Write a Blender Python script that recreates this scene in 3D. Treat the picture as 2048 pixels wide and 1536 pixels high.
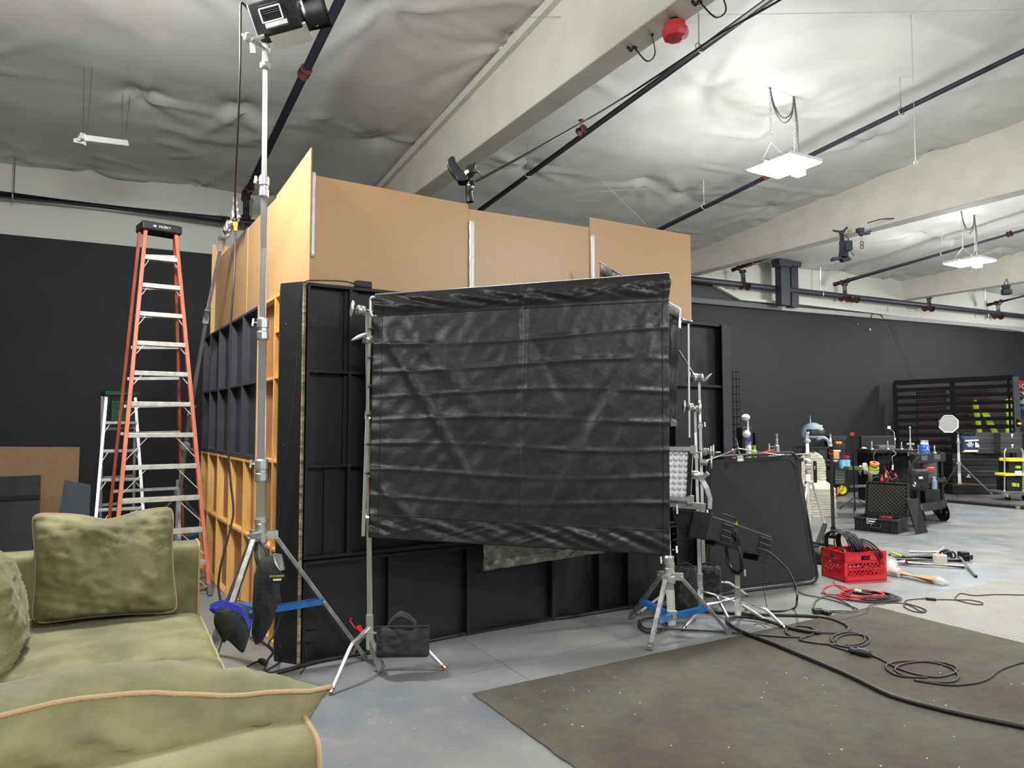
import bpy, math, random
import numpy as np
from mathutils import Vector, Matrix, noise
V = Vector
random.seed(7)
for o in list(bpy.data.objects): bpy.data.objects.remove(o)
S = bpy.context.scene
COL = S.collection
EYE = 1.54; FPX = 1420.0; PITCH = math.radians(3.18)
# ---------------------------------------------------------------- camera
cam_d = bpy.data.cameras.new('camera'); cam = bpy.data.objects.new('camera', cam_d); COL.objects.link(cam)
cam.location = (0, 0, EYE); cam.rotation_euler = (math.radians(90) + PITCH, 0, 0)
cam_d.sensor_width = 36; cam_d.sensor_fit = 'HORIZONTAL'; cam_d.lens = FPX / 2048 * 36
cam_d.clip_start = 0.05; cam_d.clip_end = 200
S.camera = cam
# ---------------------------------------------------------------- colour management, world
S.view_settings.view_transform = 'Standard'; S.view_settings.look = 'None'
S.view_settings.gamma = 1; S.view_settings.use_curve_mapping = False
S.view_settings.exposure = 0.5
w = bpy.data.worlds.new('world'); S.world = w; w.use_nodes = True
w.node_tree.nodes['Background'].inputs[0].default_value = (0.55, 0.58, 0.62, 1)
w.node_tree.nodes['Background'].inputs[1].default_value = 0.05
# ---------------------------------------------------------------- room frame (plan coordinates)
W0 = V((4.94, 14.74)); WD = V((0.899, 0.438)); WN = V((0.438, -0.899))   # back wall line, its direction, normal into the room
D1 = V((-0.495, 0.869)); D2 = V((0.869, 0.495))
def room(u, L, z=0.0):
    p = W0 + WD * u + WN * L
    return V((p.x, p.y, z))
def L_of(x, y): return (V((x, y)) - W0).dot(WN)
def u_of(x, y): return (V((x, y)) - W0).dot(WD)
CZ0, CSL = 4.95, 0.079
def ceil_z(x, y): return CZ0 + CSL * L_of(x, y)
def ray(px, py):
    u = (px - 1024) / FPX; v = (768 - py) / FPX
    return V((u, math.cos(PITCH) - v * math.sin(PITCH), math.sin(PITCH) + v * math.cos(PITCH)))
def at(px, py, Y):
    if py == 0: py = 900      # only the plan position is wanted: take it near floor height
    d = ray(px, py); t = Y / d.y
    return V((d.x * t, Y, EYE + d.z * t))
def gp(px, py, z=0.0):
    d = ray(px, py); t = (z - EYE) / d.z
    return V((d.x * t, d.y * t, z))
def cp(px, py, off=0.0):
    d = ray(px, py)
    # EYE + t dz = CZ0 + CSL*((t dx,t dy)-W0).WN - off
    k = CSL * (d.x * WN.x + d.y * WN.y); c = CZ0 - CSL * W0.dot(WN) - off
    t = (c - EYE) / (d.z - k)
    return V((d.x * t, d.y * t, EYE + d.z * t))
def wp(px, py, off=0.0):
    d = ray(px, py)
    t = (off + W0.dot(WN)) / (d.x * WN.x + d.y * WN.y)
    return V((d.x * t, d.y * t, EYE + d.z * t))
# ---------------------------------------------------------------- ceiling lamps: panel lights of the hall, plus added fill points
GRID = [((-2.4 if i == 0 and j == 0 else -2.5) + i * 5.6 + (0.0 if i < 2 else -0.75) + j * 3.3, (4.1 if i == 0 and j == 0 else 4.5) + i * 3.45 + (0.0 if i < 2 else .8) - j * 5.7) for i in (-1, 0, 1, 2, 3) for j in (0, 1, 2)]
LAMP_DOWN, LAMP_FILL = 135.0, 165.0
def lamp_and_fill_lights(x, y, z, k=1.0):
    for up in (0, 1, 2):
        ld = bpy.data.lights.new('high_bay_and_fill', 'AREA' if not up else 'POINT')
        ld.color = (0.97, 0.985, 1.0)
        if not up:
            ld.energy = LAMP_DOWN * k * (.6 if x < -2 and y > 3 else 1); ld.shape = 'RECTANGLE'; ld.size = 0.6; ld.size_y = 0.35
        else:
            ld.energy = (LAMP_FILL if up == 1 else 15.0) * k * (1.35 if x < -2 and y > 3 else 1); ld.shadow_soft_size = 0.3  # added points: lower one brightens soffits and ceiling, upper one fills panel shadows
        lo = bpy.data.objects.new('high_bay_and_fill', ld); COL.objects.link(lo)
        lo.location = (x, y, z - (0.06, 0.33, -0.25)[up])
for gx, gy in GRID:
    L = L_of(gx, gy)
    if L < 1.2 or L > 21 or abs(u_of(gx, gy)) > 16.5: continue
    lamp_and_fill_lights(gx, gy, min(4.5, ceil_z(gx, gy) - 0.9))

# ================================================================ materials
def lin(c):
    def f(x):
        x /= 255.0
        return x / 12.92 if x <= 0.04045 else ((x + 0.055) / 1.055) ** 2.4
    return (f(c[0]), f(c[1]), f(c[2]), 1)
MATS = {}
def mat(name, c, rough=0.5, metal=0.0, c2=None, ns=8.0, bump=0.0, bs=60.0, sheen=0.0, spec=None, stretch=None, emit=None, es=1.0, trans=0.0, alpha=1.0, detail=4.0, lo=0.35, hi=0.65, coat=0.0, rvar=0.0, coord='Object'):
    if name in MATS: return MATS[name]
    m = bpy.data.materials.new(name); m.use_nodes = True; MATS[name] = m
    nt = m.node_tree; b = nt.nodes['Principled BSDF']
    b.inputs['Base Color'].default_value = lin(c)
    b.inputs['Roughness'].default_value = rough; b.inputs['Metallic'].default_value = metal
    if spec is not None: b.inputs['Specular IOR Level'].default_value = spec
    if sheen: b.inputs['Sheen Weight'].default_value = sheen; b.inputs['Sheen Roughness'].default_value = 0.4
    if coat: b.inputs['Coat Weight'].default_value = coat; b.inputs['Coat Roughness'].default_value = 0.25
    if trans: b.inputs['Transmission Weight'].default_value = trans
    if alpha < 1: b.inputs['Alpha'].default_value = alpha
    if emit: b.inputs['Emission Color'].default_value = lin(emit); b.inputs['Emission Strength'].default_value = es
    tc = None
    if c2 or bump or rvar:
        tc = nt.nodes.new('ShaderNodeTexCoord'); mp = nt.nodes.new('ShaderNodeMapping')
        nt.links.new(tc.outputs[coord], mp.inputs[0])
        if stretch: mp.inputs['Scale'].default_value = stretch
    if c2 or rvar:
        n = nt.nodes.new('ShaderNodeTexNoise'); n.inputs['Scale'].default_value = ns; n.inputs['Detail'].default_value = detail
        n.inputs['Roughness'].default_value = 0.6
        nt.links.new(mp.outputs[0], n.inputs[0])
        if c2:
            r = nt.nodes.new('ShaderNodeValToRGB'); nt.links.new(n.outputs[0], r.inputs[0])
            r.color_ramp.elements[0].position = lo; r.color_ramp.elements[1].position = hi
            r.color_ramp.elements[0].color = lin(c); r.color_ramp.elements[1].color = lin(c2)
            nt.links.new(r.outputs[0], b.inputs['Base Color'])
        if rvar:
            mr = nt.nodes.new('ShaderNodeMapRange'); nt.links.new(n.outputs[0], mr.inputs[0])
            mr.inputs[1].default_value = .3; mr.inputs[2].default_value = .7
            mr.inputs[3].default_value = rough - rvar; mr.inputs[4].default_value = rough + rvar
            nt.links.new(mr.outputs[0], b.inputs['Roughness'])
    if bump:
        n2 = nt.nodes.new('ShaderNodeTexNoise'); n2.inputs['Scale'].default_value = bs; n2.inputs['Detail'].default_value = 3
        nt.links.new(mp.outputs[0], n2.inputs[0])
        bn = nt.nodes.new('ShaderNodeBump'); bn.inputs['Strength'].default_value = bump; bn.inputs['Distance'].default_value = 0.01
        nt.links.new(n2.outputs[0], bn.inputs['Height']); nt.links.new(bn.outputs[0], b.inputs['Normal'])
    return m

M_white = mat('wall_paint_grey', (198, 196, 188), 0.85, bump=0.1, bs=30)
M_mdf = mat('fibreboard', (188, 150, 104), 0.36, c2=(180, 142, 96), ns=90, bump=0.06, bs=300, detail=6, rvar=0.06)
M_mdfd = mat('fibreboard_back', (150, 116, 78), 0.6, c2=(142, 108, 70), ns=60)
M_blackp = mat('black_paint', (27, 28, 27), 0.5, spec=.35, c2=(21, 22, 21), ns=5, bump=0.12, bs=120, rvar=0.08)
M_greyp = mat('charcoal_paint', (58, 60, 65), 0.6, spec=.35, c2=(46, 48, 52), ns=6, bump=0.1, bs=100)
M_pine = mat('pine', (224, 180, 110), 0.5, c2=(206, 156, 86), ns=3, stretch=(8, 8, 1.2), bump=0.1, bs=60, detail=8)
M_lauan = mat('plywood_skin', (176, 122, 72), 0.6, c2=(150, 98, 54), ns=3, stretch=(10, 10, 1.0), detail=8)
M_raw = mat('raw_edge', (176, 158, 128), 0.7, c2=(80, 74, 66), ns=14, stretch=(1, 1, 3))
M_chrome = mat('chrome', (222, 222, 218), 0.3, 0.9)
M_steel = mat('brushed_steel', (196, 196, 192), 0.38, 0.85, rvar=0.08, ns=12)
M_alu = mat('aluminium', (196, 197, 196), 0.45, 0.85, c2=(170, 171, 170), ns=14)
M_zinc = mat('worn_zinc', (168, 168, 164), 0.4, 0.9, c2=(130, 130, 126), ns=30, stretch=(1, 1, .4))
M_pipe = mat('pipe_black', (46, 50, 60), 0.45, c2=(38, 42, 50), ns=6)
M_redfit = mat('fitting_red', (96, 44, 36), 0.55, c2=(70, 36, 32), ns=30)
M_blkmet = mat('black_metal', (22, 23, 23), 0.42, 0.2, rvar=0.1, ns=10)
M_blkpl = mat('black_plastic', (18, 18, 19), 0.5, bump=0.1, bs=150)
M_gryp = mat('grey_plastic', (92, 94, 94), 0.5)
M_rub = mat('black_rubber', (22, 20, 19), 0.5, c2=(32, 29, 27), ns=20)
M_cable = mat('cable_black', (30, 28, 27), 0.5)
M_redc = mat('cable_red', (200, 40, 52), 0.45)
M_blue = mat('blue_paint', (24, 98, 158), 0.4, c2=(20, 82, 142), ns=12)
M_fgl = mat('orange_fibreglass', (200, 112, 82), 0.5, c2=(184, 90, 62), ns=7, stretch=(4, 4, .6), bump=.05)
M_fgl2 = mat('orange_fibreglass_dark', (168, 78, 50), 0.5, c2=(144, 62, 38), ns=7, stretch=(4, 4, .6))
M_step = mat('ladder_step', (206, 202, 190), 0.45, 0.35, c2=(176, 172, 160), ns=18)
M_nylon = mat('black_nylon', (29, 29, 28), 0.38, c2=(27, 27, 26), ns=4, bump=0.25, bs=22, sheen=0.05, spec=.4)
M_nylon2 = mat('black_canvas', (20, 21, 20), 0.75, c2=(30, 31, 30), ns=9, bump=0.4, bs=40, sheen=0.05)
M_silver = mat('silver_cloth', (150, 148, 142), 0.38, 0.45, c2=(110, 108, 102), ns=9, bump=0.6, bs=14)
M_green = mat('green_velvet', (88, 86, 50), 0.75, c2=(126, 122, 82), ns=3.2, sheen=0.12, bump=0.45, bs=14, detail=5, lo=0.38, hi=0.66)
M_pipng = mat('tan_piping', (158, 130, 96), 0.8, bump=0.3, bs=200)
M_card = mat('cardboard', (150, 120, 88), 0.85, c2=(140, 110, 78), ns=20)
M_dkblue = mat('slate_board', (52, 60, 70), 0.6)
M_tape = mat('silver_tape', (206, 208, 208), 0.35, 0.2, bump=0.3, bs=30)
M_redpl = mat('red_plastic', (214, 32, 46), 0.38, spec=0.5)
M_redtip = mat('red_tip', (196, 52, 38), 0.5)
M_grnpl = mat('green_plastic', (18, 74, 52), 0.5, c2=(14, 60, 42), ns=10)
M_bagg = mat('grey_green_canvas', (46, 52, 48), 0.75, c2=(36, 41, 38), ns=6, bump=0.3, bs=40)
M_strap = mat('blue_strap', (56, 60, 190), 0.6)
M_whpl = mat('white_plastic', (225, 225, 220), 0.4)
M_cream = mat('cream_cloth', (206, 200, 182), 0.85, c2=(190, 184, 166), ns=6)
M_yel = mat('yellow_plastic', (240, 222, 40), 0.45)
M_lime = mat('lime_plastic', (158, 196, 30), 0.5)
M_maroon = mat('maroon_panel', (60, 28, 32), 0.6, c2=(50, 24, 28), ns=5)
M_slat = mat('dark_slat', (14, 15, 14), 0.7, spec=.08)
M_case = mat('grey_case', (52, 54, 52), 0.45, bump=.05)
M_orange = mat('orange_plastic', (236, 128, 44), 0.45)
M_foam = mat('grey_foam', (60, 60, 55), .9, spec=.1)
M_red2 = mat('red_paint', (170, 40, 40), 0.45)
M_kraft = mat('kraft_tube', (206, 140, 90), 0.65)
M_clear = mat('clear_film', (225, 222, 214), 0.25, bump=.6, bs=25, alpha=0.55)
M_bluep = mat('blue_plastic', (50, 104, 190), 0.4)
M_skyp = mat('light_blue_plastic', (130, 190, 216), 0.4)
M_brass = mat('brass', (190, 150, 70), 0.35, 0.9)
M_yelw = mat('yellow_green_tag', (206, 222, 40), 0.5)

# ================================================================ geometry helpers
def frame_from(d, up=V((0, 0, 1))):
    d = d.normalized()
    if abs(d.dot(up)) > 0.97: up = V((0, 1, 0)) if abs(d.y) < 0.9 else V((1, 0, 0))
    x = d.cross(up).normalized(); y = x.cross(d).normalized()
    return x, y, d
def spl(pts, sub=6, closed=False):
    P = [V(p) for p in pts]; n = len(P); out = []
    rng = range(n if closed else n - 1)
    for i in rng:
        if closed: a, b, c, d = P[(i - 1) % n], P[i], P[(i + 1) % n], P[(i + 2) % n]
        else: a, b, c, d = P[max(i - 1, 0)], P[i], P[i + 1], P[min(i + 2, n - 1)]
        for k in range(sub):
            t = k / sub
            out.append(0.5 * ((2 * b) + (c - a) * t + (2 * a - 5 * b + 4 * c - d) * t * t + (3 * b - a - 3 * c + d) * t ** 3))
    if not closed: out.append(P[-1])
    return out
class MB:
    def __init__(s): s.v = []; s.f = []; s.sm = []
    def add(s, vs, fs, sm=False):
        o = len(s.v); s.v += [V(p) for p in vs]
        for f in fs: s.f.append([i + o for i in f]); s.sm.append(sm)
        return s
    def box(s, c, size, ax=None):
        c = V(c); hx, hy, hz = size[0] / 2, size[1] / 2, size[2] / 2
        if ax is None: X, Y, Z = V((1, 0, 0)), V((0, 1, 0)), V((0, 0, 1))
        else: X, Y, Z = ax
        vs = [c + X * (a * hx) + Y * (b * hy) + Z * (d * hz) for d in (-1, 1) for a, b in ((-1, -1), (1, -1), (1, 1), (-1, 1))]
        return s.add(vs, [(3, 2, 1, 0), (4, 5, 6, 7), (0, 1, 5, 4), (1, 2, 6, 5), (2, 3, 7, 6), (3, 0, 4, 7)])
    def bar(s, p0, p1, w, h, up=V((0, 0, 1))):
        p0, p1 = V(p0), V(p1); d = p1 - p0; x, y, z = frame_from(d, V(up))
        return s.box((p0 + p1) / 2, (w, h, d.length), (x, y, z))
    def tube(s, pts, r, n=8, closed=False, flat=False):
        P = [V(p) for p in pts]; m = len(P)
        R = r if isinstance(r, (list, tuple)) else [r] * m
        T = []
        for i in range(m):
            a = P[(i - 1) % m] if (closed or i > 0) else P[0]; b = P[(i + 1) % m] if (closed or i < m - 1) else P[-1]
            t = (b - a); T.append(t.normalized() if t.length > 1e-9 else V((0, 0, 1)))
        x, y, _ = frame_from(T[0]); vs = []
        for i in range(m):
            if i:
                x = (x - T[i] * x.dot(T[i]))
                x = x.normalized() if x.length > 1e-6 else frame_from(T[i])[0]
                y = T[i].cross(x).normalized()
            for k in range(n):
                a = 2 * math.pi * k / n
                vs.append(P[i] + (x * math.cos(a) + y * math.sin(a)) * R[i])
        fs = []
        for i in range(m if closed else m - 1):
            j = (i + 1) % m
            for k in range(n):
                k2 = (k + 1) % n
                fs.append((i * n + k, i * n + k2, j * n + k2, j * n + k))
        s.add(vs, fs, not flat)
        if not closed:
            s.add(vs[:n], [tuple(range(n))[::-1]]); s.add(vs[-n:], [tuple(range(n))])
        return s
    def cyl(s, p0, p1, r, n=14, r2=None):
        return s.tube([p0, p1], [r, r if r2 is None else r2], n)
    def lathe(s, base, axis, prof, n=20, smooth=True):
        base = V(base); x, y, z = frame_from(V(axis)); vs = []; m = len(prof)
        for r, h in prof:
            for k in range(n):
                a = 2 * math.pi * k / n
                vs.append(base + z * h + (x * math.cos(a) + y * math.sin(a)) * max(r, 1e-4))
        for i in range(m - 1):      # separate rings keep the profile edges crisp
            s.add(vs[i * n:(i + 2) * n], [(k, (k + 1) % n, n + (k + 1) % n, n + k) for k in range(n)], smooth)
        s.add(vs[:n], [tuple(range(n))[::-1]]); s.add(vs[-n:], [tuple(range(n))])
        return s
    def ball(s, c, r, n=12, ax=None, sc=(1, 1, 1)):
        c = V(c); X, Y, Z = ax or (V((1, 0, 0)), V((0, 1, 0)), V((0, 0, 1))); vs = []; m = n // 2
        for i in range(m + 1):
            ph = math.pi * i / m
            for k in range(n):
                a = 2 * math.pi * k / n
                vs.append(c + (X * (math.sin(ph) * math.cos(a) * sc[0]) + Y * (math.sin(ph) * math.sin(a) * sc[1]) + Z * (math.cos(ph) * sc[2])) * r)
        return s.add(vs, [(i * n + k, (i + 1) * n + k, (i + 1) * n + (k + 1) % n, i * n + (k + 1) % n) for i in range(m) for k in range(n)], True)
    def prism(s, poly, vec, smooth=False):
        P = [V(p) for p in poly]; n = len(P); vec = V(vec)
        vs = P + [p + vec for p in P]
        return s.add(vs, [tuple(range(n))[::-1], tuple(range(n, 2 * n))] + [(i, (i + 1) % n, n + (i + 1) % n, n + i) for i in range(n)], smooth)
    def grid(s, fn, nu, nv, closed_u=False, smooth=True):
        vs = [V(fn(i / nu, j / nv)) for j in range(nv + 1) for i in range(nu + 1)]
        w_ = nu + 1
        return s.add(vs, [(j * w_ + i, j * w_ + i + 1, (j + 1) * w_ + i + 1, (j + 1) * w_ + i) for j in range(nv) for i in range(nu)], smooth)
    def torus(s, c, axis, R, r, n=28, m=8, sc=1.0):
        x, y, z = frame_from(V(axis)); c = V(c)
        return s.tube([c + (x * math.cos(2 * math.pi * k / n) + y * math.sin(2 * math.pi * k / n) * sc) * R for k in range(n)], r, m, closed=True)
    def build(s, name, m, parent=None, bevel=0.0, solid=0.0, **kw):
        off = wloc(parent) if parent else V((0, 0, 0))
        me = bpy.data.meshes.new(name)
        me.from_pydata([tuple(p - off) for p in s.v], [], s.f)
        me.polygons.foreach_set('use_smooth', s.sm); me.materials.append(m); me.update()
        o = bpy.data.objects.new(name, me); COL.objects.link(o)
        if parent: o.parent = parent
        if bevel:
            b = o.modifiers.new('bevel', 'BEVEL'); b.width = bevel; b.segments = 2; b.limit_method = 'ANGLE'; b.angle_limit = math.radians(40)
        if solid:
            b = o.modifiers.new('solid', 'SOLIDIFY'); b.thickness = solid; b.offset = 0
        for k, v in kw.items(): o[k] = v
        return o
def wloc(o):
    p = V((0, 0, 0))
    while o: p += o.location; o = o.parent
    return p
def thing(name, label, cat, loc, group=None):
    o = bpy.data.objects.new(name, None); COL.objects.link(o); o.location = V(loc); o.empty_display_size = .1
    o['label'] = label; o['category'] = cat
    if group: o['group'] = group
    return o
def tag(o, label, cat, group=None, kind=None):
    if label: o['label'] = label
    if cat: o['category'] = cat
    if group: o['group'] = group
    if kind: o['kind'] = kind
    return o
def recenter(o):
    """move a single-mesh thing's origin to its bottom centre"""
    me = o.data; n = len(me.vertices); a = np.empty(n * 3); me.vertices.foreach_get('co', a); a = a.reshape(-1, 3)
    c = np.array([(a[:, 0].min() + a[:, 0].max()) / 2, (a[:, 1].min() + a[:, 1].max()) / 2, a[:, 2].min()])
    me.vertices.foreach_set('co', (a - c).ravel()); o.location = V(o.location) + V(c); me.update(); return o
def solo(mb, name, m, label, cat, group=None, **kw):
    o = mb.build(name, m, None, **kw); tag(o, label, cat, group); return recenter(o)
def copy_tree(o, parent=None):
    c = o.copy(); COL.objects.link(c)
    if parent: c.parent = parent
    for ch in list(o.children): copy_tree(ch, c)
    return c
def text(s, name, size, loc, X, Y, m, parent, ext=0.0008, align='CENTER', bold=0.0):
    cu = bpy.data.curves.new(name, 'FONT'); cu.body = s; cu.size = size; cu.extrude = ext; cu.offset = bold
    cu.align_x = align; cu.align_y = 'CENTER'; cu.resolution_u = 3
    tmp = bpy.data.objects.new(name, cu); COL.objects.link(tmp)
    dg = bpy.context.evaluated_depsgraph_get(); me = bpy.data.meshes.new_from_object(tmp.evaluated_get(dg))
    bpy.data.objects.remove(tmp)
    o = bpy.data.objects.new(name, me); COL.objects.link(o); me.materials.clear(); me.materials.append(m)
    X = V(X).normalized(); Z = X.cross(V(Y)).normalized(); Yv = Z.cross(X)
    off = wloc(parent) if parent else V((0, 0, 0))
    R = Matrix((X, Yv, Z)).transposed()
    for v in me.vertices: v.co = R @ v.co + V(loc) - off
    if parent: o.parent = parent
    return o
# ================================================================ SETTING
# floor
def floor_material():
    m = bpy.data.materials.new('painted_concrete'); m.use_nodes = True; nt = m.node_tree; b = nt.nodes['Principled BSDF']
    tc = nt.nodes.new('ShaderNodeTexCoord')
    def noise_(sc, det=5, ro=.6):
        n = nt.nodes.new('ShaderNodeTexNoise'); n.inputs['Scale'].default_value = sc; n.inputs['Detail'].default_value = det; n.inputs['Roughness'].default_value = ro
        nt.links.new(tc.outputs['Object'], n.inputs[0]); return n
    def ramp(n, p0, c0, p1, c1):
        r = nt.nodes.new('ShaderNodeValToRGB'); nt.links.new(n.outputs[0], r.inputs[0])
        r.color_ramp.elements[0].position = p0; r.color_ramp.elements[1].position = p1
        r.color_ramp.elements[0].color = c0; r.color_ramp.elements[1].color = c1; return r
    a = ramp(noise_(0.55), .35, lin((112, 115, 120)), .65, lin((132, 131, 125)))
    d = ramp(noise_(5, 8, .7), .55, (0, 0, 0, 1), .8, (1, 1, 1, 1))
    mx = nt.nodes.new('ShaderNodeMixRGB'); nt.links.new(d.outputs[0], mx.inputs[0]); nt.links.new(a.outputs[0], mx.inputs[1]); mx.inputs[2].default_value = lin((150, 148, 138))
    sp = ramp(noise_(46, 2, .5), .735, (0, 0, 0, 1), .755, (1, 1, 1, 1))
    mx2 = nt.nodes.new('ShaderNodeMixRGB'); nt.links.new(sp.outputs[0], mx2.inputs[0]); nt.links.new(mx.outputs[0], mx2.inputs[1]); mx2.inputs[2].default_value = lin((205, 205, 200))
    nt.links.new(mx2.outputs[0], b.inputs['Base Color'])
    rr = nt.nodes.new('ShaderNodeMapRange'); nt.links.new(noise_(2.2).outputs[0], rr.inputs[0]); rr.inputs[1].default_value = .3; rr.inputs[2].default_value = .7; rr.inputs[3].default_value = .28; rr.inputs[4].default_value = .5
    nt.links.new(rr.outputs[0], b.inputs['Roughness'])
    bn = nt.nodes.new('ShaderNodeBump'); bn.inputs['Strength'].default_value = .12; bn.inputs['Distance'].default_value = .01
    nt.links.new(noise_(9).outputs[0], bn.inputs['Height']); nt.links.new(bn.outputs[0], b.inputs['Normal'])
    return m
UL, UR, LF = -17.6, 18.5, 22.0
fl = MB(); fl.prism([room(UL, -.3), room(UR, -.3), room(UR, LF), room(UL, LF)], (0, 0, -0.2))
o = fl.build('floor', floor_material()); o['kind'] = 'structure'
# saw-cut joints in the slab: shallow dark strips set in the floor
jt = MB()
for a, b_ in (((905, 1265), (1045, 1352)), ((1045, 1352), (1180, 1440))):
    p, q = gp(*a), gp(*b_); jt.bar(p, q, .006, .002)
p, q = gp(870, 1362), gp(1320, 1262); jt.bar(p, q, .005, .002)
o = jt.build('trim_1', mat('joint', (96, 98, 98), .8)); o['kind'] = 'structure'
# back wall: lower part painted black, upper part light grey
bw = MB(); bw.prism([room(UL, 0), room(UR, 0), room(UR, -.25), room(UL, -.25)], (0, 0, 4.0)); o = bw.build('wall_back', mat('wall_black', (36, 36, 38), .6, spec=.25, c2=(31, 32, 34), ns=1.2, bump=.12, bs=20)); o['kind'] = 'structure'
bw = MB(); bw.prism([room(UL, 0, 4.0), room(UR, 0, 4.0), room(UR, -.25, 4.0), room(UL, -.25, 4.0)], (0, 0, 1.1)); o = bw.build('wall_back_upper', M_white); o['kind'] = 'structure'
# extra black-painted patch above the line, right of the set
pl = [wp(1330, 560, .02), wp(1425, 566, .02), wp(1478, 598, .02), wp(1560, 607, .02), wp(1790, 632, .02), wp(1560, 618, .02), wp(1330, 598, .02)]
mb = MB(); mb.prism(pl, (WN.x * -.02, WN.y * -.02, 0)); o = mb.build('trim_2', mat('wall_black2', (38, 39, 42), .62)); o['kind'] = 'structure'
mb = MB(); mb.bar(wp(1330, 596, .06), wp(1560, 617, .06), .12, .1); o = mb.build('trim_3', mat('ledge_grey', (84, 86, 88), .6)); o['kind'] = 'structure'
mb = MB(); mb.bar(wp(1560, 617, .06), wp(2200, 672, .06), .12, .09); o = mb.build('trim_4', mat('ledge_white', (150, 150, 146), .6)); o['kind'] = 'structure'
mb = MB(); mb.bar(wp(1428, 570, .06), wp(1478, 598, .06), .1, .05); mb.bar(wp(1478, 598, .06), wp(1560, 606, .06), .1, .06); mb.bar(wp(1592, 606, .06), wp(2045, 661, .06), .1, .06)
o = mb.build('trim_5', M_white); o['kind'] = 'structure'
# other walls
for nm, a, b_ in (('wall_left', (UL, LF), (UL, 0)), ('wall_right', (UR, 0), (UR, LF)), ('wall_front', (UR, LF), (UL, LF))):
    mb = MB(); p, q = room(*a), room(*b_); n = (q - p).cross(V((0, 0, 1))).normalized() * .2
    mb.prism([p, q, q + n * -1, p + n * -1] if nm == 'x' else [p, q, q - n, p - n], (0, 0, 7.2)); o = mb.build(nm, mat('hall_wall', (120, 120, 118), .8)); o['kind'] = 'structure'
# ceiling: insulation sheet pinned in rows, sagging and creased
us = np.concatenate([np.arange(UL, -15, .2), np.arange(-15, 13, .065), np.arange(13, UR + .2, .2)])
Ls = np.concatenate([np.arange(0, 11.5, .065), np.arange(11.5, LF + .4, .25)])
Ug, Lg = np.meshgrid(us, Ls); Z = CZ0 + CSL * Lg
rng = np.random.default_rng(4)
def vnoise(U, Lq, s, seed):
    r = np.random.default_rng(seed); G = r.random((400, 400)) * 2 - 1
    x = (U + 60) * s; y = (Lq + 20) * s; xi = np.floor(x).astype(int); yi = np.floor(y).astype(int); fx = x - xi; fy = y - yi
    fx = fx * fx * (3 - 2 * fx); fy = fy * fy * (3 - 2 * fy); xi %= 399; yi %= 399
    return (G[yi, xi] * (1 - fx) + G[yi, xi + 1] * fx) * (1 - fy) + (G[yi + 1, xi] * (1 - fx) + G[yi + 1, xi + 1] * fx) * fy
Z -= 0.035 * np.abs(np.sin(np.pi * Lg / 2.4)) * (1 + .5 * vnoise(Ug, Lg, .6, 1))
Z += 0.012 * vnoise(Ug * .5, Lg * 1.6, 1.2, 2) + .006 * vnoise(Ug * 1.2 + Lg, Lg * 3, 1.3, 8)
rid = vnoise(Ug * 0.7 + Lg * .5, Lg * 2.2 - Ug * .25, 1.1, 3); Z -= 0.028 * np.exp(-(rid / .09) ** 2) * (vnoise(Ug, Lg, .5, 5) > .1)
pins = []
for r_ in range(0, 6):
    Lc = r_ * 2.4 + .05
    for k in range(-13, 12):
        pins.append((k * 1.35 + rng.uniform(-.35, .35) + (.6 if r_ % 2 else 0), Lc + rng.uniform(-.1, .1)))
for pu, pL in pins:
    if not (-15 < pu < 13): continue
    i0, i1 = np.searchsorted(us, pu - 1.3), np.searchsorted(us, pu + 1.3); j0, j1 = np.searchsorted(Ls, pL - 1.3), np.searchsorted(Ls, pL + 1.3)
    du = Ug[j0:j1, i0:i1] - pu; dl = Lg[j0:j1, i0:i1] - pL; r = np.hypot(du, dl) + 1e-6; th = np.arctan2(dl, du)
    z = 0.09 * np.exp(-(r / .2) ** 2)
    for q in range(rng.integers(6, 10)):
        a = rng.uniform(-np.pi, np.pi); rl = rng.uniform(.25, .7); da = np.angle(np.exp(1j * (th - a)))
        z -= .06 * np.exp(-(r * da / (.035 + .05 * r)) ** 2) * (np.abs(da) < 1) * np.exp(-r / rl) * np.minimum(1, r / .1)
    Z[j0:j1, i0:i1] += z
X_ = W0.x + WD.x * Ug + WN.x * Lg; Y_ = W0.y + WD.y * Ug + WN.y * Lg
co = np.stack([X_, Y_, Z], -1).reshape(-1, 3); nj, ni = Ug.shape
idx = np.arange(nj * ni).reshape(nj, ni); fa = np.stack([idx[:-1, :-1], idx[1:, :-1], idx[1:, 1:], idx[:-1, 1:]], -1).reshape(-1, 4)
me = bpy.data.meshes.new('ceiling'); me.vertices.add(len(co)); me.vertices.foreach_set('co', co.ravel())
me.loops.add(fa.size); me.polygons.add(len(fa)); me.polygons.foreach_set('loop_start', np.arange(0, fa.size, 4)); me.polygons.foreach_set('loop_total', np.full(len(fa), 4)); me.loops.foreach_set('vertex_index', fa.ravel())
me.update(); me.validate(); me.polygons.foreach_set('use_smooth', [True] * len(fa))
M_ceil = mat('insulation_sheet', (204, 203, 197), .6, c2=(192, 191, 185), ns=1.5, bump=.15, bs=5, detail=6)
me.materials.append(M_ceil); o = bpy.data.objects.new('ceiling', me); COL.objects.link(o); o['kind'] = 'structure'
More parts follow.
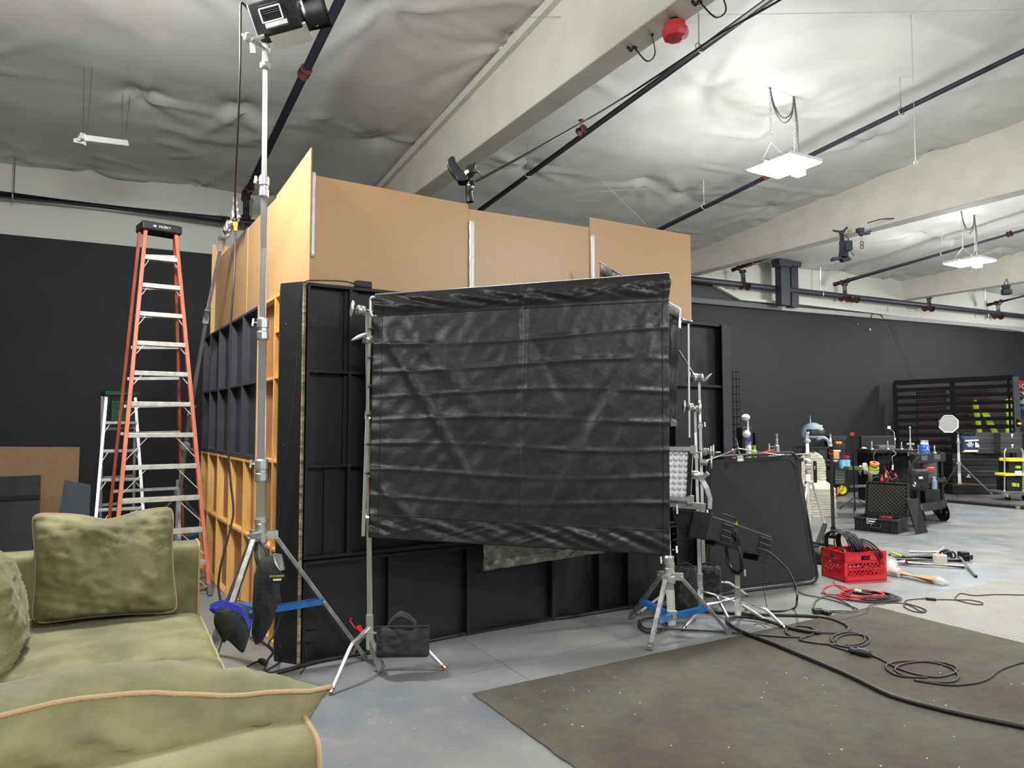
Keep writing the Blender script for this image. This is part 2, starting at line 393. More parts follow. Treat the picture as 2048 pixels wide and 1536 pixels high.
# tapered glulam beams: level soffit, top follows the roof
M_beam = mat('beam_paint', (206, 202, 190), .7, c2=(196, 192, 180), ns=3, bump=.1, bs=40)
def beam(x0, wd=.25, zb=4.497, name='ceiling_beam'):
    # left face in plan: x = x0 - .575 Y
    mb = MB(); ww = wd / .869
    Yw = 9.63 + .38 * (x0) ; Yn = Yw - 19
    for nm in (0,):
        P = []
        for Yq in (Yw + .1, Yn):
            for xx in (x0, x0 + ww):
                x = xx - .575 * Yq; P.append((x, Yq))
        (a, b_, c, d) = P
        vs = [V((p[0], p[1], zb)) for p in P] + [V((p[0], p[1], ceil_z(*p) + .05)) for p in P]
        mb.add(vs, [(0, 1, 3, 2), (4, 6, 7, 5), (0, 2, 6, 4), (1, 5, 7, 3), (0, 4, 5, 1), (2, 3, 7, 6)])
    # rounded lower lip
    o = mb.build(name, M_beam, bevel=.012); o['kind'] = 'structure'; return o
for x0 in (-3.7, 3.916, 11.55, 19.1): beam(x0)
# top cleat along the first beam
mb = MB()
a, b_ = [V((3.916 - .575 * Y - .03, Y, ceil_z(3.916 - .575 * Y, Y) - .11)) for Y in (10.6, .5)]; mb.bar(a, b_, .07, .09)
o = mb.build('trim_6', M_beam); o['kind'] = 'structure'
# black steel post under the second beam at the wall
post = thing('wall_post', 'black twin steel post with collar where far beam meets back wall', 'post', wp(1573, 616, .3))
for (x0, x1, y0, y1, nm, of) in ((1555, 1575, 497, 612, 'post', .35), (1576, 1592, 499, 616, 'post', .2), (1551, 1575, 519, 536, 'collar', .38), (1575, 1595, 519, 536, 'collar', .28)):
    a, b_ = wp(x0, y0, of), wp(x1, y1, of); z0, z1 = b_.z, a.z
    mb = MB(); mid = (a + b_) / 2; wdt = (V((b_.x, b_.y)) - V((a.x, a.y))).length
    mb.box((mid.x, mid.y, (z0 + z1) / 2), (wdt, .16 if nm == 'post' else .22, z1 - z0), (V((WD.x, WD.y, 0)), V((-WN.x, -WN.y, 0)), V((0, 0, 1)))); mb.build(nm, M_pipe, post)
# ================================================================ sprinkler pipes
def pipe(pts, r, label, cat='pipe', hang=(), fits=()):
    t = thing('sprinkler_pipe', label, cat, pts[0])
    mb = MB(); mb.tube(pts, r, 14); mb.build('pipe_run', M_pipe, t)
    for p in hang:
        mb = MB(); mb.cyl(p, V((p.x, p.y, ceil_z(p.x, p.y))), .006, 6); mb.torus(p, pts[1] - pts[0], r + .006, .006, 14, 6); mb.build('hanger', M_steel, t)
    for p, q, rr in fits:
        mb = MB(); mb.cyl(p, q, rr, 12)
        mb.build('coupling', M_redfit, t)
    return t
def lp(a, b_, k): return V(a) + (V(b_) - V(a)) * k
a, b_ = cp(970, 413, .42), cp(1400, 100, .42); d = (b_ - a)
A1, B1 = a - d * .25, a + d * 2.6
pipe([A1, B1], .037, 'black sprinkler pipe nearest the camera, beside the big beam', hang=[cp(1055, 348, .42), cp(1398, 95, .42)], fits=[(cp(1158, 264, .41), cp(1168, 257, .41), .05)])
for (px, py) in ((1162, 262),):
    mb = MB(); p = cp(px, py, .37); mb.cyl(p, p + V((0, 0, .13)), .012, 8); mb.cyl(p + V((0, 0, .12)), p + V((0, 0, .13)), .03, 10)
    solo(mb, 'sprinkler', M_brass, 'small brass upright sprinkler head on nearest black pipe', 'sprinkler')
a, b_ = cp(1300, 468, .42), cp(2048, 102, .42); d = b_ - a
pipe([a - d * .3, b_ + d * 1.2], .042, 'black sprinkler pipe crossing behind the first lit lamp', hang=[cp(1408, 413, .42), cp(1802, 222, .42)], fits=[(cp(1531, 353, .42), cp(1541, 348, .42), .055)])
for (px, py) in ((1536, 350),):
    mb = MB(); p = cp(px, py, .37); mb.cyl(p, p + V((0, 0, .13)), .013, 8); mb.cyl(p + V((0, 0, .12)), p + V((0, 0, .13)), .032, 10)
    solo(mb, 'sprinkler', M_brass, 'small brass upright sprinkler head beside the first lit lamp', 'sprinkler')
a, b_ = cp(1668, 569, .42), cp(2048, 460, .42); d = b_ - a
pipe([a, b_ + d * 1.2], .042, 'black sprinkler pipe running behind the second lit lamp', hang=[cp(1884, 507, .42)], fits=[(cp(1683, 565, .42), cp(1697, 561, .42), .06), (cp(2016, 469, .42), cp(2022, 467, .42), .055)])
a, b_ = cp(1465, 540, .42), cp(1580, 500, .42)
pipe([a, b_], .042, 'short black sprinkler branch with red tee behind black post', fits=[(cp(1476, 536, .42), cp(1494, 530, .42), .06), (cp(1500, 528, .42), cp(1508, 525, .42), .055)])
a, b_ = cp(1975, 610, .42), cp(2048, 592, .42)
pipe([a, b_ + (b_ - a)], .042, 'farthest black sprinkler branch at the right edge', fits=[(cp(1992, 606, .42), cp(2002, 603, .42), .06)])
a, b_ = cp(488, 398, .42), cp(610, 145, .42); d = b_ - a
pipe([a, a + d * 3.2], .042, 'black sprinkler pipe crossing behind the tall lamp pole', fits=[(cp(606, 150, .42), cp(613, 138, .42), .058), (cp(492, 388, .42), cp(500, 376, .42), .06)])
# main along the wall
P0 = wp(-120, 375, .25); P1 = wp(470, 443, .25); P2 = wp(1388, 559, .25); P3 = wp(2200, 650, .25)
pipe([P0, P1, P2, P3], .062, 'thick black sprinkler main running along the back wall', fits=[(wp(443, 440, .25), wp(452, 441, .25), .08), (wp(1482, 571, .25), wp(1496, 573, .25), .085), (wp(1683, 595, .25), wp(1697, 597, .25), .085), (wp(1706, 598, .25), wp(1714, 599, .25), .085), (wp(1850, 616, .25), wp(1864, 617, .25), .085), (wp(1990, 632, .25), wp(2002, 633, .25), .085)], hang=[])
t = None
for (pt, pb, nm) in (((492, 388), (492, 441), 'riser at left behind the clamp'), ((1485, 540), (1488, 572), 'riser left of black post'), ((1689, 566), (1690, 596), 'riser right of black post'), ((1858, 593), (1858, 617), 'short capped riser farther right'), ((1996, 606), (1997, 632), 'riser under the farthest branch')):
    a = wp(*pt, .3); b_ = wp(*pb, .3)
    t = thing('pipe_riser', 'black vertical pipe ' + nm, 'pipe', b_)
    mb = MB(); mb.cyl(b_, a, .045, 12); mb.build('riser_pipe', M_pipe, t)
    for k in (0.0, .82):
        mb = MB(); mb.cyl(lp(b_, a, k), lp(b_, a, k + .18), .066, 12); mb.build('coupling', M_redfit, t)
# hanger rods of the main
for px, py in ((27, 391), (1642, 588), (1972, 631), (1555, 582)):
    p = wp(px, py, .25); mb = MB(); mb.cyl(p, V((p.x, p.y, ceil_z(p.x, p.y))), .01, 6); mb.torus(p, V((WD.x, WD.y, 0)), .07, .008, 16, 6)
    mb.build('pipe_hanger', M_steel)
    o = bpy.data.objects[-1] if False else None
for o in [q for q in bpy.data.objects if q.name.startswith('pipe_hanger')]:
    px = round(o.data.vertices[0].co.x, 1)
    pxs = 1024 + FPX * o.data.vertices[0].co.x / o.data.vertices[0].co.y
    tag(o, 'thin steel rod hanger holding the wall main ' + ('at far left, above the black wall' if pxs < 300 else 'beside the black steel post' if pxs < 1600 else 'just right of the black post' if pxs < 1800 else 'at the far right edge'), 'hanger', 'hangers of the wall main'); recenter(o)
# thin black cable running with the nearest pipe down to the spotlight on the set
pts = [at(945, 366, 5.6), at(1100, 282, 5.9), cp(1240, 200, .5), cp(1380, 108, .5), cp(1440, 68, .5), cp(1560, 0, .5), cp(1700, -90, .5)]
mb = MB(); mb.tube(spl(pts, 8), .011, 6); solo(mb, 'power_cable', M_cable, 'thin black cable strung from set-top spotlight along nearest pipe', 'cable')
# white tie lines across the ceiling
for i, (a, b_, lb) in enumerate(((cp(1075, 235, .25), cp(1292, 448, .3), 'thin white cord slanting down behind the set wall'), (cp(1040, 35, .3), cp(2048, 20, .3), 'thin white cord stretched high across ceiling above red alarm'), (cp(1200, 383, .3), cp(1768, 345, .15), 'thin white cord stretched below the first lit lamp'))):
    mb = MB(); mb.cyl(a, b_, .003, 5); solo(mb, 'cord', M_whpl, lb, 'cord')
p = cp(1822, 30, .05); q = at(1811, 325, p.y * 1.0)
mb = MB(); mb.cyl(p, V((p.x, p.y, q.z)), .003, 5); mb.ball((p.x, p.y, q.z), .02, 8); solo(mb, 'cord', M_whpl, 'white pull cord with a bob hanging right of first lamp', 'cord')
# ================================================================ high bay lamps
M_emit = mat('lamp_face', (255, 255, 255), .5, emit=(255, 255, 255), es=14)
def high_bay(c, top, label, cablepx=None):
    t = thing('high_bay_lamp', label, 'lamp', c, 'lit high bay lamps')
    ex, ey = V((D2.x, D2.y, 0)), V((-D1.x, -D1.y, 0))
    for s in (-1, 1):
        cc = c + ey * (s * .17)
        mb = MB(); mb.box(cc + V((0, 0, .02)), (.56, .27, .04), (ex, ey, V((0, 0, 1)))); pn = mb.build('lamp_housing', M_whpl, t, bevel=.006)
        mb = MB(); mb.box(cc - V((0, 0, .006)), (.52, .24, .012), (ex, ey, V((0, 0, 1)))); mb.build('diffuser', M_emit, pn)
    mb = MB(); mb.box(c + ex * .25 + V((0, 0, -.03)), (.12, .12, .07), (ex, ey, V((0, 0, 1)))); mb.build('sensor', M_whpl, t, bevel=.01)
    for s in (-1, 1):
        q = c + ex * (.2 * s)
        for k in (-1, 1):
            mb = MB(); mb.cyl(q + ey * (.16 * k) + V((0, 0, .04)), q + V((0, 0, .24)), .003, 5); mb.build('chain_leg', M_steel, t)
        mb = MB(); z = q.z + .24; zt = ceil_z(q.x, q.y); i = 0
        while z < zt:
            mb.torus((q.x, q.y, z), (1, 0, 0) if i % 2 else (0, 1, 0), .013, .0028, 8, 4); z += .024; i += 1
        mb.build('chain', M_steel, t)
    q = c + ex * .2
    mb = MB(); pts = [q + V((.03, 0, .04)), q + V((.035, .01, .5)), V((q.x, q.y, ceil_z(q.x, q.y) - .35)) + V((.03, 0, 0)), V((q.x, q.y, ceil_z(q.x, q.y) - .04))]
    mb.tube(spl(pts, 6), .012, 7)
    ql = c - ex * .2; zt = ceil_z(q.x, q.y) - .03
    for dd in (.30, .36): mb.tube(spl([V((ql.x, ql.y, zt)), V((ql.x, ql.y, zt)) + ex * .06 - V((0, 0, dd * .6)), V((c.x, c.y, zt - dd)), V((q.x, q.y, zt)) - ex * .05 - V((0, 0, dd * .7)), V((q.x, q.y, zt))], 6), .008, 6)
    mb.build('power_cord', M_gryp, t)
    return t
for gx, gy in GRID:
    L = L_of(gx, gy)
    if L < 1.2 or L > 21 or abs(u_of(gx, gy)) > 16.5: continue
    z = min(4.5, ceil_z(gx, gy) - .9); d = V((gx, gy, z)) - cam.location
    if gy < 1.0: continue
    px = 1024 + FPX * d.x / d.y
    if -200 < px < 2300 and d.y > 0:
        lb = {0: 'lit twin-panel high bay lamp', 1: ''}[0]
        if d.y < 6: lb = 'twin-panel high bay lamp above the tall lamp pole at left'
        elif d.y < 9.5: lb = 'large lit twin-panel lamp hung on chains, nearer of the two visible'
        elif px < 2048: lb = 'smaller lit twin-panel lamp farther off at the right edge'
        else: lb = 'far lit twin-panel lamp beyond the right edge of view'
        high_bay(V((gx, gy, z)), None, lb)
# ================================================================ THE SET: timber flats outside, fibreboard above
F0 = V((-1.36, 4.62)); FD = V((3.42, 2.08)).normalized(); FN = V((FD.y, -FD.x))          # front line, outward normal (to camera)
G0 = V((-1.62, 4.95)); GD = V((-1.545, 2.43)).normalized(); GN = V((-GD.y, GD.x))         # left line going away, outward normal
def fl3(o, d, n, s, off, z): p = o + d * s + n * off; return V((p.x, p.y, z))
def s_at(o, d, px):      # distance along a plan line where it crosses pixel column px
    l = (px - 1024) / FPX
    return (l * o.y - o.x) / (d.x - l * d.y)
def flat(label, o, d, n, s0, s1, z0, z1, stiles, rails, mf, ms, depth=.065, tk=.02, group=None, skin_t=.006):
    t = thing('set_flat', label, 'stage flat', fl3(o, d, n, (s0 + s1) / 2, -depth / 2, z0), group)
    D, N, Zv = V((d.x, d.y, 0)), V((n.x, n.y, 0)), V((0, 0, 1))
    mb = MB(); mb.box(fl3(o, d, n, (s0 + s1) / 2, -depth - skin_t / 2, (z0 + z1) / 2), (s1 - s0, skin_t, z1 - z0), (D, -N, Zv)); mb.build('skin', ms, t)
    for s in [s0 + tk / 2, s1 - tk / 2] + [q for q in stiles if s0 + .06 < q < s1 - .06]:
        mb = MB(); mb.box(fl3(o, d, n, s, -depth / 2, (z0 + z1) / 2), (tk, depth, z1 - z0), (D, -N, Zv)); mb.build('stile', mf, t, bevel=.0015)
    for z in [z0 + tk / 2, z1 - tk / 2] + [q for q in rails if z0 + .06 < q < z1 - .06]:
        mb = MB(); mb.box(fl3(o, d, n, (s0 + s1) / 2, -depth / 2 - .002, z), (s1 - s0 - .002, depth - .006, tk), (D, -N, Zv)); mb.build('rail', mf, t)
    return t
H = 2.47
# left side (going away from the corner)
sy = s_at(G0, GD, 512)
def stl(*pxs): return [s_at(G0, GD, p) for p in pxs]
t = flat('unpainted pine stage flat standing full height behind the tall lamp pole', G0, GD, GN, .0, sy, 0, H, stl(546), [.65, 1.27, 1.87], M_pine, M_lauan)
mb = MB(); a = s_at(G0, GD, 546); mb.box(fl3(G0, GD, GN, a / 2, -.033, 2.2), (a, .06, .02), (V((GD.x, GD.y, 0)), -V((GN.x, GN.y, 0)), V((0, 0, 1)))); mb.box(fl3(G0, GD, GN, a / 2, -.055, 2.3), (a, .02, .08), (V((GD.x, GD.y, 0)), -V((GN.x, GN.y, 0)), V((0, 0, 1)))); mb.build('toggle_block', M_pine, t)
s2 = s_at(G0, GD, 434) ; s3 = s_at(G0, GD, 404)
sm_ = s_at(G0, GD, 457)
flat('charcoal-painted upper stage flat next to the unpainted one, left side of set', G0, GD, GN, sy, sm_, 1.26, H, stl(482), [1.87], M_greyp, M_greyp)
flat('charcoal-painted upper stage flat farthest along the left side of set', G0, GD, GN, sm_, s3, 1.26, H, stl(435, 418), [1.87], M_greyp, M_greyp)
flat('unpainted pine stage flat lying low under the charcoal flats, behind ladder foot', G0, GD, GN, sy, s3, 0, 1.245, stl(489, 460, 437, 418), [.64], M_pine, M_lauan)
# black corner post flat
t = thing('corner_flat', 'narrow black corner column of the set with raw wood edge', 'stage flat', (-1.44, 4.66, 0))
a, b_ = V((-1.545, 4.70)), V((-1.37, 4.625)); dd = (b_ - a).normalized(); nn = V((dd.y, -dd.x))
mb = MB(); mb.prism([(a.x, a.y, 0), (b_.x, b_.y, 0), (b_.x + .02, b_.y + .09, 0), (-1.56, 4.93, 0), (-1.63, 4.94, 0)][::-1], (0, 0, H + .005)); mb.build('column', M_blackp, t, bevel=.002)
mb = MB(); p = b_ + dd * .008; mb.box((p.x, p.y, H / 2), (.012, .02, H), (V((dd.x, dd.y, 0)), V((-nn.x, -nn.y, 0)), V((0, 0, 1)))); mb.build('raw_edge', M_raw, t, label='pale raw wood edge')
for z in (2.2, .62, .1, 1.4):
    p = a + dd * .05 + nn * .001; mb = MB(); mb.cyl((p.x, p.y, z), (p.x + nn.x * .002, p.y + nn.y * .002, z), .004, 6); mb.build('screw', M_steel, t)
# front
def stf(*pxs): return [s_at(F0, FD, p) for p in pxs]
s_end = s_at(F0, FD, 1461)
flat('black upper stage flat at the front corner, left of the black cloth', F0, FD, FN, .02, 1.31, .66, H, stf(700), [1.26, 1.885], M_blackp, M_blackp)
flat('black upper stage flat hidden mostly behind the middle of black cloth', F0, FD, FN, 1.31, 2.6, .66, H, [1.95], [1.26, 1.885], M_blackp, M_blackp)
flat('black upper stage flat at the right end of the set front', F0, FD, FN, 2.6, s_end, .66, H, stf(1352), [1.26, 1.885], M_blackp, M_blackp)
flat('black low stage flat under the cloth, beginning at the front corner', F0, FD, FN, .02, 1.98, 0, .645, stf(783, 938), [], M_blackp, M_blackp)
flat('black low stage flat under the cloth, right half of set front', F0, FD, FN, 1.98, s_end, 0, .645, stf(1075, 1198, 1255, 1352), [], M_blackp, M_blackp)
for (px0, w_, sg) in ((712, .09, 0), (672, .11, 1)):
    pass
mb = MB(); s = s_at(F0, FD, 703); mb.box(fl3(F0, FD, FN, s, -.05, 1.86), (.09, .02, 1.2), (V((FD.x, FD.y, 0)), -V((FN.x, FN.y, 0)), V((0, 0, 1)))); s = s_at(F0, FD, 672); mb.box(fl3(F0, FD, FN, s, -.05, .96), (.12, .02, .58), (V((FD.x, FD.y, 0)), -V((FN.x, FN.y, 0)), V((0, 0, 1))))
mb.build('batten', M_blackp, bpy.data.objects['set_flat.004'] if 'set_flat.004' in bpy.data.objects else None)
# return of the right end (its edge faces the room)
t = thing('end_flat', 'dark grey flat edge closing the right end of the set', 'stage flat', fl3(F0, FD, FN, s_end + .05, -.1, 0))
mb = MB(); P = [fl3(F0, FD, FN, s_end + .002, .005, 0), fl3(F0, FD, FN, s_end + .03, -.09, 0), fl3(F0, FD, FN, s_end + .03, -2.4, 0), fl3(F0, FD, FN, s_end + .002, -2.4, 0)]; mb.prism(P, (0, 0, H + .01)); mb.build('edge_board', M_greyp, t)
mb = MB(); e0 = fl3(F0, FD, FN, s_end - .11, .012, 0); mb.prism([e0, fl3(F0, FD, FN, s_end, .012, 0), fl3(F0, FD, FN, s_end, -.0, 0), fl3(F0, FD, FN, s_end - .11, -.0, 0)], (0, 0, H)); mb.build('face_board', M_greyp, t)
# fibreboard panels
def board(label, o, d, n, s0, s1, off, z0, ztl, ztr, tk=.008, m=None):
    mb = MB(); P = [fl3(o, d, n, s0, off, z0), fl3(o, d, n, s1, off, z0), fl3(o, d, n, s1, off, ztr), fl3(o, d, n, s0, off, ztl)]
    mb.prism(P, V((n.x, n.y, 0)) * -tk); return solo(mb, 'fibreboard_panel', m or M_mdf, label, 'board', None)
FO = F0 - FN * 0; offF = -.12
def sF(px): # crossing with the inset plane
    return s_at(F0 - FN * .12, FD, px)
offL = -.075
def sG(px): return s_at(G0 - GN * .075, GD, px)
board('tan fibreboard panel at the front corner, left of first silver tape', F0, FD, FN, sF(614.5), sF(935), offF, 2.28, 3.235, 3.225)
board('tan fibreboard panel in the middle of set front between two tapes', F0, FD, FN, sF(935.5), sF(1183), offF, 2.28, 3.19, 3.215)
board('tan fibreboard panel at right end, standing higher than its neighbours', F0, FD, FN, sF(1181), sF(1384), offF + .01, 2.3, 3.3, 3.31)
board('brightly lit tall fibreboard panel with peaked corner on left side', G0, GD, GN, sG(614), sG(545), offL, 2.28, 3.385, 3.30)
board('tan fibreboard panel behind the lamp pole on left side of set', G0, GD, GN, sG(545), sG(489), offL - .004, 2.28, 3.29, 3.285)
board('tan fibreboard panel behind the hanging cable, left side of set', G0, GD, GN, sG(488.5), sG(466), offL, 2.28, 3.285, 3.29)
board('shaded fibreboard panel at far left of set beside the clamp', G0, GD, GN, sG(465.5), sG(425), offL - .004, 2.28, 3.29, 3.28)
e = G0 - GN * .08 + GD * (sG(422)); e3 = V((e.x, e.y, 0))
mb = MB(); X = V((FD.x, FD.y, 0)); mb.box(e3 + X * .4 + V((0, 0, 2.88)), (.86, .01, 1.2), (X, V((-FD.y, FD.x, 0)), V((0, 0, 1)))); solo(mb, 'fibreboard_panel', M_mdf, 'tan fibreboard end panel turned toward camera, behind boom clamp', 'board')
# rest of the set box (far side and right side) so it encloses
mb = MB(); p0 = e + GD * .2; p1 = V(fl3(F0, FD, FN, s_end, -2.4, 0)[:2])
mb.prism([(p0.x, p0.y, 0), (p1.x, p1.y, 0), (p1.x + .05, p1.y + .05, 0), (p0.x + .05, p0.y + .05, 0)], (0, 0, 2.44)); solo(mb, 'set_wall', M_blackp, 'plain dark rear wall of the timber set, behind its front flats', 'stage flat')
# tape strips
for px, y0, y1, w_, lb in ((614.8, 345, 514, .03, 'silver tape strip at the tan corner of the set'), (936, 443, 590, .05, 'silver tape strip over the middle fibreboard seam'), (1182, 470, 575, .045, 'silver tape strip over the right fibreboard seam')):
    s = sF(px) + w_ / 2; p = fl3(F0, FD, FN, s, offF + .009, 0); dpt = p.y
    z1 = at(px, y0, dpt).z; z0 = at(px, y1, dpt).z
    mb = MB()
    def tf(u, v, s=s, w_=w_, z0=z0, z1=z1): return fl3(F0, FD, FN, s + (u - .5) * w_ * (1 + .05 * math.sin(v * 30)), offF + .016 + .004 * math.cos((u - .5) * 6), z0 + (z1 - z0) * v)
    mb.grid(tf, 4, 24); solo(mb, 'tape_strip', M_tape, lb, 'tape', solid=.002)
# cable over the corner column and along the top
pts = [at(722, 572, 4.78), at(690, 563, 4.72), at(640, 561, 4.66), at(612, 563, 4.57), at(604, 580, 4.55), at(596, 680, 4.6), at(588, 800, 4.6), at(570, 920, 4.6), at(560, 1000, 4.62), at(556, 1060, 4.62), at(556, 1140, 4.6), at(560, 1225, 4.55), at(548, 1270, 4.5), at(538, 1290, 4.4), gp(560, 1320, .01)]
mb = MB(); mb.tube(spl(pts, 8), .005, 6); solo(mb, 'power_cable', M_cable, 'thin black cable draped over the black corner column of the set', 'cable')
mb = MB(); p = at(726, 570, 4.85); mb.box(p, (.12, .05, .05), (V((FD.x, FD.y, 0)), V((-FD.y, FD.x, 0)), V((0, 0, 1)))); solo(mb, 'plug_box', M_blkpl, 'small black plug adapter lying on top of the front flat', 'plug', bevel=.01)
mb = MB(); s = s_at(F0, FD, 620); mb.box(fl3(F0, FD, FN, s + .03, .01 - .06, .16), (.1, .03, .07), (V((FD.x, FD.y, 0)), V((-FD.y, FD.x, 0)), V((0, 0, 1)))); mb.tube(spl([fl3(F0, FD, FN, s, -.02, .14), fl3(F0, FD, FN, s - .01, .02, .1), gp(612, 1330, .01), gp(600, 1348, .01)], 5), .003, 5); solo(mb, 'power_box', M_blkpl, 'small black power box low inside the front corner flat', 'box')

# ================================================================ grip hardware
def knuckle(parent, c, axis, kd, r=.035, m=None, th=.05):
    """grip head: two discs on an axis with a T handle"""
    m = m or M_steel; axis = V(axis).normalized(); kd = V(kd).normalized()
    mb = MB(); mb.lathe(V(c) - axis * th * .55, axis, [(r * .7, 0), (r, .006), (r, th * .42), (r * .75, th * .5), (r, th * .6), (r, th), (r * .6, th * 1.1)], 16); g = mb.build('grip_head', m, parent)
    h = V(c) + axis * (th * .6 + .025)
    mb = MB(); mb.cyl(V(c) + axis * th * .5, h, .009, 8); x = kd
    y = axis.cross(x).normalized()
    P = []
    for k in range(16):
        a = 2 * math.pi * k / 16; rr = .02 + .028 * abs(math.cos(a)) ** 1.5
        P.append(h + x * (rr * math.cos(a) * 1.1) + y * (.016 * math.sin(a)))
    mb.prism(P, axis * .012, True); mb.build('tee_handle', m, g); return g
def tee(mb, c, d, k, L=.03, w=.05):
    c = V(c); d = V(d).normalized(); mb.cyl(c, c + d * L, .006, 7); mb.bar(c + d * L - V(k).normalized() * w / 2, c + d * L + V(k).normalized() * w / 2, .012, .016)
def combo(label, top, base, secs, hub_z, feet, brace_z, cat='stand', leg_m=None, brace_m=None, lw=.032, col_bot=None, name='combo_stand'):
    """secs: list (z0,z1,r). top/base: plan points (x,y)"""
    base = V((base[0], base[1], 0)); t = thing(name, label, cat, base); top = V((top[0], top[1], 0))
    H_ = secs[-1][1]
    def ax(z): return base + (top - base) * (z / H_) + V((0, 0, z))
    for i, (z0, z1, r) in enumerate(secs):
        mb = MB(); mb.cyl(ax(z0), ax(z1), r, 16); sct = mb.build('column_section', M_chrome, t)
        if i < len(secs) - 1:
            mb = MB(); u = (ax(z1) - ax(z0)).normalized()
            mb.lathe(ax(z1 - .14), u, [(r + .004, 0), (r + .009, .01), (r + .009, .05), (r + .005, .055), (r + .005, .075), (r + .01, .08), (r + .01, .13), (r + .004, .14)], 18)
            cl = mb.build('collar', M_steel, t); mb = MB(); sd = V((-1, -.2, 0)).normalized(); tee(mb, ax(z1 - .03) + sd * r, sd, (0, .3, 1)); mb.build('locking_tee', M_steel, cl)
    mb = MB(); r0 = secs[0][2]; hz = hub_z
    mb.lathe(ax(hz - .06), (0, 0, 1), [(r0 + .006, 0), (r0 + .012, .01), (r0 + .012, .05), (r0 + .004, .06), (r0 + .004, .12), (r0 + .008, .125), (r0 + .008, .15)], 18)
    for f in feet:
        d = (V((f[0], f[1], 0)) - base).normalized(); mb.bar(ax(hz) + d * r0 + V((0, 0, -.01)), ax(hz) + d * (r0 + .07) + V((0, 0, -.01)), .045, .05)
        mb.cyl(ax(hz) + d * (r0 + .06) + V((0, 0, -.015)) + V((-d.y, d.x, 0)) * .035, ax(hz) + d * (r0 + .06) + V((0, 0, -.015)) - V((-d.y, d.x, 0)) * .035, .007, 8)
    mb.build('hub', M_steel, t)
    mb = MB(); lz = brace_z
    mb.lathe(ax(lz - .03), (0, 0, 1), [(r0 + .004, 0), (r0 + .01, .005), (r0 + .01, .06), (r0 + .004, .065)], 16); mb.build('lower_collar', M_steel, t)
    for f in feet:
        F = V((f[0], f[1], .015)); d = (V((f[0], f[1], 0)) - base).normalized(); h = ax(hz) + d * (r0 + .055) + V((0, 0, -.02))
        side = V((-d.y, d.x, 0))
        mb = MB(); mb.bar(h, F, lw, lw * .8, side.cross(F - h).normalized() if False else V((0, 0, 1))); lg = mb.build('leg', leg_m or M_zinc, t, bevel=.003)
        mb = MB(); mb.bar(F - (h - F).normalized() * .004 - V((0, 0, .014)), F + (h - F).normalized() * .035, lw * 1.15, lw); mb.build('leg_foot', M_gryp, lg)
        k = .52 if len(f) < 3 else f[2]
        q = h + (F - h) * k; c0 = ax(lz) + d * (r0 + .01)
        for s_ in (-1, 1):
            mb = MB(); mb.bar(c0 + side * (.022 * s_), q + side * (.022 * s_), .004, .036); mb.build('brace', brace_m or M_blue, t)
        mb = MB(); mb.bar(c0 + V((0, 0, .016)), q + V((0, 0, .016)), .044, .004); mb.build('brace_web', brace_m or M_blue, t)
        mb = MB(); mb.cyl(q - side * .032, q + side * .032, .008, 8); mb.build('brace_bolt', M_steel, lg)
    return t, ax
def cstand(label, base, top_z, hub_z, feet, polesec, tips=M_redtip, lean=(0, 0), r=.0125, name='century_stand'):
    base = V((base[0], base[1], 0)); t = thing(name, label, 'stand', base)
    L_ = V((lean[0], lean[1], 0))
    def ax(z): return base + L_ * (z / top_z) + V((0, 0, z))
    for i, (z0, z1, rr) in enumerate(polesec):
        mb = MB(); mb.cyl(ax(z0), ax(z1), rr, 14); mb.build('pole', M_chrome, t)
        if i < len(polesec) - 1:
            mb = MB(); mb.cyl(ax(z1 - .05), ax(z1), rr + .007, 14); cl = mb.build('collar', M_steel, t)
            mb = MB(); tee(mb, ax(z1 - .02) + V((rr, 0, 0)), (1, -.2, 0), (0, .2, 1), .025, .04); mb.build('locking_tee', M_steel, cl)
    mb = MB(); mb.cyl(ax(hub_z - .13), ax(hub_z + .08), .024, 14); mb.build('hub', M_steel, t)
    for i, f in enumerate(feet):
        d = V((f[0], f[1], 0)) - base; Ln = d.length; d.normalize(); h = ax(hub_z - .03 * i) + d * .02
        bend = base + d * Ln * (f[2] if len(f) > 2 else .55) + V((0, 0, hub_z * .84 - .03 * i)); F = V((f[0], f[1], .0125))
        a_ = h + (bend - h) * .82; b2 = bend + (F - bend) * .18
        mb = MB(); mb.tube([h] + spl([a_, (a_ + b2) / 2 + (bend - (a_ + b2) / 2) * .55, b2], 5) + [F], r, 12); lg = mb.build('leg', M_chrome, t)
        mb = MB(); u = (b2 - F).normalized(); mb.cyl(F - V((0, 0, .0)), F + u * .03, r + .003, 10); mb.build('foot_tip', tips, lg, label='red foot tip') if tips is M_redtip else mb.build('foot_tip', tips, lg)
    return t, ax
# ================================================================ tall combo stand with lamp head (left of centre)
bx, by = -1.545, 4.40
zt = at(531, 95, 4.4).z; xt = at(531, 95, 4.4).x; xb = at(524, 1062, 4.4).x
secs = [(.34, at(0, 918, 4.4).z, .030), (at(0, 918, 4.4).z - .02, at(0, 636, 4.4).z, .026), (at(0, 636, 4.4).z - .02, at(0, 352, 4.4).z, .021), (at(0, 352, 4.4).z - .02, zt, .017)]
stand1, ax1 = combo('tall chrome combo stand with blue braces carrying the black lamp', (xt, 4.4), (xb - .0, 4.4), secs, .865, [(-.955, 4.72, .52), (-2.03, 4.85, .55), (-1.62, 3.66, .5)], .40)
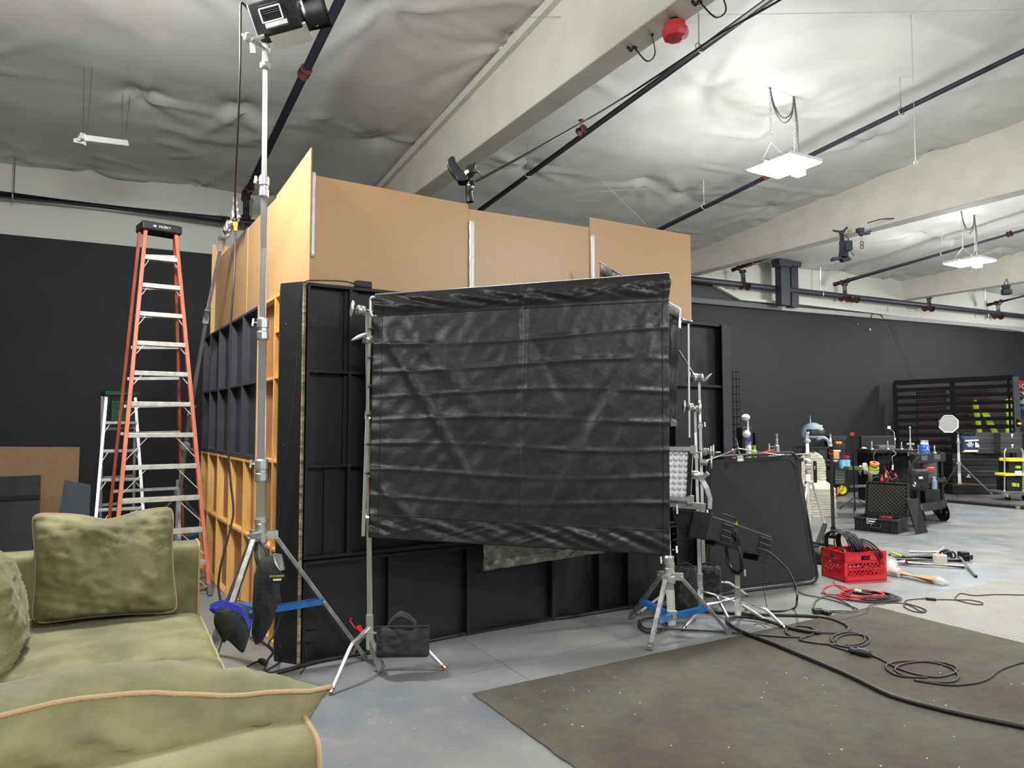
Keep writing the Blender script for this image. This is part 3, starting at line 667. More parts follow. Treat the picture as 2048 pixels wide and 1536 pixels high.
# lamp head
lh = thing('studio_lamp', 'black open-faced lamp with barn doors on top of the tallest chrome stand', 'lamp', ax1(zt))
c = at(556, 38, 4.4); Rx = (at(610, 25, 4.4) - at(500, 55, 4.4)).normalized(); Ry = V((0, 1, 0)); Ry = (Ry - Rx * Ry.dot(Rx) + V((0, 0, .35))).normalized(); Rz = Rx.cross(Ry).normalized()
Ry = Rz.cross(Rx)
mb = MB(); mb.cyl(ax1(zt - .12), ax1(zt + .02), .022, 14); mb.lathe(ax1(zt - .14), (0, 0, 1), [(.028, 0), (.034, .01), (.034, .03), (.026, .04)], 14); mb.build('spigot', M_steel, lh)
mb = MB(); mb.box(c, (.30, .20, .2), (Rx, Ry, Rz)); bd = mb.build('lamp_body', M_blkmet, lh, bevel=.012)
for k in range(5):
    mb = MB(); mb.box(c - Ry * .102 + Rz * (.04 + .012 * k - .02) - Rx * .02, (.12, .006, .004), (Rx, Ry, Rz)); mb.build('vent_fin', M_gryp, bd)
f0 = c - Ry * .11 - Rx * .01
for a, b_ in (((-.07, -.03), (.06, -.03)), ((-.07, .05), (.06, .05)), ((-.07, -.03), (-.07, .05)), ((.06, -.03), (.06, .05))):
    mb = MB(); mb.bar(f0 + Rx * a[0] + Rz * a[1], f0 + Rx * b_[0] + Rz * b_[1], .006, .006); mb.build('rear_frame', M_whpl, bd)
mb = MB(); mb.bar(f0 - Rz * .055 - Rx * .06, f0 - Rz * .055 + Rx * .08, .02, .03); mb.build('rear_plate', M_alu, bd)
mb = MB(); mb.bar(c - Rz * .115 - Rx * .08, c - Rz * .115 + Rx * .17, .2, .012); mb.bar(c + Rx * .165 - Rz * .115, c + Rx * .165 + Rz * .1, .2, .01); mb.build('yoke', M_whpl, lh, label='white bracket')
for s_, lb in ((-1, 0), (1, 1)):
    pass
q = at(607, 22, 4.35)
def leaf(u, v):
    a = -.5 + u * 1.0
    return c + Rx * (.17 + .16 * v) + Rz * (-.12 + .2 * u) - Ry * (.10 + .05 * v - .08 * (u - .5) ** 2 * 4) - Rz * (.02 * v)
mb = MB(); mb.grid(leaf, 8, 6); mb.build('barn_door', M_blkmet, lh, solid=.003)
def leaf2(u, v): return c + Rx * (.16 + .14 * v) + Ry * (-.1 + .2 * u) + Rz * (.1 + .03 * v)
mb = MB(); mb.grid(leaf2, 6, 5); mb.build('barn_door', M_blkmet, lh, solid=.003)
mb = MB(); mb.cyl(c + Rx * .15, c + Rx * .19, .1, 20); mb.build('lens_ring', M_alu, lh)
k0 = at(505, 80, 4.33); mb = MB(); mb.cyl(k0, ax1(zt) + V((.0, 0, -.02)), .016, 10); mb.lathe(k0 - V((.02, .02, 0)), V((.5, -.8, .1)), [(.02, -.01), (.03, 0), (.03, .02), (.018, .03)], 14)
for aa in (.5, 2.6, 4.7):
    d = V((math.cos(aa), .25, math.sin(aa))); mb.bar(k0, k0 + d * .075, .035, .012)
mb.build('wing_handle', M_steel, lh)
k1 = at(550, 88, 4.38); mb = MB(); tee(mb, ax1(zt - .03), (1, -.2, .1), (0, .3, 1)); mb.build('locking_tee', M_steel, lh)
# cable from the lamp down
pts = [at(497, 20, 4.45), at(483, 6, 4.4), at(481, 40, 4.42), at(480, 150, 4.5), at(474, 300, 4.8), at(470, 400, 5.2), at(472, 440, 5.4), at(471, 470, 5.3), at(468, 560, 5.1), at(461, 660, 5.05), at(459, 760, 5.0), at(456, 880, 4.95), at(461, 960, 4.9), at(467, 1020, 4.85), at(460, 1060, 4.8), at(442, 1130, 4.72), at(437, 1170, 4.7), at(441, 1200, 4.68)]
mb = MB(); mb.tube(spl(pts, 6), .0075, 7); solo(mb, 'lamp_cable', M_cable, 'long cable hanging from the black lamp down past the pine flats', 'cable')
mb = MB(); mb.cyl(at(471, 446, 5.35), at(471, 462, 5.33), .02, 10, r2=.012); solo(mb, 'cable_plug', M_orange, 'small orange plug on the cable at the boom clamp', 'plug')
# boom stand behind the ladder
t = thing('boom_stand', 'chrome stand with leaning boom arm behind the orange ladder', 'stand', V((at(345, 1020, 7.5).x, 7.5, 0)))
def seg(n, a, b_, r, m): mb = MB(); mb.cyl(a, b_, r, 12); return mb.build(n, m, t)
A = at(447, 462, 6.0); B_ = at(368, 905, 6.7); C_ = at(343, 985, 6.9)
seg('boom_arm', at(441, 498, 6.62), at(414, 628, 6.95), .017, M_alu); seg('boom_arm', at(414, 628, 6.95), at(380, 830, 7.3), .02, M_alu); seg('boom_arm', at(380, 830, 7.3), at(360, 975, 7.5), .024, M_alu)
seg('arm_sleeve', at(447, 462, 6.55), at(439, 500, 6.63), .036, M_steel); seg('arm_sleeve', at(415, 620, 6.93), at(411, 646, 6.98), .028, M_steel); seg('arm_sleeve', at(386, 812, 7.25), at(381, 832, 7.3), .033, M_steel)
mb = MB(); b0 = V((at(358, 985, 7.5).x, 7.5, 0)); mb.cyl(b0 + V((0, 0, .12)), b0 + V((0, 0, .95)), .03, 14); mb.build('column_section', M_chrome, t)
mb = MB(); k = at(372, 893, 7.36); mb.lathe(k, (.2, -1, .1), [(.04, -.05), (.05, -.04), (.05, .03), (.03, .04)], 16); mb.bar(k + V((.05, 0, -.02)), k + V((.14, -.02, -.07)), .03, .02); mb.build('pivot', M_gryp, t)
for fx, fy in ((-.75, .1), (.38, .55), (.32, -.62)):
    mb = MB(); mb.bar(b0 + V((0, 0, .8)), b0 + V((fx, fy, .015)), .03, .025); mb.build('leg', M_zinc, t)
mb = MB(); mb.lathe(b0 + V((0, 0, .76)), (0, 0, 1), [(.036, 0), (.05, .01), (.05, .09), (.036, .1)], 14); mb.build('hub', M_steel, t)
mb = MB(); mb.bar(b0 + V((0, 0, .3)), b0 + V((.2, -.36, .36)), .04, .03); mb.bar(b0 + V((0, 0, .3)), b0 + V((.22, .3, .36)), .04, .03); mb.build('brace', M_blue, t)
# clamp cluster at the boom top
t = thing('boom_clamp', 'cluster of chrome clamps where leaning boom meets top of set', 'clamp', at(460, 455, 6.4))
for (px, py, r, a) in ((447, 470, .045, (1, -.4, .2)), (456, 458, .035, (.2, -1, .3)), (462, 446, .03, (1, .2, .4)), (470, 437, .035, (0, -1, .5))):
    knuckle(t, at(px, py, 6.5 - (px - 447) * .015), a, (0, .2, 1), r)
mb = MB(); mb.cyl(at(447, 466, 6.5), at(474, 432, 6.2), .015, 8); mb.cyl(at(452, 440, 6.4), at(486, 450, 6.25), .019, 8); mb.build('clamp_rod', M_blkmet, t)
mb = MB(); mb.lathe(at(471, 436, 6.2), (-.05, 0, 1), [(.04, 0), (.045, .02), (.03, .06), (.034, .08), (.02, .12), (.026, .14), (.012, .2)], 14); mb.build('spigot', M_steel, t)

# ================================================================ sandbags at the tall stand
def cushion(mb, c, X, Y, Z, w, h, t, nu=22, nv=18, p=3.0, wr=.0, seed=0, corner=.0, flop=None, edge=.06, rnd=.14):
    """two-sided stuffed shape: X width, Y height, Z thickness"""
    X, Y, Z = V(X).normalized(), V(Y).normalized(), V(Z).normalized()
    def f(u, v, s):
        a, b_ = u * 2 - 1, v * 2 - 1
        k = max(0, (1 - abs(a) ** p)) ** .5 * max(0, (1 - abs(b_) ** p)) ** .5
        q = 1 - corner * (1 - (1 - a * a) * .9) * 0
        ins = edge * (1 - abs(a) ** 2) * abs(b_) ** 6; ins2 = edge * (1 - abs(b_) ** 2) * abs(a) ** 6
        ra = (1 - rnd * b_ * b_ * abs(b_) ** 6); rb = (1 - rnd * a * a * abs(a) ** 6)
        pt = c + X * (a * w / 2 * (1 - ins2) * (1 - rnd * .5 * abs(a * b_) ** 8)) + Y * (b_ * h / 2 * (1 - ins) * (1 - rnd * .5 * abs(a * b_) ** 8)) + Z * (s * t / 2 * k)
        if wr: 
            e = max(abs(a), abs(b_)); nz = noise.noise(V((a * 2.5 + seed, b_ * 2.5, s))) * .6 + noise.noise(V((a * 7 + seed, b_ * 5, s * 3))) * .3 * (.4 + e)
            rg = (1 - abs(noise.noise(V((a * 1.6 + seed * 3, b_ * 5.5 + a * 1.5, s * 7))))) ** 10 * (.25 + e)
            pt += Z * (s * wr * (nz + .55 * rg) * min(1, k * 2.5))
        if flop: pt = flop(pt, a, b_)
        return pt
    mb.grid(lambda u, v: f(u, v, 1), nu, nv); mb.grid(lambda u, v: f(1 - u, v, -1), nu, nv)
    return lambda u, v: f(u, v, 0)
cw = V((0, 0, 0))
b = thing('sandbag', 'grey-green sandbag with blue strap hung low on the tall stand leg', 'sandbag', at(468, 1290, 3.93))
def fl1(p, a, b_): return p + V((.0, 0, -.06)) * max(0, (-b_)) * (1 + .8 * a) + V((.02 * b_, 0, 0))
ol2 = spl([V((p[0], p[1], 0)) for p in [(430, 1225), (442, 1210), (458, 1205), (478, 1207), (496, 1219), (503, 1240), (499, 1270), (489, 1302), (481, 1304), (466, 1290), (455, 1281), (447, 1286), (438, 1268), (428, 1248)]], 4, closed=True)
def bagf2(s):
    def g(u, v):
        n = len(ol2); x = u * n; i = int(x) % n; f = x - int(x); q = ol2[i].lerp(ol2[(i + 1) % n], f)
        px = 468 + (q.x - 468) * v; py = 1242 + (q.y - 1242) * v; vd = 1 if py < 1262 else max(.25, 1 - (py - 1262) / 55)
        dep = 3.93 - s * .075 * vd * max(0, 1 - v ** 2.6) ** .55 + s * .014 * v * noise.noise(V((px * .05 + py * .09, py * .03, s * 4 + 2)))
        return at(px, py, dep)
    return g
mb = MB(); mb.grid(bagf2(1), 70, 12); mb.grid(lambda u, v: bagf2(-1)(1 - u, v), 70, 12); mb.build('bag_body', M_bagg, b)
mb = MB(); pts = [at(420, 1214, 3.93), at(440, 1206, 3.87), at(455, 1210, 3.84), at(475, 1217, 3.83), at(490, 1230, 3.83), at(500, 1254, 3.85)]
P = spl(pts, 6)
mb.grid(lambda u, v: P[min(int(u * 30), 30)] + V((0.004, 0, .014)) * (v * 2 - 1) * 1.1, 30, 1, smooth=False); mb.build('strap', M_strap, b, solid=.004)
mb = MB(); P2 = spl([at(420, 1214, 3.93), at(432, 1221, 3.95), at(450, 1211, 3.9)], 6); mb.grid(lambda u, v: P2[min(int(u * 12), 12)] + V((0, 0, .02)) * (v * 2 - 1), 12, 1); mb.build('strap', M_strap, b, solid=.004)
b = thing('sandbag', 'long black sandbag with a small yellow-lettered patch on the tall stand', 'sandbag', at(530, 1285, 4.25))
# outline of the hanging bag in its own plane (metres), built with thickness
ol = [(520, 1118), (547, 1108), (566, 1130), (563, 1155), (557, 1205), (545, 1245), (525, 1283), (511, 1290), (503, 1270), (505, 1200), (508, 1150)]
ctr = (532, 1195)
def bagf(s):
    def g(u, v):
        n = len(ol); x = u * n; i = int(x) % n; f = x - int(x); a = ol[i]; b2 = ol[(i + 1) % n]
        q = (a[0] + (b2[0] - a[0]) * f, a[1] + (b2[1] - a[1]) * f)
        px = ctr[0] + (q[0] - ctr[0]) * v; py = ctr[1] + (q[1] - ctr[1]) * v
        dep = 4.24 - s * .055 * max(0, 1 - v ** 3) ** .6 + s * .008 * noise.noise(V((px * .08, py * .03, s * 4)))
        return at(px, py, dep)
    return g
mb = MB(); mb.grid(bagf(1), 44, 8); mb.grid(lambda u, v: bagf(-1)(1 - u, v), 44, 8); mb.build('bag_body', M_nylon2, b)
mb = MB(); mb.prism([at(544, 1148, 4.18), at(566, 1147, 4.185), at(564, 1163, 4.185), at(541, 1164, 4.18)], (0, -.003, 0)); pt_ = mb.build('patch', M_blkpl, b)
mb = MB(); mb.prism([at(546, 1158, 4.176), at(563, 1157, 4.18), at(562, 1161, 4.18), at(546, 1161.5, 4.176)], (0, -.002, 0)); mb.build('patch_bar', M_whpl, pt_)
text('OOOOOO', 'patch_lettering', .017, at(554, 1152.5, 4.172), (1, .15, .02), (0, 0, 1), M_yel, pt_)
mb = MB(); P = [at(546, 1108, 4.2), at(562, 1110, 4.2), at(568, 1140, 4.2), at(560, 1142, 4.19), at(550, 1128, 4.19)]; mb.prism(P, (0, .02, 0)); mb.build('silver_flap', M_silver, b)
mb = MB(); mb.tube(spl([at(513, 1082, 4.35), at(512, 1110, 4.28), at(518, 1135, 4.25)], 5), .011, 6); mb.tube(spl([at(520, 1085, 4.35), at(530, 1098, 4.28), at(538, 1115, 4.25)], 5), .008, 6); mb.build('strap', M_nylon2, b)

# ================================================================ ladders
def ladder(label, fl_, fr, tl, tr, H_, n, rl, rr, rear_m, steps_m, rails_m, step_t=.075, rear_bars=(), cap=True, rw=.065, name='step_ladder'):
    fl_, fr, tl, tr, rl, rr = [V(p) for p in (fl_, fr, tl, tr, rl, rr)]
    t = thing(name, label, 'ladder', (fl_ + fr + rl + rr) / 4)
    W_ = (fr - fl_).normalized(); upv = ((tl + tr) / 2 - (fl_ + fr) / 2).normalized(); nrm = W_.cross(upv).normalized()
    for a, b_ in ((fl_, tl), (fr, tr)):
        mb = MB(); mb.bar(a, b_, .034, rw, nrm); r_ = mb.build('front_rail', rails_m, t, bevel=.003)
        mb = MB(); u = (b_ - a).normalized(); mb.bar(a - u * .0, a + u * .1, .036, rw + .014, nrm); mb.build('rail_foot', M_gryp, r_)
        for i in range(1, n + 1):
            for dz in (-.03, .09 if i < n else -.1):
                q = a + (b_ - a) * ((i * H_ / (n + 1) + dz) / (H_)); s_ = (-nrm if True else nrm)
                mb = MB(); mb.cyl(q + nrm * -(rw / 2), q - nrm * (rw / 2 + .004), .008, 6)
                if (q - cam.location).dot(nrm) < 0: pass
                mb.build('rivet', M_gryp, r_)
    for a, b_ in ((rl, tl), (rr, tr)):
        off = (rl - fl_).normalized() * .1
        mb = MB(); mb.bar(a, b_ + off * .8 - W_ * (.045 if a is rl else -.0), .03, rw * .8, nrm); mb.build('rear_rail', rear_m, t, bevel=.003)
    back = ((rl + rr) / 2 - (fl_ + fr) / 2).normalized(); back.z = 0
    for i in range(1, n + 1):
        k = i / (n + 1); a = fl_ + (tl - fl_) * k; b_ = fr + (tr - fr) * k
        mb = MB(); mb.box((a + b_) / 2 + back * .015, ((b_ - a).length - .02, .09, .03 if step_t < .07 else .042), (W_, back, V((0, 0, 1)))); st = mb.build('step', steps_m, t, bevel=.003)
        L_ = (b_ - a).length; big = k < .5
        dd = .13 if not big else .24; ho = .16 if not big else .3
        for s_, p, q in ((1, a, fl_), (-1, b_, fr)):
            e = p + (q - p).normalized() * dd; h = p + W_ * (s_ * min(L_ * ho, .2)) - nrm * .0
            mb = MB(); mb.bar(h - V((0, 0, .015)), e, .005, .022, nrm); mb.build('step_brace', M_step, st)
    for k in rear_bars:
        a = rl + (tl - rl) * k; b_ = rr + (tr - rr) * k; mb = MB(); mb.bar(a, b_, .03, .03); mb.build('rear_bar', M_alu, t)
    return t
LT = 3.44
pTL, pTR = at(291, 462, 6.86), at(351, 465, 7.04)
fL, fR = V((-3.374, 6.05, 0)), V((-2.715, 6.47, 0))
c_ = (pTL + pTR) / 2; wv = (pTR - pTL)
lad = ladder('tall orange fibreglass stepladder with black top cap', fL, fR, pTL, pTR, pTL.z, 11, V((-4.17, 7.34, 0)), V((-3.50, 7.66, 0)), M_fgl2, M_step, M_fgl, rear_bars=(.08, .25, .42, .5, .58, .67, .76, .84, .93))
WW = V((wv.x, wv.y, 0)).normalized(); BB = V((-WW.y, WW.x, 0))
mb = MB(); mb.box(c_ + BB * .06 + V((0, 0, .03)), (wv.length + .09, .26, .085), (WW, BB, V((0, 0, 1)))); cp_ = mb.build('top_cap', M_blkpl, lad, bevel=.015)
text('HUSKY', 'cap_lettering', .035, c_ - BB * .073 + V((0, 0, .03)) + WW * .02, WW, (0, 0, 1), M_whpl, cp_)
mb = MB(); q = c_ - BB * .071 + V((0, 0, .03)) - WW * .07; mb.prism([q + WW * -.02, q + V((0, 0, .012)), q + WW * .015, q - V((0, 0, .012))], -BB * .002); mb.build('cap_emblem', M_whpl, cp_)
# aluminium twin stepladder behind
yA = 7.75
aTL, aTR = at(213, 792, 7.95), at(270, 790, 8.15); gL = at(190, 1060, 7.55); gR = at(290, 1075, 7.75)
def drop(a, b_): # extend to floor
    k = a.z / (a.z - b_.z); return a + (b_ - a) * k
gL = drop(aTL, gL); gR = drop(aTR, gR)
bk = V((-.38, .64, 0)).normalized()
lad2 = ladder('small aluminium stepladder with green top behind the orange one', gL, gR, aTL, aTR, aTL.z, 5, gL + bk * 1.0 + V((.1, 0, 0)), gR + bk * 1.0 - V((.1, 0, 0)), M_alu, M_step, M_alu, step_t=.06, rear_bars=(.16, .33, .5, .66, .8), rw=.05)
c2 = (aTL + aTR) / 2; w2 = V((aTR.x - aTL.x, aTR.y - aTL.y, 0)); WW2 = w2.normalized(); BB2 = V((-WW2.y, WW2.x, 0))
mb = MB(); mb.box(c2 + BB2 * .04 + V((0, 0, .02)), (w2.length + .06, .22, .05), (WW2, BB2, V((0, 0, 1)))); mb.build('top_cap', M_grnpl, lad2, bevel=.01)
mb = MB(); a = c2 + WW2 * .02 - V((0, 0, .18)) ; mb.box(a, (w2.length * .86, .12, .24), (WW2, BB2, V((0, 0, 1)))); tr_ = mb.build('tool_tray', M_grnpl, lad2, bevel=.015)
mb = MB(); mb.box(a - BB2 * .062 + V((0, 0, .06)), (w2.length * .7, .01, .05), (WW2, BB2, V((0, 0, 1)))); mb.build('tray_lip', M_grnpl, tr_)
# things leaning against the back wall at far left
def lean(label, pts, th, m, cat, name):
    mb = MB(); mb.prism(pts, (WN.x * th, WN.y * th, 0)); return solo(mb, name, m, label, cat)
def wl(px, py, o): return wp(px, py, o)
def floor_under(px, o):  # floor point at wall offset o, column px
    p = wp(px, 900, o); return V((p.x, p.y, 0))
a = wl(-40, 893, .06); b_ = wl(160, 894, .06); c1 = floor_under(157, .3); c0 = floor_under(-40, .3); 
lean('large brown cardboard sheet leaning on black wall behind the sofa', [a, c0, c1, b_], .01, M_card, 'cardboard', 'cardboard_sheet')
a = wl(-40, 955, .36); b_ = wl(82, 950, .36); c1 = floor_under(84, .62); c0 = floor_under(-40, .62)
t = thing('black_board', 'black painted board with worn edges leaning before the cardboard', 'board', (c0 + c1) / 2)
n3 = V((WN.x, WN.y, 0)); mb = MB(); mb.prism([a, c0, c1, b_], n3 * .015); mb.build('board_face', M_blackp, t)
mb = MB(); k = .38; mb.bar(a + (c0 - a) * .3 + n3 * .03, b_ + (c1 - b_) * .3 + n3 * .03, .03, .05); mb.build('batten', M_blackp, t)
a = wl(129, 960, .45); b_ = wl(182, 969, .42); c1 = wl(176, 1100, .6); c0 = wl(108, 1095, .62); c1.z = c0.z = .0
lean('small slate-blue board tilted in front of the brown cardboard', [a, c0, c1, b_], .02, M_dkblue, 'board', 'small_board')
# ================================================================ big black cloth frame
TLc, TRc, BRc, BLc = (747, 591, 4.42), (1337, 547, 5.05), (1342, 1112, 5.05), (736, 1074, 4.42)
def cq(u, v):      # u across 0..1, v down 0..1; true plane between two verticals
    a, b_ = V(at(*TLc)), V(at(*TRc)); c, d = V(at(*BLc)), V(at(*BRc))
    p = a + (b_ - a) * u; q = c + (d - c) * u
    return p + (q - p) * v
Nc = (at(*TRc) - at(*TLc)); Nc = V((Nc.y, -Nc.x, 0)).normalized()
hh = [.095, .205, .31, .415, .52, .625, .73, .83]
def cdisp(u, v):
    z = 0.0
    z += .016 * math.sin(u * 3.1 + v * 1.2)
    for i, h in enumerate(hh[1:]):                                    # packing folds
        k = v - (h + .012 * math.sin(u * 5 + i)) ; s = .0075 * (.55 + .6 * noise.noise(V((u * 6, i * 3.1, 0))))
        z += s * 1.15 * math.exp(-(k / .0085) ** 2)
    k = u - (.465 + .004 * math.sin(v * 9)); z += .009 * math.exp(-(k / .004) ** 2) - .006 * math.exp(-((k - .01) / .008) ** 2)
    # hanging drags
    for (u0, v0, u1, v1, w_, s) in ((.0, .1, .30, .75, .02, .013), (.02, .0, .36, .55, .03, .012), (1.0, .1, .62, .62, .025, -.012), (1.0, .0, .74, .9, .04, .016), (.9, .2, .6, .8, .03, .012), (.5, .2, .62, .45, .02, -.007), (.0, .75, .15, .95, .02, .012)):
        dx, dy = u1 - u0, v1 - v0; L2 = dx * dx + dy * dy; tt = ((u - u0) * dx + (v - v0) * dy) / L2
        if -.1 < tt < 1.15:
            dist = ((u - u0) * dy - (v - v0) * dx) / math.sqrt(L2)
            z += s * math.exp(-(dist / w_) ** 2) * max(0, math.sin(max(0, min(1, (tt + .1) / 1.25)) * math.pi)) ** .7
    n1 = noise.noise(V((u * 9 + v * 4, v * 5 - u * 6, 2))); z += .007 * n1 * abs(n1) * 2
    z += .0045 * noise.noise(V((u * 26 + v * 10, v * 16, 5)))
    if v < .085:  # bunched header, diagonal gathers
        k = v / .085; z += (.018 * noise.noise(V((u * 16 - v * 40, v * 22, 9))) + .012 * abs(noise.noise(V((u * 30 + v * 120, v * 10, 1))))) * math.sin(k * math.pi) + .02 * math.sin(k * math.pi)
    if v > .905:
        k = (v - .905) / .095; z += (.022 * noise.noise(V((u * 13 - v * 30, v * 16, 4))) + .01 * abs(noise.noise(V((u * 26 + v * 60, v * 8, 7))))) * math.sin(min(1, k * 1.0) * math.pi)
    if u < .06: z += .006 * math.sin(v * 70) * (1 - u / .06)
    return z
cl = thing('cloth_flag', 'large creased black cloth stretched on a frame between two chrome stands', 'black cloth', (cq(.5, 1)))
mb = MB(); mb.grid(lambda u, v: cq(u, v) + Nc * cdisp(u, v), 230, 210); mb.build('cloth', M_nylon, cl, solid=.002)
for k, (u0, v0, u1, v1) in enumerate(((0, .088, 1, .1), (0, .905, 1, .915))):
    mb = MB(); P = []
    for i in range(60):
        u = i / 59; v = v0 + (v1 - v0) * u; P.append(cq(u, v) + Nc * (cdisp(u, v) + .004))
    mb.tube(P, .004, 6); mb.build('hem_seam', M_nylon, cl)
for u in (.028, .975):
    mb = MB(); mb.tube([cq(u, i / 50) + Nc * (cdisp(u, i / 50) + .0025) for i in range(51)], .0025, 5); mb.build('side_seam', M_nylon, cl)
# frame tubes behind cloth
fr_m = M_chrome
back_ = -Nc * .03
mb = MB(); a = at(742, 594, 4.42); a2 = at(740, 640, 4.42)
mb.tube(spl([at(760, 592, 4.44), at(746, 594, 4.42), at(741, 600, 4.42), at(741, 612, 4.42), at(741, 624, 4.42), at(746, 632, 4.42), at(762, 632, 4.44)], 4), .009, 8)
mb.build('corner_loop', M_chrome, cl)
mb = MB(); mb.tube([cq(0.005, .004) + V((0, 0, .008)), cq(1, .002) + V((0, 0, .008))], .009, 8); mb.build('top_tube', M_chrome, cl)
mb = MB(); mb.tube([cq(-.006, .03) + back_, cq(-.012, 1.0) + back_], .011, 8); mb.build('side_tube', M_chrome, cl)
mb = MB(); mb.tube([cq(.0, .985) + back_, cq(1, .985) + back_], .011, 8); mb.build('bottom_tube', M_chrome, cl)
for v in (.14, .26, .38, .5, .62, .74):
    mb = MB(); p = cq(-.004, v); mb.torus(p + back_ * .5, (0, 0, 1), .018, .0025, 12, 4); mb.ball(p + Nc * .004, .014, 8, sc=(1, .6, .7)); mb.build('tie', M_nylon2, cl)
# second floppy: silver-lined black cloth behind
t = thing('lined_flag', 'black cloth with silver lining peeking out behind right edge of the big cloth', 'black cloth', at(1352, 860, 5.45))
def q2(u, v):
    a, b_, c, d = at(1200, 527, 5.75), at(1360, 622, 5.55), at(1353, 852, 5.55), at(1200, 760, 5.75)
    p = a + (b_ - a) * u; q = d + (c - d) * u
    r = p + (q - p) * v
    return r + V((0, -1, 0)) * (.014 * math.sin(u * 22 + v * 2) + .02 * noise.noise(V((u * 8, v * 5, 1))) - .02 * math.exp(-((v - .1) / .03) ** 2))
mb = MB(); mb.grid(q2, 60, 30); mb.build('cloth', M_nylon, t, solid=.003)
mb = MB(); mb.grid(lambda u, v: q2(u * .98, v * .085 + .0) + V((0, -.012, .006)), 60, 6); mb.build('lining_edge', M_silver, t, solid=.002, label='silver lining edge')
mb = MB(); mb.tube([q2(0, -.01), q2(1, -.01), q2(1, .15)], .012, 8); mb.build('frame_tube', M_chrome, t)
mb = MB(); P = [at(1341, 835, 5.45), at(1352, 840, 5.42), at(1358, 852, 5.4), at(1341, 853, 5.45)]; mb.prism(P, (0, -.006, 0)); mb.build('torn_corner', M_silver, t)
mb = MB()
def q3(u, v):
    a, b_, c, d = at(967, 1000, 5.15), at(1225, 960, 5.45), at(1228, 1102, 5.45), at(967, 1142, 5.15)
    p = a + (b_ - a) * u; q = d + (c - d) * u; r = p + (q - p) * v
    return r + V((.2, -1, 0)) * (.02 * noise.noise(V((u * 12 + v * 6, v * 7, 3))) + .012 * noise.noise(V((u * 30, v * 24, 2))) - .012 * math.exp(-((v - .86) / .02) ** 2))
mb.grid(q3, 60, 40); solo(mb, 'silver_sheet', M_silver, 'crinkled silver cloth hanging below the big black cloth', 'cloth', solid=.003)
# ================================================================ century stand at the left edge of the cloth
b0 = (at(741, 1300, 4.5).x, 4.5)
tx = at(734, 622, 4.5)
cs1, axc = cstand('chrome century stand holding left edge of the big black cloth', b0, tx.z, .27, [(at(660, 1376, 4.12).x, 4.12, .5), (at(890, 1333, 4.5).x, 4.52, .62), (at(704, 1300, 4.8).x, 4.8, .5)], [(.15, 1.0, .0165), (.98, 1.62, .0135), (1.6, tx.z, .0115)], lean=(tx.x - b0[0], 0))
mb = MB(); mb.bar(V((b0[0], b0[1], .18)), V((b0[0] + .09, b0[1] - .1, .05)), .03, .05); mb.build('hub_clip', M_steel, cs1)
knuckle(cs1, at(722, 621, 4.45), (-.8, -.6, .1), (.15, 0, 1), .032); knuckle(cs1, at(736, 679, 4.45), (-.8, -.55, .2), (.8, -.1, .4), .032)
mb = MB(); mb.cyl(at(718, 622, 4.46), at(746, 622, 4.45), .012, 8); mb.build('grip_arm', M_steel, cs1)
mb = MB(); p = axc(1.3) ; mb.tube([at(741, 955, 4.47), at(741, 985, 4.47)], .012, 8); mb.build('red_sleeve', M_red2, cs1, label='red sleeve')
# red-marked tool leaning at the leg
mb = MB(); mb.tube(spl([at(704, 1237, 4.72), at(700, 1242, 4.72), at(715, 1262, 4.7), at(725, 1275, 4.68)], 5), .006, 6); mb.cyl(at(716, 1255, 4.7), at(732, 1272, 4.66), .022, 10); solo(mb, 'hand_clamp', M_red2, 'small red hook clamp hanging on the combo stand leg', 'clamp')
# black sandbag on the c-stand leg
b = thing('sandbag', 'black sandbag with carry handle hung on the leg of left century stand', 'sandbag', at(806, 1312, 4.42))
mb = MB(); cen = at(806, 1283, 4.40); cushion(mb, V(cen), (1, .12, -.02), (0, .15, 1), (.1, -1, .1), .33, .19, .12, p=4, wr=.018, seed=8, edge=.03); mb.build('bag_body', M_nylon2, b)
mb = MB(); P = spl([at(775, 1254, 4.4), at(781, 1244, 4.4), at(798, 1229, 4.38), at(812, 1231, 4.38), at(828, 1245, 4.4), at(832, 1253, 4.4)], 6); mb.grid(lambda u, v: P[min(int(u * 30), 30)] + V((.0, .02, .012)) * (v * 2 - 1), 30, 2); mb.build('handle', M_nylon2, b, solid=.005)
mb = MB(); mb.grid(lambda u, v: at(752 + 106 * u, 1252 + 6 * v - 2 * u, 4.35 + .03 * math.sin(u * 9)), 20, 2); mb.build('top_seam', M_nylon2, b, solid=.005)
# ================================================================ combo stand under the right edge
s2, ax2 = combo('short chrome combo stand with blue braces under right edge of cloth', (1.09, 5.36), (1.18, 5.32), [(.06, .56, .03), (.55, 2.5, .022)], .42, [(at(1300, 1292, 4.92).x, 4.92, .62), (at(1460, 1262, 5.27).x, 5.28, .55), (at(1262, 1233, 5.67).x, 5.68, .6)], .13, lw=.034)
mb = MB(); tee(mb, at(1345, 1100, 5.2), (1, -.3, .2), (0, .2, 1)); mb.build('locking_tee', M_steel, s2)
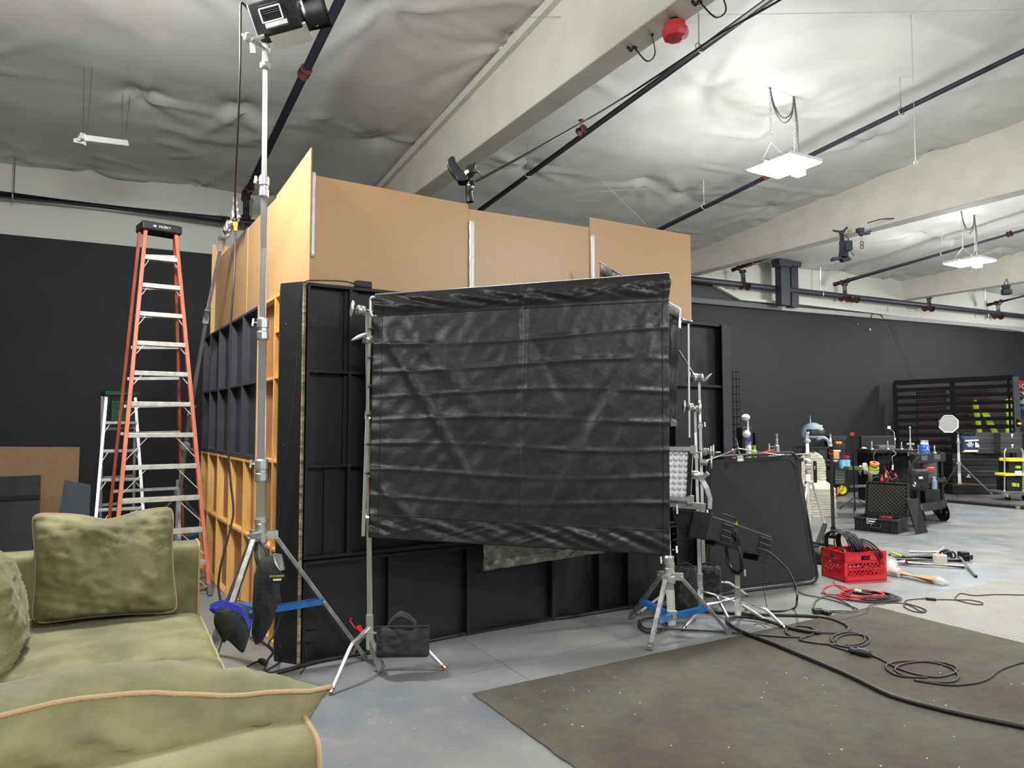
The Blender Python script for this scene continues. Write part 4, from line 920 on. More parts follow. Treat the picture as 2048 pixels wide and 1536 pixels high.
# black discs / hanging silks behind: round dark scoop
t = thing('round_scrim', 'dark round scrim bag hanging between cloth and black spotlight', 'scrim', at(1370, 1082, 5.6))
mb = MB(); P = [at(1342, 1020, 5.7), at(1396, 1022, 5.7), at(1394, 1050, 5.7), at(1384, 1075, 5.7), at(1368, 1068, 5.7), at(1350, 1045, 5.7)]; mb.prism(P, (0, -.02, 0)); mb.build('scrim_face', M_blackp, t)
mb = MB(); mb.tube(spl([at(1345, 1080, 5.6), at(1378, 1078, 5.6), at(1392, 1066, 5.6), at(1398, 1040, 5.6)], 6), .012, 8); mb.tube([at(1345, 1068, 5.6), at(1372, 1067, 5.6)], .008, 6); mb.build('yoke_arm', M_blkmet, t)
mb = MB(); tee(mb, at(1346, 1018, 5.5), (1, -.4, 0), (0, .1, 1), .03, .07); mb.build('tee_handle', M_steel, t)
# ================================================================ LED panel lamp
t = thing('led_panel', 'square led lamp with rows of clear lenses in silver yoke, right of cloth', 'lamp', at(1378, 1020, 5.6))
o_ = at(1385, 895, 5.5); dn = (at(1380, 1003, 5.5) - o_); lf = (at(1300, 893, 5.62) - o_); dn_u, lf_u = dn.normalized(), lf.normalized(); nn3 = lf_u.cross(dn_u).normalized()
if nn3.y > 0: nn3 = -nn3
def pq(a, b_, n=0): return o_ + lf_u * a + dn_u * b_ + nn3 * n
W3, H3 = .33, dn.length
mb = MB(); mb.box(pq(W3 / 2, H3 / 2, -.03), (W3, H3, .06), (lf_u, dn_u, -nn3)); mb.build('panel_body', M_whpl, t, bevel=.004)
for (a0, b0_, a1, b1_) in ((0, .012, W3, .012), (0, H3 - .02, W3, H3 - .02)):
    mb = MB(); mb.bar(pq(a0, b0_, .008), pq(a1, b1_, .008), .03, .035, nn3); mb.build('frame_bar', M_alu, t)
mb = MB(); mb.bar(pq(.012, .03, .004), pq(.012, H3 - .04, .004), .03, .03, nn3); mb.build('frame_bar', M_blkmet, t)
for b1_ in (.0, H3 - .03):
    mb = MB(); mb.box(pq(-.004, b1_ + .015, -.01), (.04, .06, .07), (lf_u, dn_u, -nn3)); mb.build('corner_block', M_steel, t)
lens0 = None
for i in range(8):
    for j in range(7):
        q = pq(.045 + j * .042, .05 + i * (H3 - .1) / 7, 0)
        if lens0 is None:
            mb = MB(); mb.lathe(q, nn3, [(.017, 0), (.0165, .004), (.011, .010), (.004, .012)], 12); lens0 = mb.build('lens', mat('lens_grey', (196, 196, 200), .15, .3), t); q00 = q.copy()
        else:
            l2 = lens0.copy(); COL.objects.link(l2); l2.parent = t; l2.location = q - q00
mb = MB(); mb.bar(at(1340, 1007, 5.6), at(1411, 1014, 5.5), .03, .05); mb.build('yoke_bar', M_alu, t)
mb = MB(); P = [at(1393, 951, 5.55), at(1404, 949, 5.55), at(1419, 975, 5.5), at(1425, 997, 5.5), at(1424, 1019, 5.5), at(1415, 1018, 5.5), at(1416, 998, 5.5), at(1409, 978, 5.5)]; mb.prism(P, (0, .03, 0)); mb.build('yoke_arm', M_alu, t, bevel=.003)
mb = MB(); mb.lathe(at(1397, 950, 5.52), (.9, -.3, 0), [(.03, -.05), (.034, -.03), (.03, 0), (.018, .01), (.018, .04)], 14); mb.build('pivot_knob', M_steel, t); mb = MB(); mb.bar(at(1405, 956, 5.48), at(1416, 946, 5.46), .02, .03); mb.build('pivot_handle', M_steel, t)
# ================================================================ two stands behind LED panel
b0 = V((at(1401, 1180, 5.95).x, 5.95)); tp = at(1390, 822, 5.95)
cs2, axa = cstand('slim chrome stand with clamps just right of the black cloth', (b0.x, b0.y), tp.z, .22, [(b0.x - .55, b0.y - .15, .5), (b0.x + .3, b0.y + .45, .55), (b0.x + .42, b0.y - .38, .55)], [(.12, .75, .016), (.73, 1.3, .013), (1.28, tp.z, .011)], lean=(tp.x - b0.x, 0), tips=M_gryp)
knuckle(cs2, at(1379, 814, 5.9), (-.9, -.5, 0), (.1, 0, 1), .034); knuckle(cs2, at(1391, 817, 5.92), (.3, -.9, 0), (.1, 0, 1), .026)
mb = MB(); mb.cyl(at(1377, 640, 5.88), at(1379, 875, 5.88), .0085, 10); mb.build('extension_rod', M_steel, cs2)
mb = MB(); mb.cyl(at(1362, 640, 5.8), at(1382, 645, 5.88), .02, 12); mb.build('rod_clamp', M_steel, cs2)
b1 = V((at(1409, 1170, 6.15).x, 6.15)); tp = at(1398, 752, 6.15)
cs3, axb = cstand('chrome stand with slanting rod, standing against the black foam panel', (b1.x, b1.y), tp.z, .22, [(b1.x - .5, b1.y + .3, .5), (b1.x + .45, b1.y + .25, .55), (b1.x + .05, b1.y - .5, .55)], [(.12, .8, .016), (.78, 1.55, .013), (1.53, tp.z, .011)], lean=(tp.x - b1.x, 0), tips=M_gryp)
knuckle(cs3, at(1388, 755, 6.1), (-.9, -.5, 0), (.2, 0, 1), .036); knuckle(cs3, at(1400, 756, 6.1), (.9, -.5, 0), (.7, 0, .7), .036)
mb = MB(); mb.cyl(at(1357, 701, 6.05), at(1389, 752, 6.1), .009, 10); mb.build('extension_rod', M_steel, cs3)
for (px, py) in ((1407, 905), (1408, 925), (1412, 902)):
    knuckle(cs3, at(px, py, 6.05), (.9, -.5, 0), (.0, 0, 1), .026)
# arm rods on top of the leaning flag
t = thing('gobo_arm', 'thin chrome arms crossing on top of the leaning black panel', 'grip arm', at(1475, 918, 6.3))
for a, b_ in (((1412, 922, 6.2), (1476, 897, 6.4)), ((1476, 897, 6.4), (1560, 911, 6.7)), ((1472, 878, 6.4), (1480, 914, 6.42)), ((1395, 905, 6.1), (1440, 905, 6.2)), ((1556, 910, 6.7), (1614, 908, 7.6))):
    mb = MB(); mb.cyl(at(*a), at(*b_), .008, 8); mb.build('arm_rod', M_steel, t)
mb = MB(); mb.cyl(at(1480, 912, 6.42), at(1481, 922, 6.42), .03, 10); mb.build('pad', M_whpl, t)
# ================================================================ spotlight on the low century stand
sx = 1474; SY = 5.55
t = thing('spotlight', 'black ribbed profile spotlight tilted down on a low chrome stand', 'lamp', at(1476, 1160, SY))
a, b_ = at(1404, 1052, 5.35), at(1524, 1093, 5.75); X = (b_ - a).normalized(); Zz = V((0, 0, 1)); Zz = (Zz - X * Zz.dot(X)).normalized(); Yy = Zz.cross(X)
L_ = (b_ - a).length
def sb(n, s0, s1, w_, h, m, par=None, bev=.006, dz=0, dy=0):
    mb = MB(); mb.box(a + X * ((s0 + s1) / 2) + Zz * dz + Yy * dy, ((s1 - s0), w_, h), (X, Yy, Zz)); return mb.build(n, m, par or t, bevel=bev)
sb('lens_tube', -.02, .1, .17, .17, M_blkmet, dz=0); body = sb('lamp_body', .1, L_, .16, .175, M_blkmet, dz=.0)
sb('front_shutter', -.035, -.018, .2, .2, M_blkmet, dz=0)
for k in range(9): sb('cooling_fin', .13, .24, .178, .005, M_gryp if k % 3 == 2 else M_blkmet, body, 0, dz=-.06 + k * .015)
for k in range(9): sb('cooling_fin', L_ - .16, L_ - .01, .178, .005, M_gryp if k % 3 == 2 else M_blkmet, body, 0, dz=-.06 + k * .015)
sb('rear_box', L_ - .12, L_ + .005, .15, .06, M_blkmet, dz=-.1)
sb('under_box', .12, .18, .1, .03, M_blkmet, dz=-.1)
mb = MB(); hb = a + X * .2 + Zz * .09
mb.tube([hb, hb + Zz * .045, hb + Zz * .05 + X * .03, hb + Zz * .05 + X * .16, hb + Zz * .02 + X * .18], .006, 7); hd = mb.build('carry_handle', M_blkmet, t)
mb = MB(); mb.cyl(hb + Zz * .03 + X * .175, hb + Zz * .01 + X * .185, .009, 8); mb.build('handle_tag', M_yelw, hd, label='yellow tag')
pc = at(1467, 1066, 5.45); mb = MB(); mb.lathe(pc, -Yy if (-Yy).y < 0 else Yy, [(.05, -.02), (.05, .0), (.035, .005), (.035, .02), (.015, .024), (.015, .03)], 18); mb.build('pivot_knob', M_blkmet, t)
mb = MB(); mb.tube([at(1474, 1075, 5.44), at(1482, 1110, 5.42), at(1484, 1140, 5.42), at(1478, 1147, 5.45), at(1465, 1142, 5.58), at(1456, 1125, 5.66), at(1451, 1085, 5.68)], .014, 8); mb.build('yoke', M_blkmet, t)
hub = at(1475, 1175, SY); bz = hub.z
st3, _ = cstand('low chrome century stand base carrying the black spotlight', (hub.x, SY), .6, .2, [(at(1358, 1240, 5.5).x, 5.38, .62), (at(1570, 1252, 5.4).x, 5.40, .6), (at(1494, 1214, 5.95).x, 5.96, .4)], [(.08, at(1475, 1150, SY).z, .02)], tips=M_gryp)
mb = MB(); tee(mb, hub + V((.02, -.02, .12)), (1, -.5, 0), (0, .1, 1)); mb.build('locking_tee', M_steel, st3)
pts = [b_ + Zz * -.08 - X * .02, at(1531, 1102, 5.72), at(1550, 1115, 5.7), at(1575, 1140, 5.68), at(1592, 1175, 5.62), at(1594, 1200, 5.55), gp(1588, 1217, .01), gp(1560, 1222, .01), gp(1532, 1221, .01)]
mb = MB(); mb.tube(spl(pts, 8), .009, 7); solo(mb, 'lamp_cable', M_cable, 'thick black cable curving from the spotlight to the floor', 'cable')
mb = MB(); mb.cyl(at(1523, 1098, 5.74), at(1531, 1103, 5.72), .014, 8); solo(mb, 'cable_tie', M_yelw, 'small yellow tie at the rear plug of the spotlight', 'cable tie')
for (x0, x1, x2, y2, lb) in ((1528, 1525, 1534, 1215, 'longer'), (1534, 1531, 1536, 1183, 'shorter')):
    mb = MB(); mb.tube(spl([at(x0, 1110, 5.68), at(x1, 1160, 5.62), at(x2, y2, 5.6)], 6), .003, 5); solo(mb, 'safety_cord', M_cable, lb + ' thin black cord dangling under the spotlight rear', 'cord')
# sandbags behind
for (px, py, Y, w_, h, lb, sd) in ((1370, 1176, 5.75, .2, .36, 'black sandbag slumped behind the short combo stand', 5), (1412, 1160, 6.05, .26, .24, 'black sandbag hanging at the foot of the black panel', 11)):
    b = thing('sandbag', lb, 'sandbag', at(px, py + 30, Y)); mb = MB(); cushion(mb, V(at(px, py, Y)), (1, .1, 0), (0, .1, 1), (.1, -1, 0), w_, h, .16, p=4, wr=.04, seed=sd, edge=.05); mb.build('bag_body', M_nylon2, b)
    mb = MB(); P = spl([at(px - 15, py - h * 115, Y - .02), at(px, py - h * 140, Y - .02), at(px + 18, py - h * 115, Y - .02)], 6); mb.tube(P, .008, 6); mb.build('strap', M_nylon2, b)
# leaning black panel (4x4 floppy)
t = thing('foam_panel', 'big dark grey floppy panel with rounded black frame leaning upright', 'panel', gp(1530, 1178))
c0, c1 = gp(1405, 1195), gp(1637, 1167); tl, tr = at(1412, 918, 6.42), at(1592, 907, 6.98)
X = (c1 - c0); P = []
def pp(u, v): return (c0 + (c1 - c0) * u) + ((tl + (tr - tl) * u) - (c0 + (c1 - c0) * u)) * v + V((0, 0, .012))
def rr_(u0, u1, v0, v1, r, n=6):
    out = []
    for (cu, cv, a0) in ((u1 - r, v1 - r, 0), (u0 + r, v1 - r, 90), (u0 + r, v0 + r, 180), (u1 - r, v0 + r, 270)):
        for k in range(n + 1):
            a = math.radians(a0 + 90 * k / n); out.append((cu + r * math.cos(a), cv + r * math.sin(a)))
    return out
n_ = (pp(1, 0) - pp(0, 0)).cross(pp(0, 1) - pp(0, 0)).normalized(); n_ = n_ if n_.y < 0 else -n_
mb = MB(); mb.prism([pp(u, v) for u, v in rr_(0.02, .98, .02, .98, .06)], n_ * .006); mb.build('fabric', mat('floppy_fabric', (45, 42, 43), .75, spec=.3, c2=(40, 37, 38), ns=3), t)
mb = MB(); mb.tube([pp(u, v) for u, v in rr_(0.0, 1, .0, 1, .07)], .014, 8, closed=True); mb.build('frame_tube', M_blkpl, t)
mb = MB(); mb.tube([pp(u, v) + n_ * .008 for u, v in rr_(0.045, .955, .045, .955, .1)], .006, 6, closed=True); mb.build('fabric_hem', M_blkpl, t)
mb = MB(); c0b = gp(1560, 1172); 
mb.prism([pp(.98, 0) - n_ * .05 + V((0, .1, 0)), pp(1.02, .0) - n_ * .05 + V((.1, .25, 0)), pp(1.0, .98) - n_ * .05 + V((.05, .25, 0)), pp(.9, .98) - n_ * .05 + V((0, .1, 0))], n_ * -.02)
mb.build('rear_leaf', M_blkpl, t)
mb = MB(); mb.tube(spl([at(1434, 915, 6.6), at(1437, 922, 6.6), at(1436, 935, 6.6)], 4), .004, 5); mb.build('loop', M_blkpl, t)
# spotlight on top of the set wall
t = thing('set_top_lamp', 'small black lamp with curved leaves clamped on top of the set', 'lamp', at(939, 404, 5.7))
YY = 5.6
def blade(pts, th, nm):
    mb = MB(); mb.prism([at(p[0], p[1], YY) for p in pts], (0, .12, 0)); return mb.build(nm, M_blkmet, t, bevel=.01)
S8 = lambda P: [(880 + x / 11.82, 290 + y / 11.82) for x, y in P]
blade(S8([(155, 350), (215, 300), (250, 255), (310, 250), (370, 300), (325, 355), (400, 430), (480, 560), (640, 640), (650, 820), (560, 860), (470, 850), (420, 850), (370, 750), (250, 620), (165, 470)]), .1, 'lamp_body')
blade(S8([(560, 560), (600, 520), (650, 470), (730, 450), (835, 385), (850, 450), (830, 560), (760, 640), (660, 720), (600, 700)]), .1, 'barn_door')
mb = MB(); mb.prism([at(928 + .0, 344, YY - .01), at(935, 339, YY - .01), at(938.5, 343.5, YY - .01), at(931.5, 350, YY - .01)], (0, -.004, 0)); mb.build('label_plate', M_whpl, t)
mb = MB(); mb.cyl(at(946, 343, YY), at(958, 344.5, YY), .012, 8); mb.build('locking_pin', M_steel, t); mb = MB(); mb.cyl(at(957, 345, YY), at(962, 354, YY), .004, 6); mb.build('pin_cord', M_blkmet, t)
mb = MB(); mb.tube([at(934, 360, YY + .05), at(941, 366, YY + .05), at(938, 385, YY + .08), at(940, 404, YY + .08)], [.03, .045, .03, .032], 10); mb.build('mount', M_blkmet, t)
mb = MB(); mb.tube([at(944, 362, YY), at(948, 370, YY), at(943, 380, YY)], .012, 8); mb.build('mount_handle', M_blkmet, t)
for p in ((937, 370), (945, 374)):
    mb = MB(); mb.ball(at(p[0], p[1], YY - .04), .012, 8); mb.build('chrome_bolt', M_steel, t)
# dead tube fixture at left
t = thing('strip_light', 'unlit white strip light fixture hanging on wires, upper left', 'lamp', cp(205, 280, .9))
c = V(cp(207, 281, .8)); Y0 = c.y; a, b_ = at(163, 270, Y0), at(251, 281, Y0 + .55); a2, b2 = at(163, 282, Y0), at(251, 293, Y0 + .55)
mb = MB(); ex = (b_ - a).normalized(); mb.bar((a + a2) / 2, (b_ + b2) / 2, .09, (a - a2).length); mb.build('fixture_body', M_whpl, t, bevel=.01)
mb = MB(); mb.cyl(a2 + V((0, -.04, .0)), b2 + V((0, -.04, .0)), .018, 10); mb.build('tube', M_whpl, t)
mb = MB(); mb.prism([at(147, 277, Y0), at(160, 275, Y0), at(160, 265, Y0), at(168, 266, Y0), at(166, 288, Y0), at(147, 284, Y0)], (0, .05, 0)); mb.build('end_bracket', M_whpl, t)
for px in (168, 246):
    q = at(px, 270, Y0 + (.55 if px > 200 else 0)); 
    for dx in (-.01, .03):
        mb = MB(); mb.cyl(q + V((dx, 0, 0)), V((q.x + dx * 2, q.y, ceil_z(q.x, q.y) - .02)), .0025, 5); mb.build('wire', M_gryp, t)
# red alarm under the beam and hooks
t = thing('alarm_bell', 'round red alarm housing fixed under the big beam', 'alarm', V(at(1350, 60, 4.497 and 5.2)))
q = ray(1350, 45); k = (4.47 - EYE) / q.z; pc = V((q.x * k, q.y * k, 4.47))
t.location = pc
mb = MB(); mb.lathe(pc - V((0, 0, .13)), (0, 0, 1), [(.05, 0), (.085, .012), (.098, .04), (.1, .07), (.088, .075), (.08, .12), (.04, .13)], 8, smooth=False); mb.build('housing', mat('alarm_red', (196, 52, 58), .45), t, bevel=.008)
mb = MB(); mb.box(pc - V((0.0, 0.02, .132)), (.03, .04, .004)); mb.build('label_plate', M_gryp, t)
mb = MB(); mb.cyl(pc - V((0, 0, .01)), pc + V((0, 0, .03)), .035, 10); mb.build('mount', M_blkmet, t)
def under(px, py, z=4.49): d = ray(px, py); k = (z - EYE) / d.z; return V((d.x * k, d.y * k, z))
for (A_, B_, mid, lb) in (((1268, 94), (1305, 70), (1310, 103), 'black cable loop clipped under the beam left of the alarm'), ((1398, 2), (1440, -20), (1452, 14), 'black cable loop clipped under the beam at top edge')):
    mb = MB(); a, b_ = under(*A_), under(*B_); m_ = under(mid[0], mid[1]); m_ = m_ - V((0, 0, .02)); mb.tube(spl([a, a + (m_ - a) * .6 + V((0, 0, -.08)), m_ , b_], 6), .006, 6); mb.tube(spl([a + V((-.05, 0, 0)), a + V((-.02, 0, -.03)), a, a + V((.02, .02, .0))], 4), .012, 6); mb.ball(b_, .015, 8); solo(mb, 'cable_loop', M_blkmet, lb, 'cable')
# small white clamps on the beam face
for i, (px, py, lb) in enumerate(((970, 130, 'small white clamp on top strip of the big beam'), (1003, 98, 'small white screw clip on the big beam face'))):
    l = (px - 1024) / FPX; Yb = 3.9 / (l + .575); p = at(px, py, Yb); mb = MB(); mb.box(p, (.04, .04, .05)); mb.cyl(p, p + V((-.03, -.03, .05)), .008, 6); solo(mb, 'beam_clip', M_whpl, lb, 'clip')
# ================================================================ SOFA
A0 = V((-1.775, 4.07, 0)); DS = V((.488, -.873, 0)); DF = V((.895, .446, 0)); UZ = V((0, 0, 1))
def sp(s, f, z): return A0 + DS * s + DF * f + UZ * z
sofa = thing('sofa', 'big olive green velvet sofa with tan piping in the foreground', 'sofa', sp(1.35, -.5, 0))
def rbox(name, s0, s1, f0, f1, z0, z1, bev=.04, par=sofa, m=M_green):
    mb = MB(); mb.box(sp((s0 + s1) / 2, (f0 + f1) / 2, (z0 + z1) / 2), (s1 - s0, f1 - f0, z1 - z0), (DS, DF, UZ)); o = mb.build(name, m, par, bevel=bev)
    o.modifiers['bevel'].segments = 4
    for p in o.data.polygons: p.use_smooth = True
    return o
SL = 2.69
rbox('base', -.2, SL + .2, -1.12, -.02, .1, .34, .03)
rbox('back', -.22, SL + .22, -1.25, -1.02, .1, .84, .06)
def arm(s0, s1, nm='arm', top=.83, f1=-.02):
    # upholstered arm: soft box with a slightly crowned top
    N_ = 14; f0 = -1.15
    prof = []
    w2 = (s1 - s0) / 2; sc = (s0 + s1) / 2
    for k in range(N_ + 1):
        a = math.pi * k / N_; c_ = math.cos(a); s_ = math.sin(a)
        prof.append((sc - w2 * (abs(c_) ** .35) * (1 if c_ > 0 else -1), top - .075 + .075 * s_ ** .5))
    prof = [(s0, .1)] + [(s0, .4)] + prof + [(s1, .4), (s1, .1)]
    mb = MB(); n = len(prof)
    def g(u, v):
        q = prof[int(round(u * (n - 1)))]; f = f0 + (f1 - f0) * v
        wob = .006 * noise.noise(V((q[0] * 5, f * 4, q[1] * 5)))
        return sp(q[0], f, q[1] + wob)
    mb.grid(g, n - 1, 24)
    P1 = [sp(q[0], f1, q[1]) for q in prof]; mb.add(P1, [tuple(range(n))])
    P0 = [sp(q[0], f0, q[1]) for q in prof]; mb.add(P0, [tuple(range(n))[::-1]])
    o = mb.build(nm, M_green, sofa)
    mb = MB(); mb.tube([sp(q[0] , f1 + .003, q[1] ) for q in prof[1:-1]], .007, 8); mb.build('arm_piping', M_pipng, o); return o
arm(-.215, -.005, top=.86, f1=.0); arm(SL, SL + .215, top=.88, f1=-.05)
# seat cushions
def seat(s0, s1, seed):
    f0, f1, z0, z1 = -1.0, .015, .3, .5
    def g(u, v, top):
        a, b_ = u * 2 - 1, v * 2 - 1
        k = (1 - abs(a) ** 8) ** .4 * (1 - abs(b_) ** 8) ** .4 if abs(a) < 1 and abs(b_) < 1 else 0
        s = s0 + (s1 - s0) * u; f = f0 + (f1 - f0) * v
        zc = (z0 + z1) / 2; h = (z1 - z0) / 2
        cr = .02 * (1 - a * a) * (1 - b_ * b_)
        z = zc + top * (h * (.55 + .45 * k) + (cr if top > 0 else 0))
        if top > 0:
            z += .010 * noise.noise(V((s * 2.2 + seed, f * 5, 1))) + .007 * noise.noise(V((s * 9 + f * 2, f * 3 + seed, 2))) 
            ed = max(0, b_ - .72) / .28; z += .006 * math.sin(s * 42 + 3 * noise.noise(V((s * 3, 0, seed)))) * ed * (1 - ed) * 3
            z -= .012 * max(0, abs(a) - .8) / .2 * 0
        return sp(s, f, z)
    mb = MB(); nu, nv = 60, 50
    mb.grid(lambda u, v: g(u, 1 - v, 1), nu, nv); mb.grid(lambda u, v: g(u, v, -1), nu, nv)
    # side walls
    for ed in range(4):
        def w_(u, v, ed=ed):
            q = {0: (u, 0), 1: (1, u), 2: (1 - u, 1), 3: (0, 1 - u)}[ed]
            a_, b2 = g(q[0], q[1], -1), g(q[0], q[1], 1); p = a_ + (b2 - a_) * v
            out = {0: -DF, 1: DS, 2: DF, 3: -DS}[ed]; return p + out * .012 * math.sin(v * math.pi)
        mb.grid(w_, 40, 5)
    c = mb.build('seat_cushion', M_green, sofa)
    mb = MB(); E = []
    for ed in range(4):
        for k in range(24):
            u = k / 24; q = {0: (u, 0), 1: (1, u), 2: (1 - u, 1), 3: (0, 1 - u)}[ed]
            E.append(g(q[0], q[1], 1) + UZ * (.002 + .003 * noise.noise(V((k * .9, ed, seed)))))
    mb.tube(E, .0065, 6, closed=True); mb.build('cushion_piping', M_green if False else mat('green_piping', (150, 142, 96), .8), c)
seat(.0, .84, 1); seat(.845, SL, 5)
def throw(name, label, c, X, Y, Z, w, h, t, seed, p=2.6, flop=None, edge=.07, wr=.03, pr=.0075, rnd=.14):
    X, Y, Z = V(X).normalized(), V(Y).normalized(), V(Z).normalized()
    o = thing(name, label, 'cushion', V(c) - Y * h / 2)
    mb = MB()
    def fn(pt, a, b_):
        # seam ripple
        e = max(abs(a), abs(b_)) ** 6
        pt = pt + Z * (.008 * noise.noise(V((a * 5, b_ * 5, seed))) * e) 
        return flop(pt, a, b_) if flop else pt
    rim = cushion(mb, V(c), X, Y, Z, w, h, t, 48, 40, p=p, wr=wr, seed=seed, edge=edge, flop=fn, rnd=rnd)
    mb.build('cushion_body', M_green, o)
    E = []
    for ed in range(4):
        for k in range(22):
            u = k / 22; q = {0: (u, 0), 1: (1, u), 2: (1 - u, 1), 3: (0, 1 - u)}[ed]
            E.append(rim(*q))
    mb = MB(); mb.tube(E, pr, 7, closed=True); mb.build('piping', M_pipng, o)
    return o
# far back cushion against the far arm
ctr_ = (at(62, 1240, 3.76) + at(364, 1207, 4.10) + at(345, 1010, 4.18) + at(66, 1022, 3.86)) / 4
Xp = (at(364, 1110, 4.12) - at(62, 1125, 3.79)); Yp = (at(205, 1012, 4.02) - at(210, 1225, 3.93)); Zp = Xp.cross(Yp)
if Zp.y > 0: Zp = -Zp
def flF(pt, a, b_): return pt + UZ * (-.03 * math.exp(-((a - .05) / .3) ** 2) * max(0, b_) ** 3 + .02 * max(0, a) * max(0, b_)) + Xp.normalized() * (.0)
throw('back_cushion', 'plump olive velvet cushion standing against the far arm of the sofa', at(213, 1128, ctr_.y - .16), Xp, Yp, Zp, Xp.length * .94, Yp.length * .98, .27, 3, flop=flF, pr=.005)
# left cushion against the back
cl_ = sp(.55, -.90, .71)
throw('back_cushion', 'olive velvet cushion at left picture edge, leaning on sofa back', cl_, DS, (DF * -.18 + UZ), (DF + UZ * .18), .62, .50, .26, 9)
# near cushion along the near arm
tip = at(655, 1366, 1.672) + UZ * .05; w_ = .98
cn = tip - DF * (w_ / 2) + UZ * .0
Yn = (UZ * .80 + DS * .60).normalized()
hN = .50; cn = cn - Yn * (hN / 2)
def flN(pt, a, b_): 
    return pt + UZ * (.018 * math.sin(a * 5 + 1) * max(0, b_)) - UZ * (.0 if a < .8 else .02 * (a - .8) / .2)
throw('throw_cushion', 'long olive velvet cushion lying on the near sofa arm, tan piping toward camera', cn, DF - UZ * .075, Yn, DS * .8 - UZ * .6, w_, hN, .26, 15, p=3.2, flop=flN, edge=.12, pr=.006, rnd=-.04)
# ================================================================ FLOOR THINGS
RUG = [gp(945, 1389), gp(1745, 1215), gp(2230, 1333), V((2.6, .2, 0)), gp(1146, 1540)]
def ln_x(a, b_, c, d):
    pass
M_rug = mat('brown_carpet', (108, 101, 88), .95, c2=(80, 74, 64), ns=3.0, bump=1.0, bs=220, detail=12, lo=.36, hi=.64)
for n_ in M_rug.node_tree.nodes:
    if n_.type == 'TEX_NOISE' and n_.inputs['Scale'].default_value < 10: n_.inputs['Roughness'].default_value = .88
nt_ = M_rug.node_tree; bs_ = nt_.nodes['Principled BSDF']; old_ = bs_.inputs['Base Color'].links[0].from_socket
tc_ = nt_.nodes.new('ShaderNodeTexCoord'); n_ = nt_.nodes.new('ShaderNodeTexNoise'); n_.inputs['Scale'].default_value = .7; n_.inputs['Detail'].default_value = 3; nt_.links.new(tc_.outputs['Object'], n_.inputs[0])
r_ = nt_.nodes.new('ShaderNodeValToRGB'); nt_.links.new(n_.outputs[0], r_.inputs[0]); r_.color_ramp.elements[0].position = .38; r_.color_ramp.elements[1].position = .58; r_.color_ramp.elements[0].color = (.62, .56, .5, 1); r_.color_ramp.elements[1].color = (1, 1, 1, 1)
mx_ = nt_.nodes.new('ShaderNodeMixRGB'); mx_.blend_type = 'MULTIPLY'; mx_.inputs[0].default_value = 1; nt_.links.new(old_, mx_.inputs[1]); nt_.links.new(r_.outputs[0], mx_.inputs[2]); nt_.links.new(mx_.outputs[0], bs_.inputs['Base Color'])
# carpet with fine pile grain: slab with slightly wandering edge
mb = MB(); R = []
rc = [RUG[0], RUG[1], gp(2260, 1340), V((gp(2260, 1340).x + .3, .4, 0)), V((.62, .9, 0))]
dd = (gp(1146, 1536) - RUG[0]).normalized(); rc[4] = RUG[0] + dd * 2.6; rc[3] = rc[2] + dd * 4.5
for i in range(5):
    a, b_ = rc[i], rc[(i + 1) % 5]; n = max(2, int((b_ - a).length / .04))
    for k in range(n):
        q = a + (b_ - a) * (k / n); R.append(q + V((noise.noise(q * 9), noise.noise(q * 9 + V((5, 5, 5))), 0)) * .008)
mb.prism([p + V((0, 0, 0)) for p in R][::-1] if False else R, (0, 0, .009))
solo(mb, 'carpet', M_rug, 'large worn brown carpet on the grey floor, lower right', 'carpet')
# diamond-pattern mat
M_mat = mat('grey_mat', (134, 131, 118), .6, c2=(124, 121, 110), ns=3)
ma, mbp, mc, md = gp(1752, 1214), gp(2048, 1152), gp(2300, 1200), gp(2290, 1352)
mb = MB(); mb.prism([ma, mc + (md - mc) * 1.0, mc, mbp], (0, 0, .004)); mo = thing('floor_mat', 'thin grey studded mat beyond the carpet at right', 'mat', ma)
mb.build('mat_sheet', M_mat, mo)
mb = MB(); e1 = (mbp - ma); e2 = (md - ma); n1 = e1.normalized(); n2 = e2.normalized()
for i in range(70):
    for j in range(70):
        q = ma + n1 * (i * .034 + .02) + n2 * (j * .034 + .02)
        r_ = q - ma
        if q.y < 0.9: continue
        dx = .010 if (i + j) % 2 else .004; dy = .004 if (i + j) % 2 else .010
        c = q + V((0, 0, .0042)); mb.add([c - n1 * dx, c - n2 * dy, c + n1 * dx, c + n2 * dy, c + V((0, 0, .0022))], [(0, 1, 4), (1, 2, 4), (2, 3, 4), (3, 0, 4)])
mb.build('studs', M_mat, mo, kind='stuff')
def fcable(label, pts, r, m=M_cable, name='floor_cable', zs=None, sub=8, lift=0.0, z0=0.009):
    P = []
    for i, p in enumerate(pts):
        z = p[2] if len(p) > 2 else r + z0
        q = gp(p[0], p[1], z); P.append(q)
    mb = MB(); mb.tube(spl(P, sub), r, 8); return solo(mb, name, m, label, 'cable')
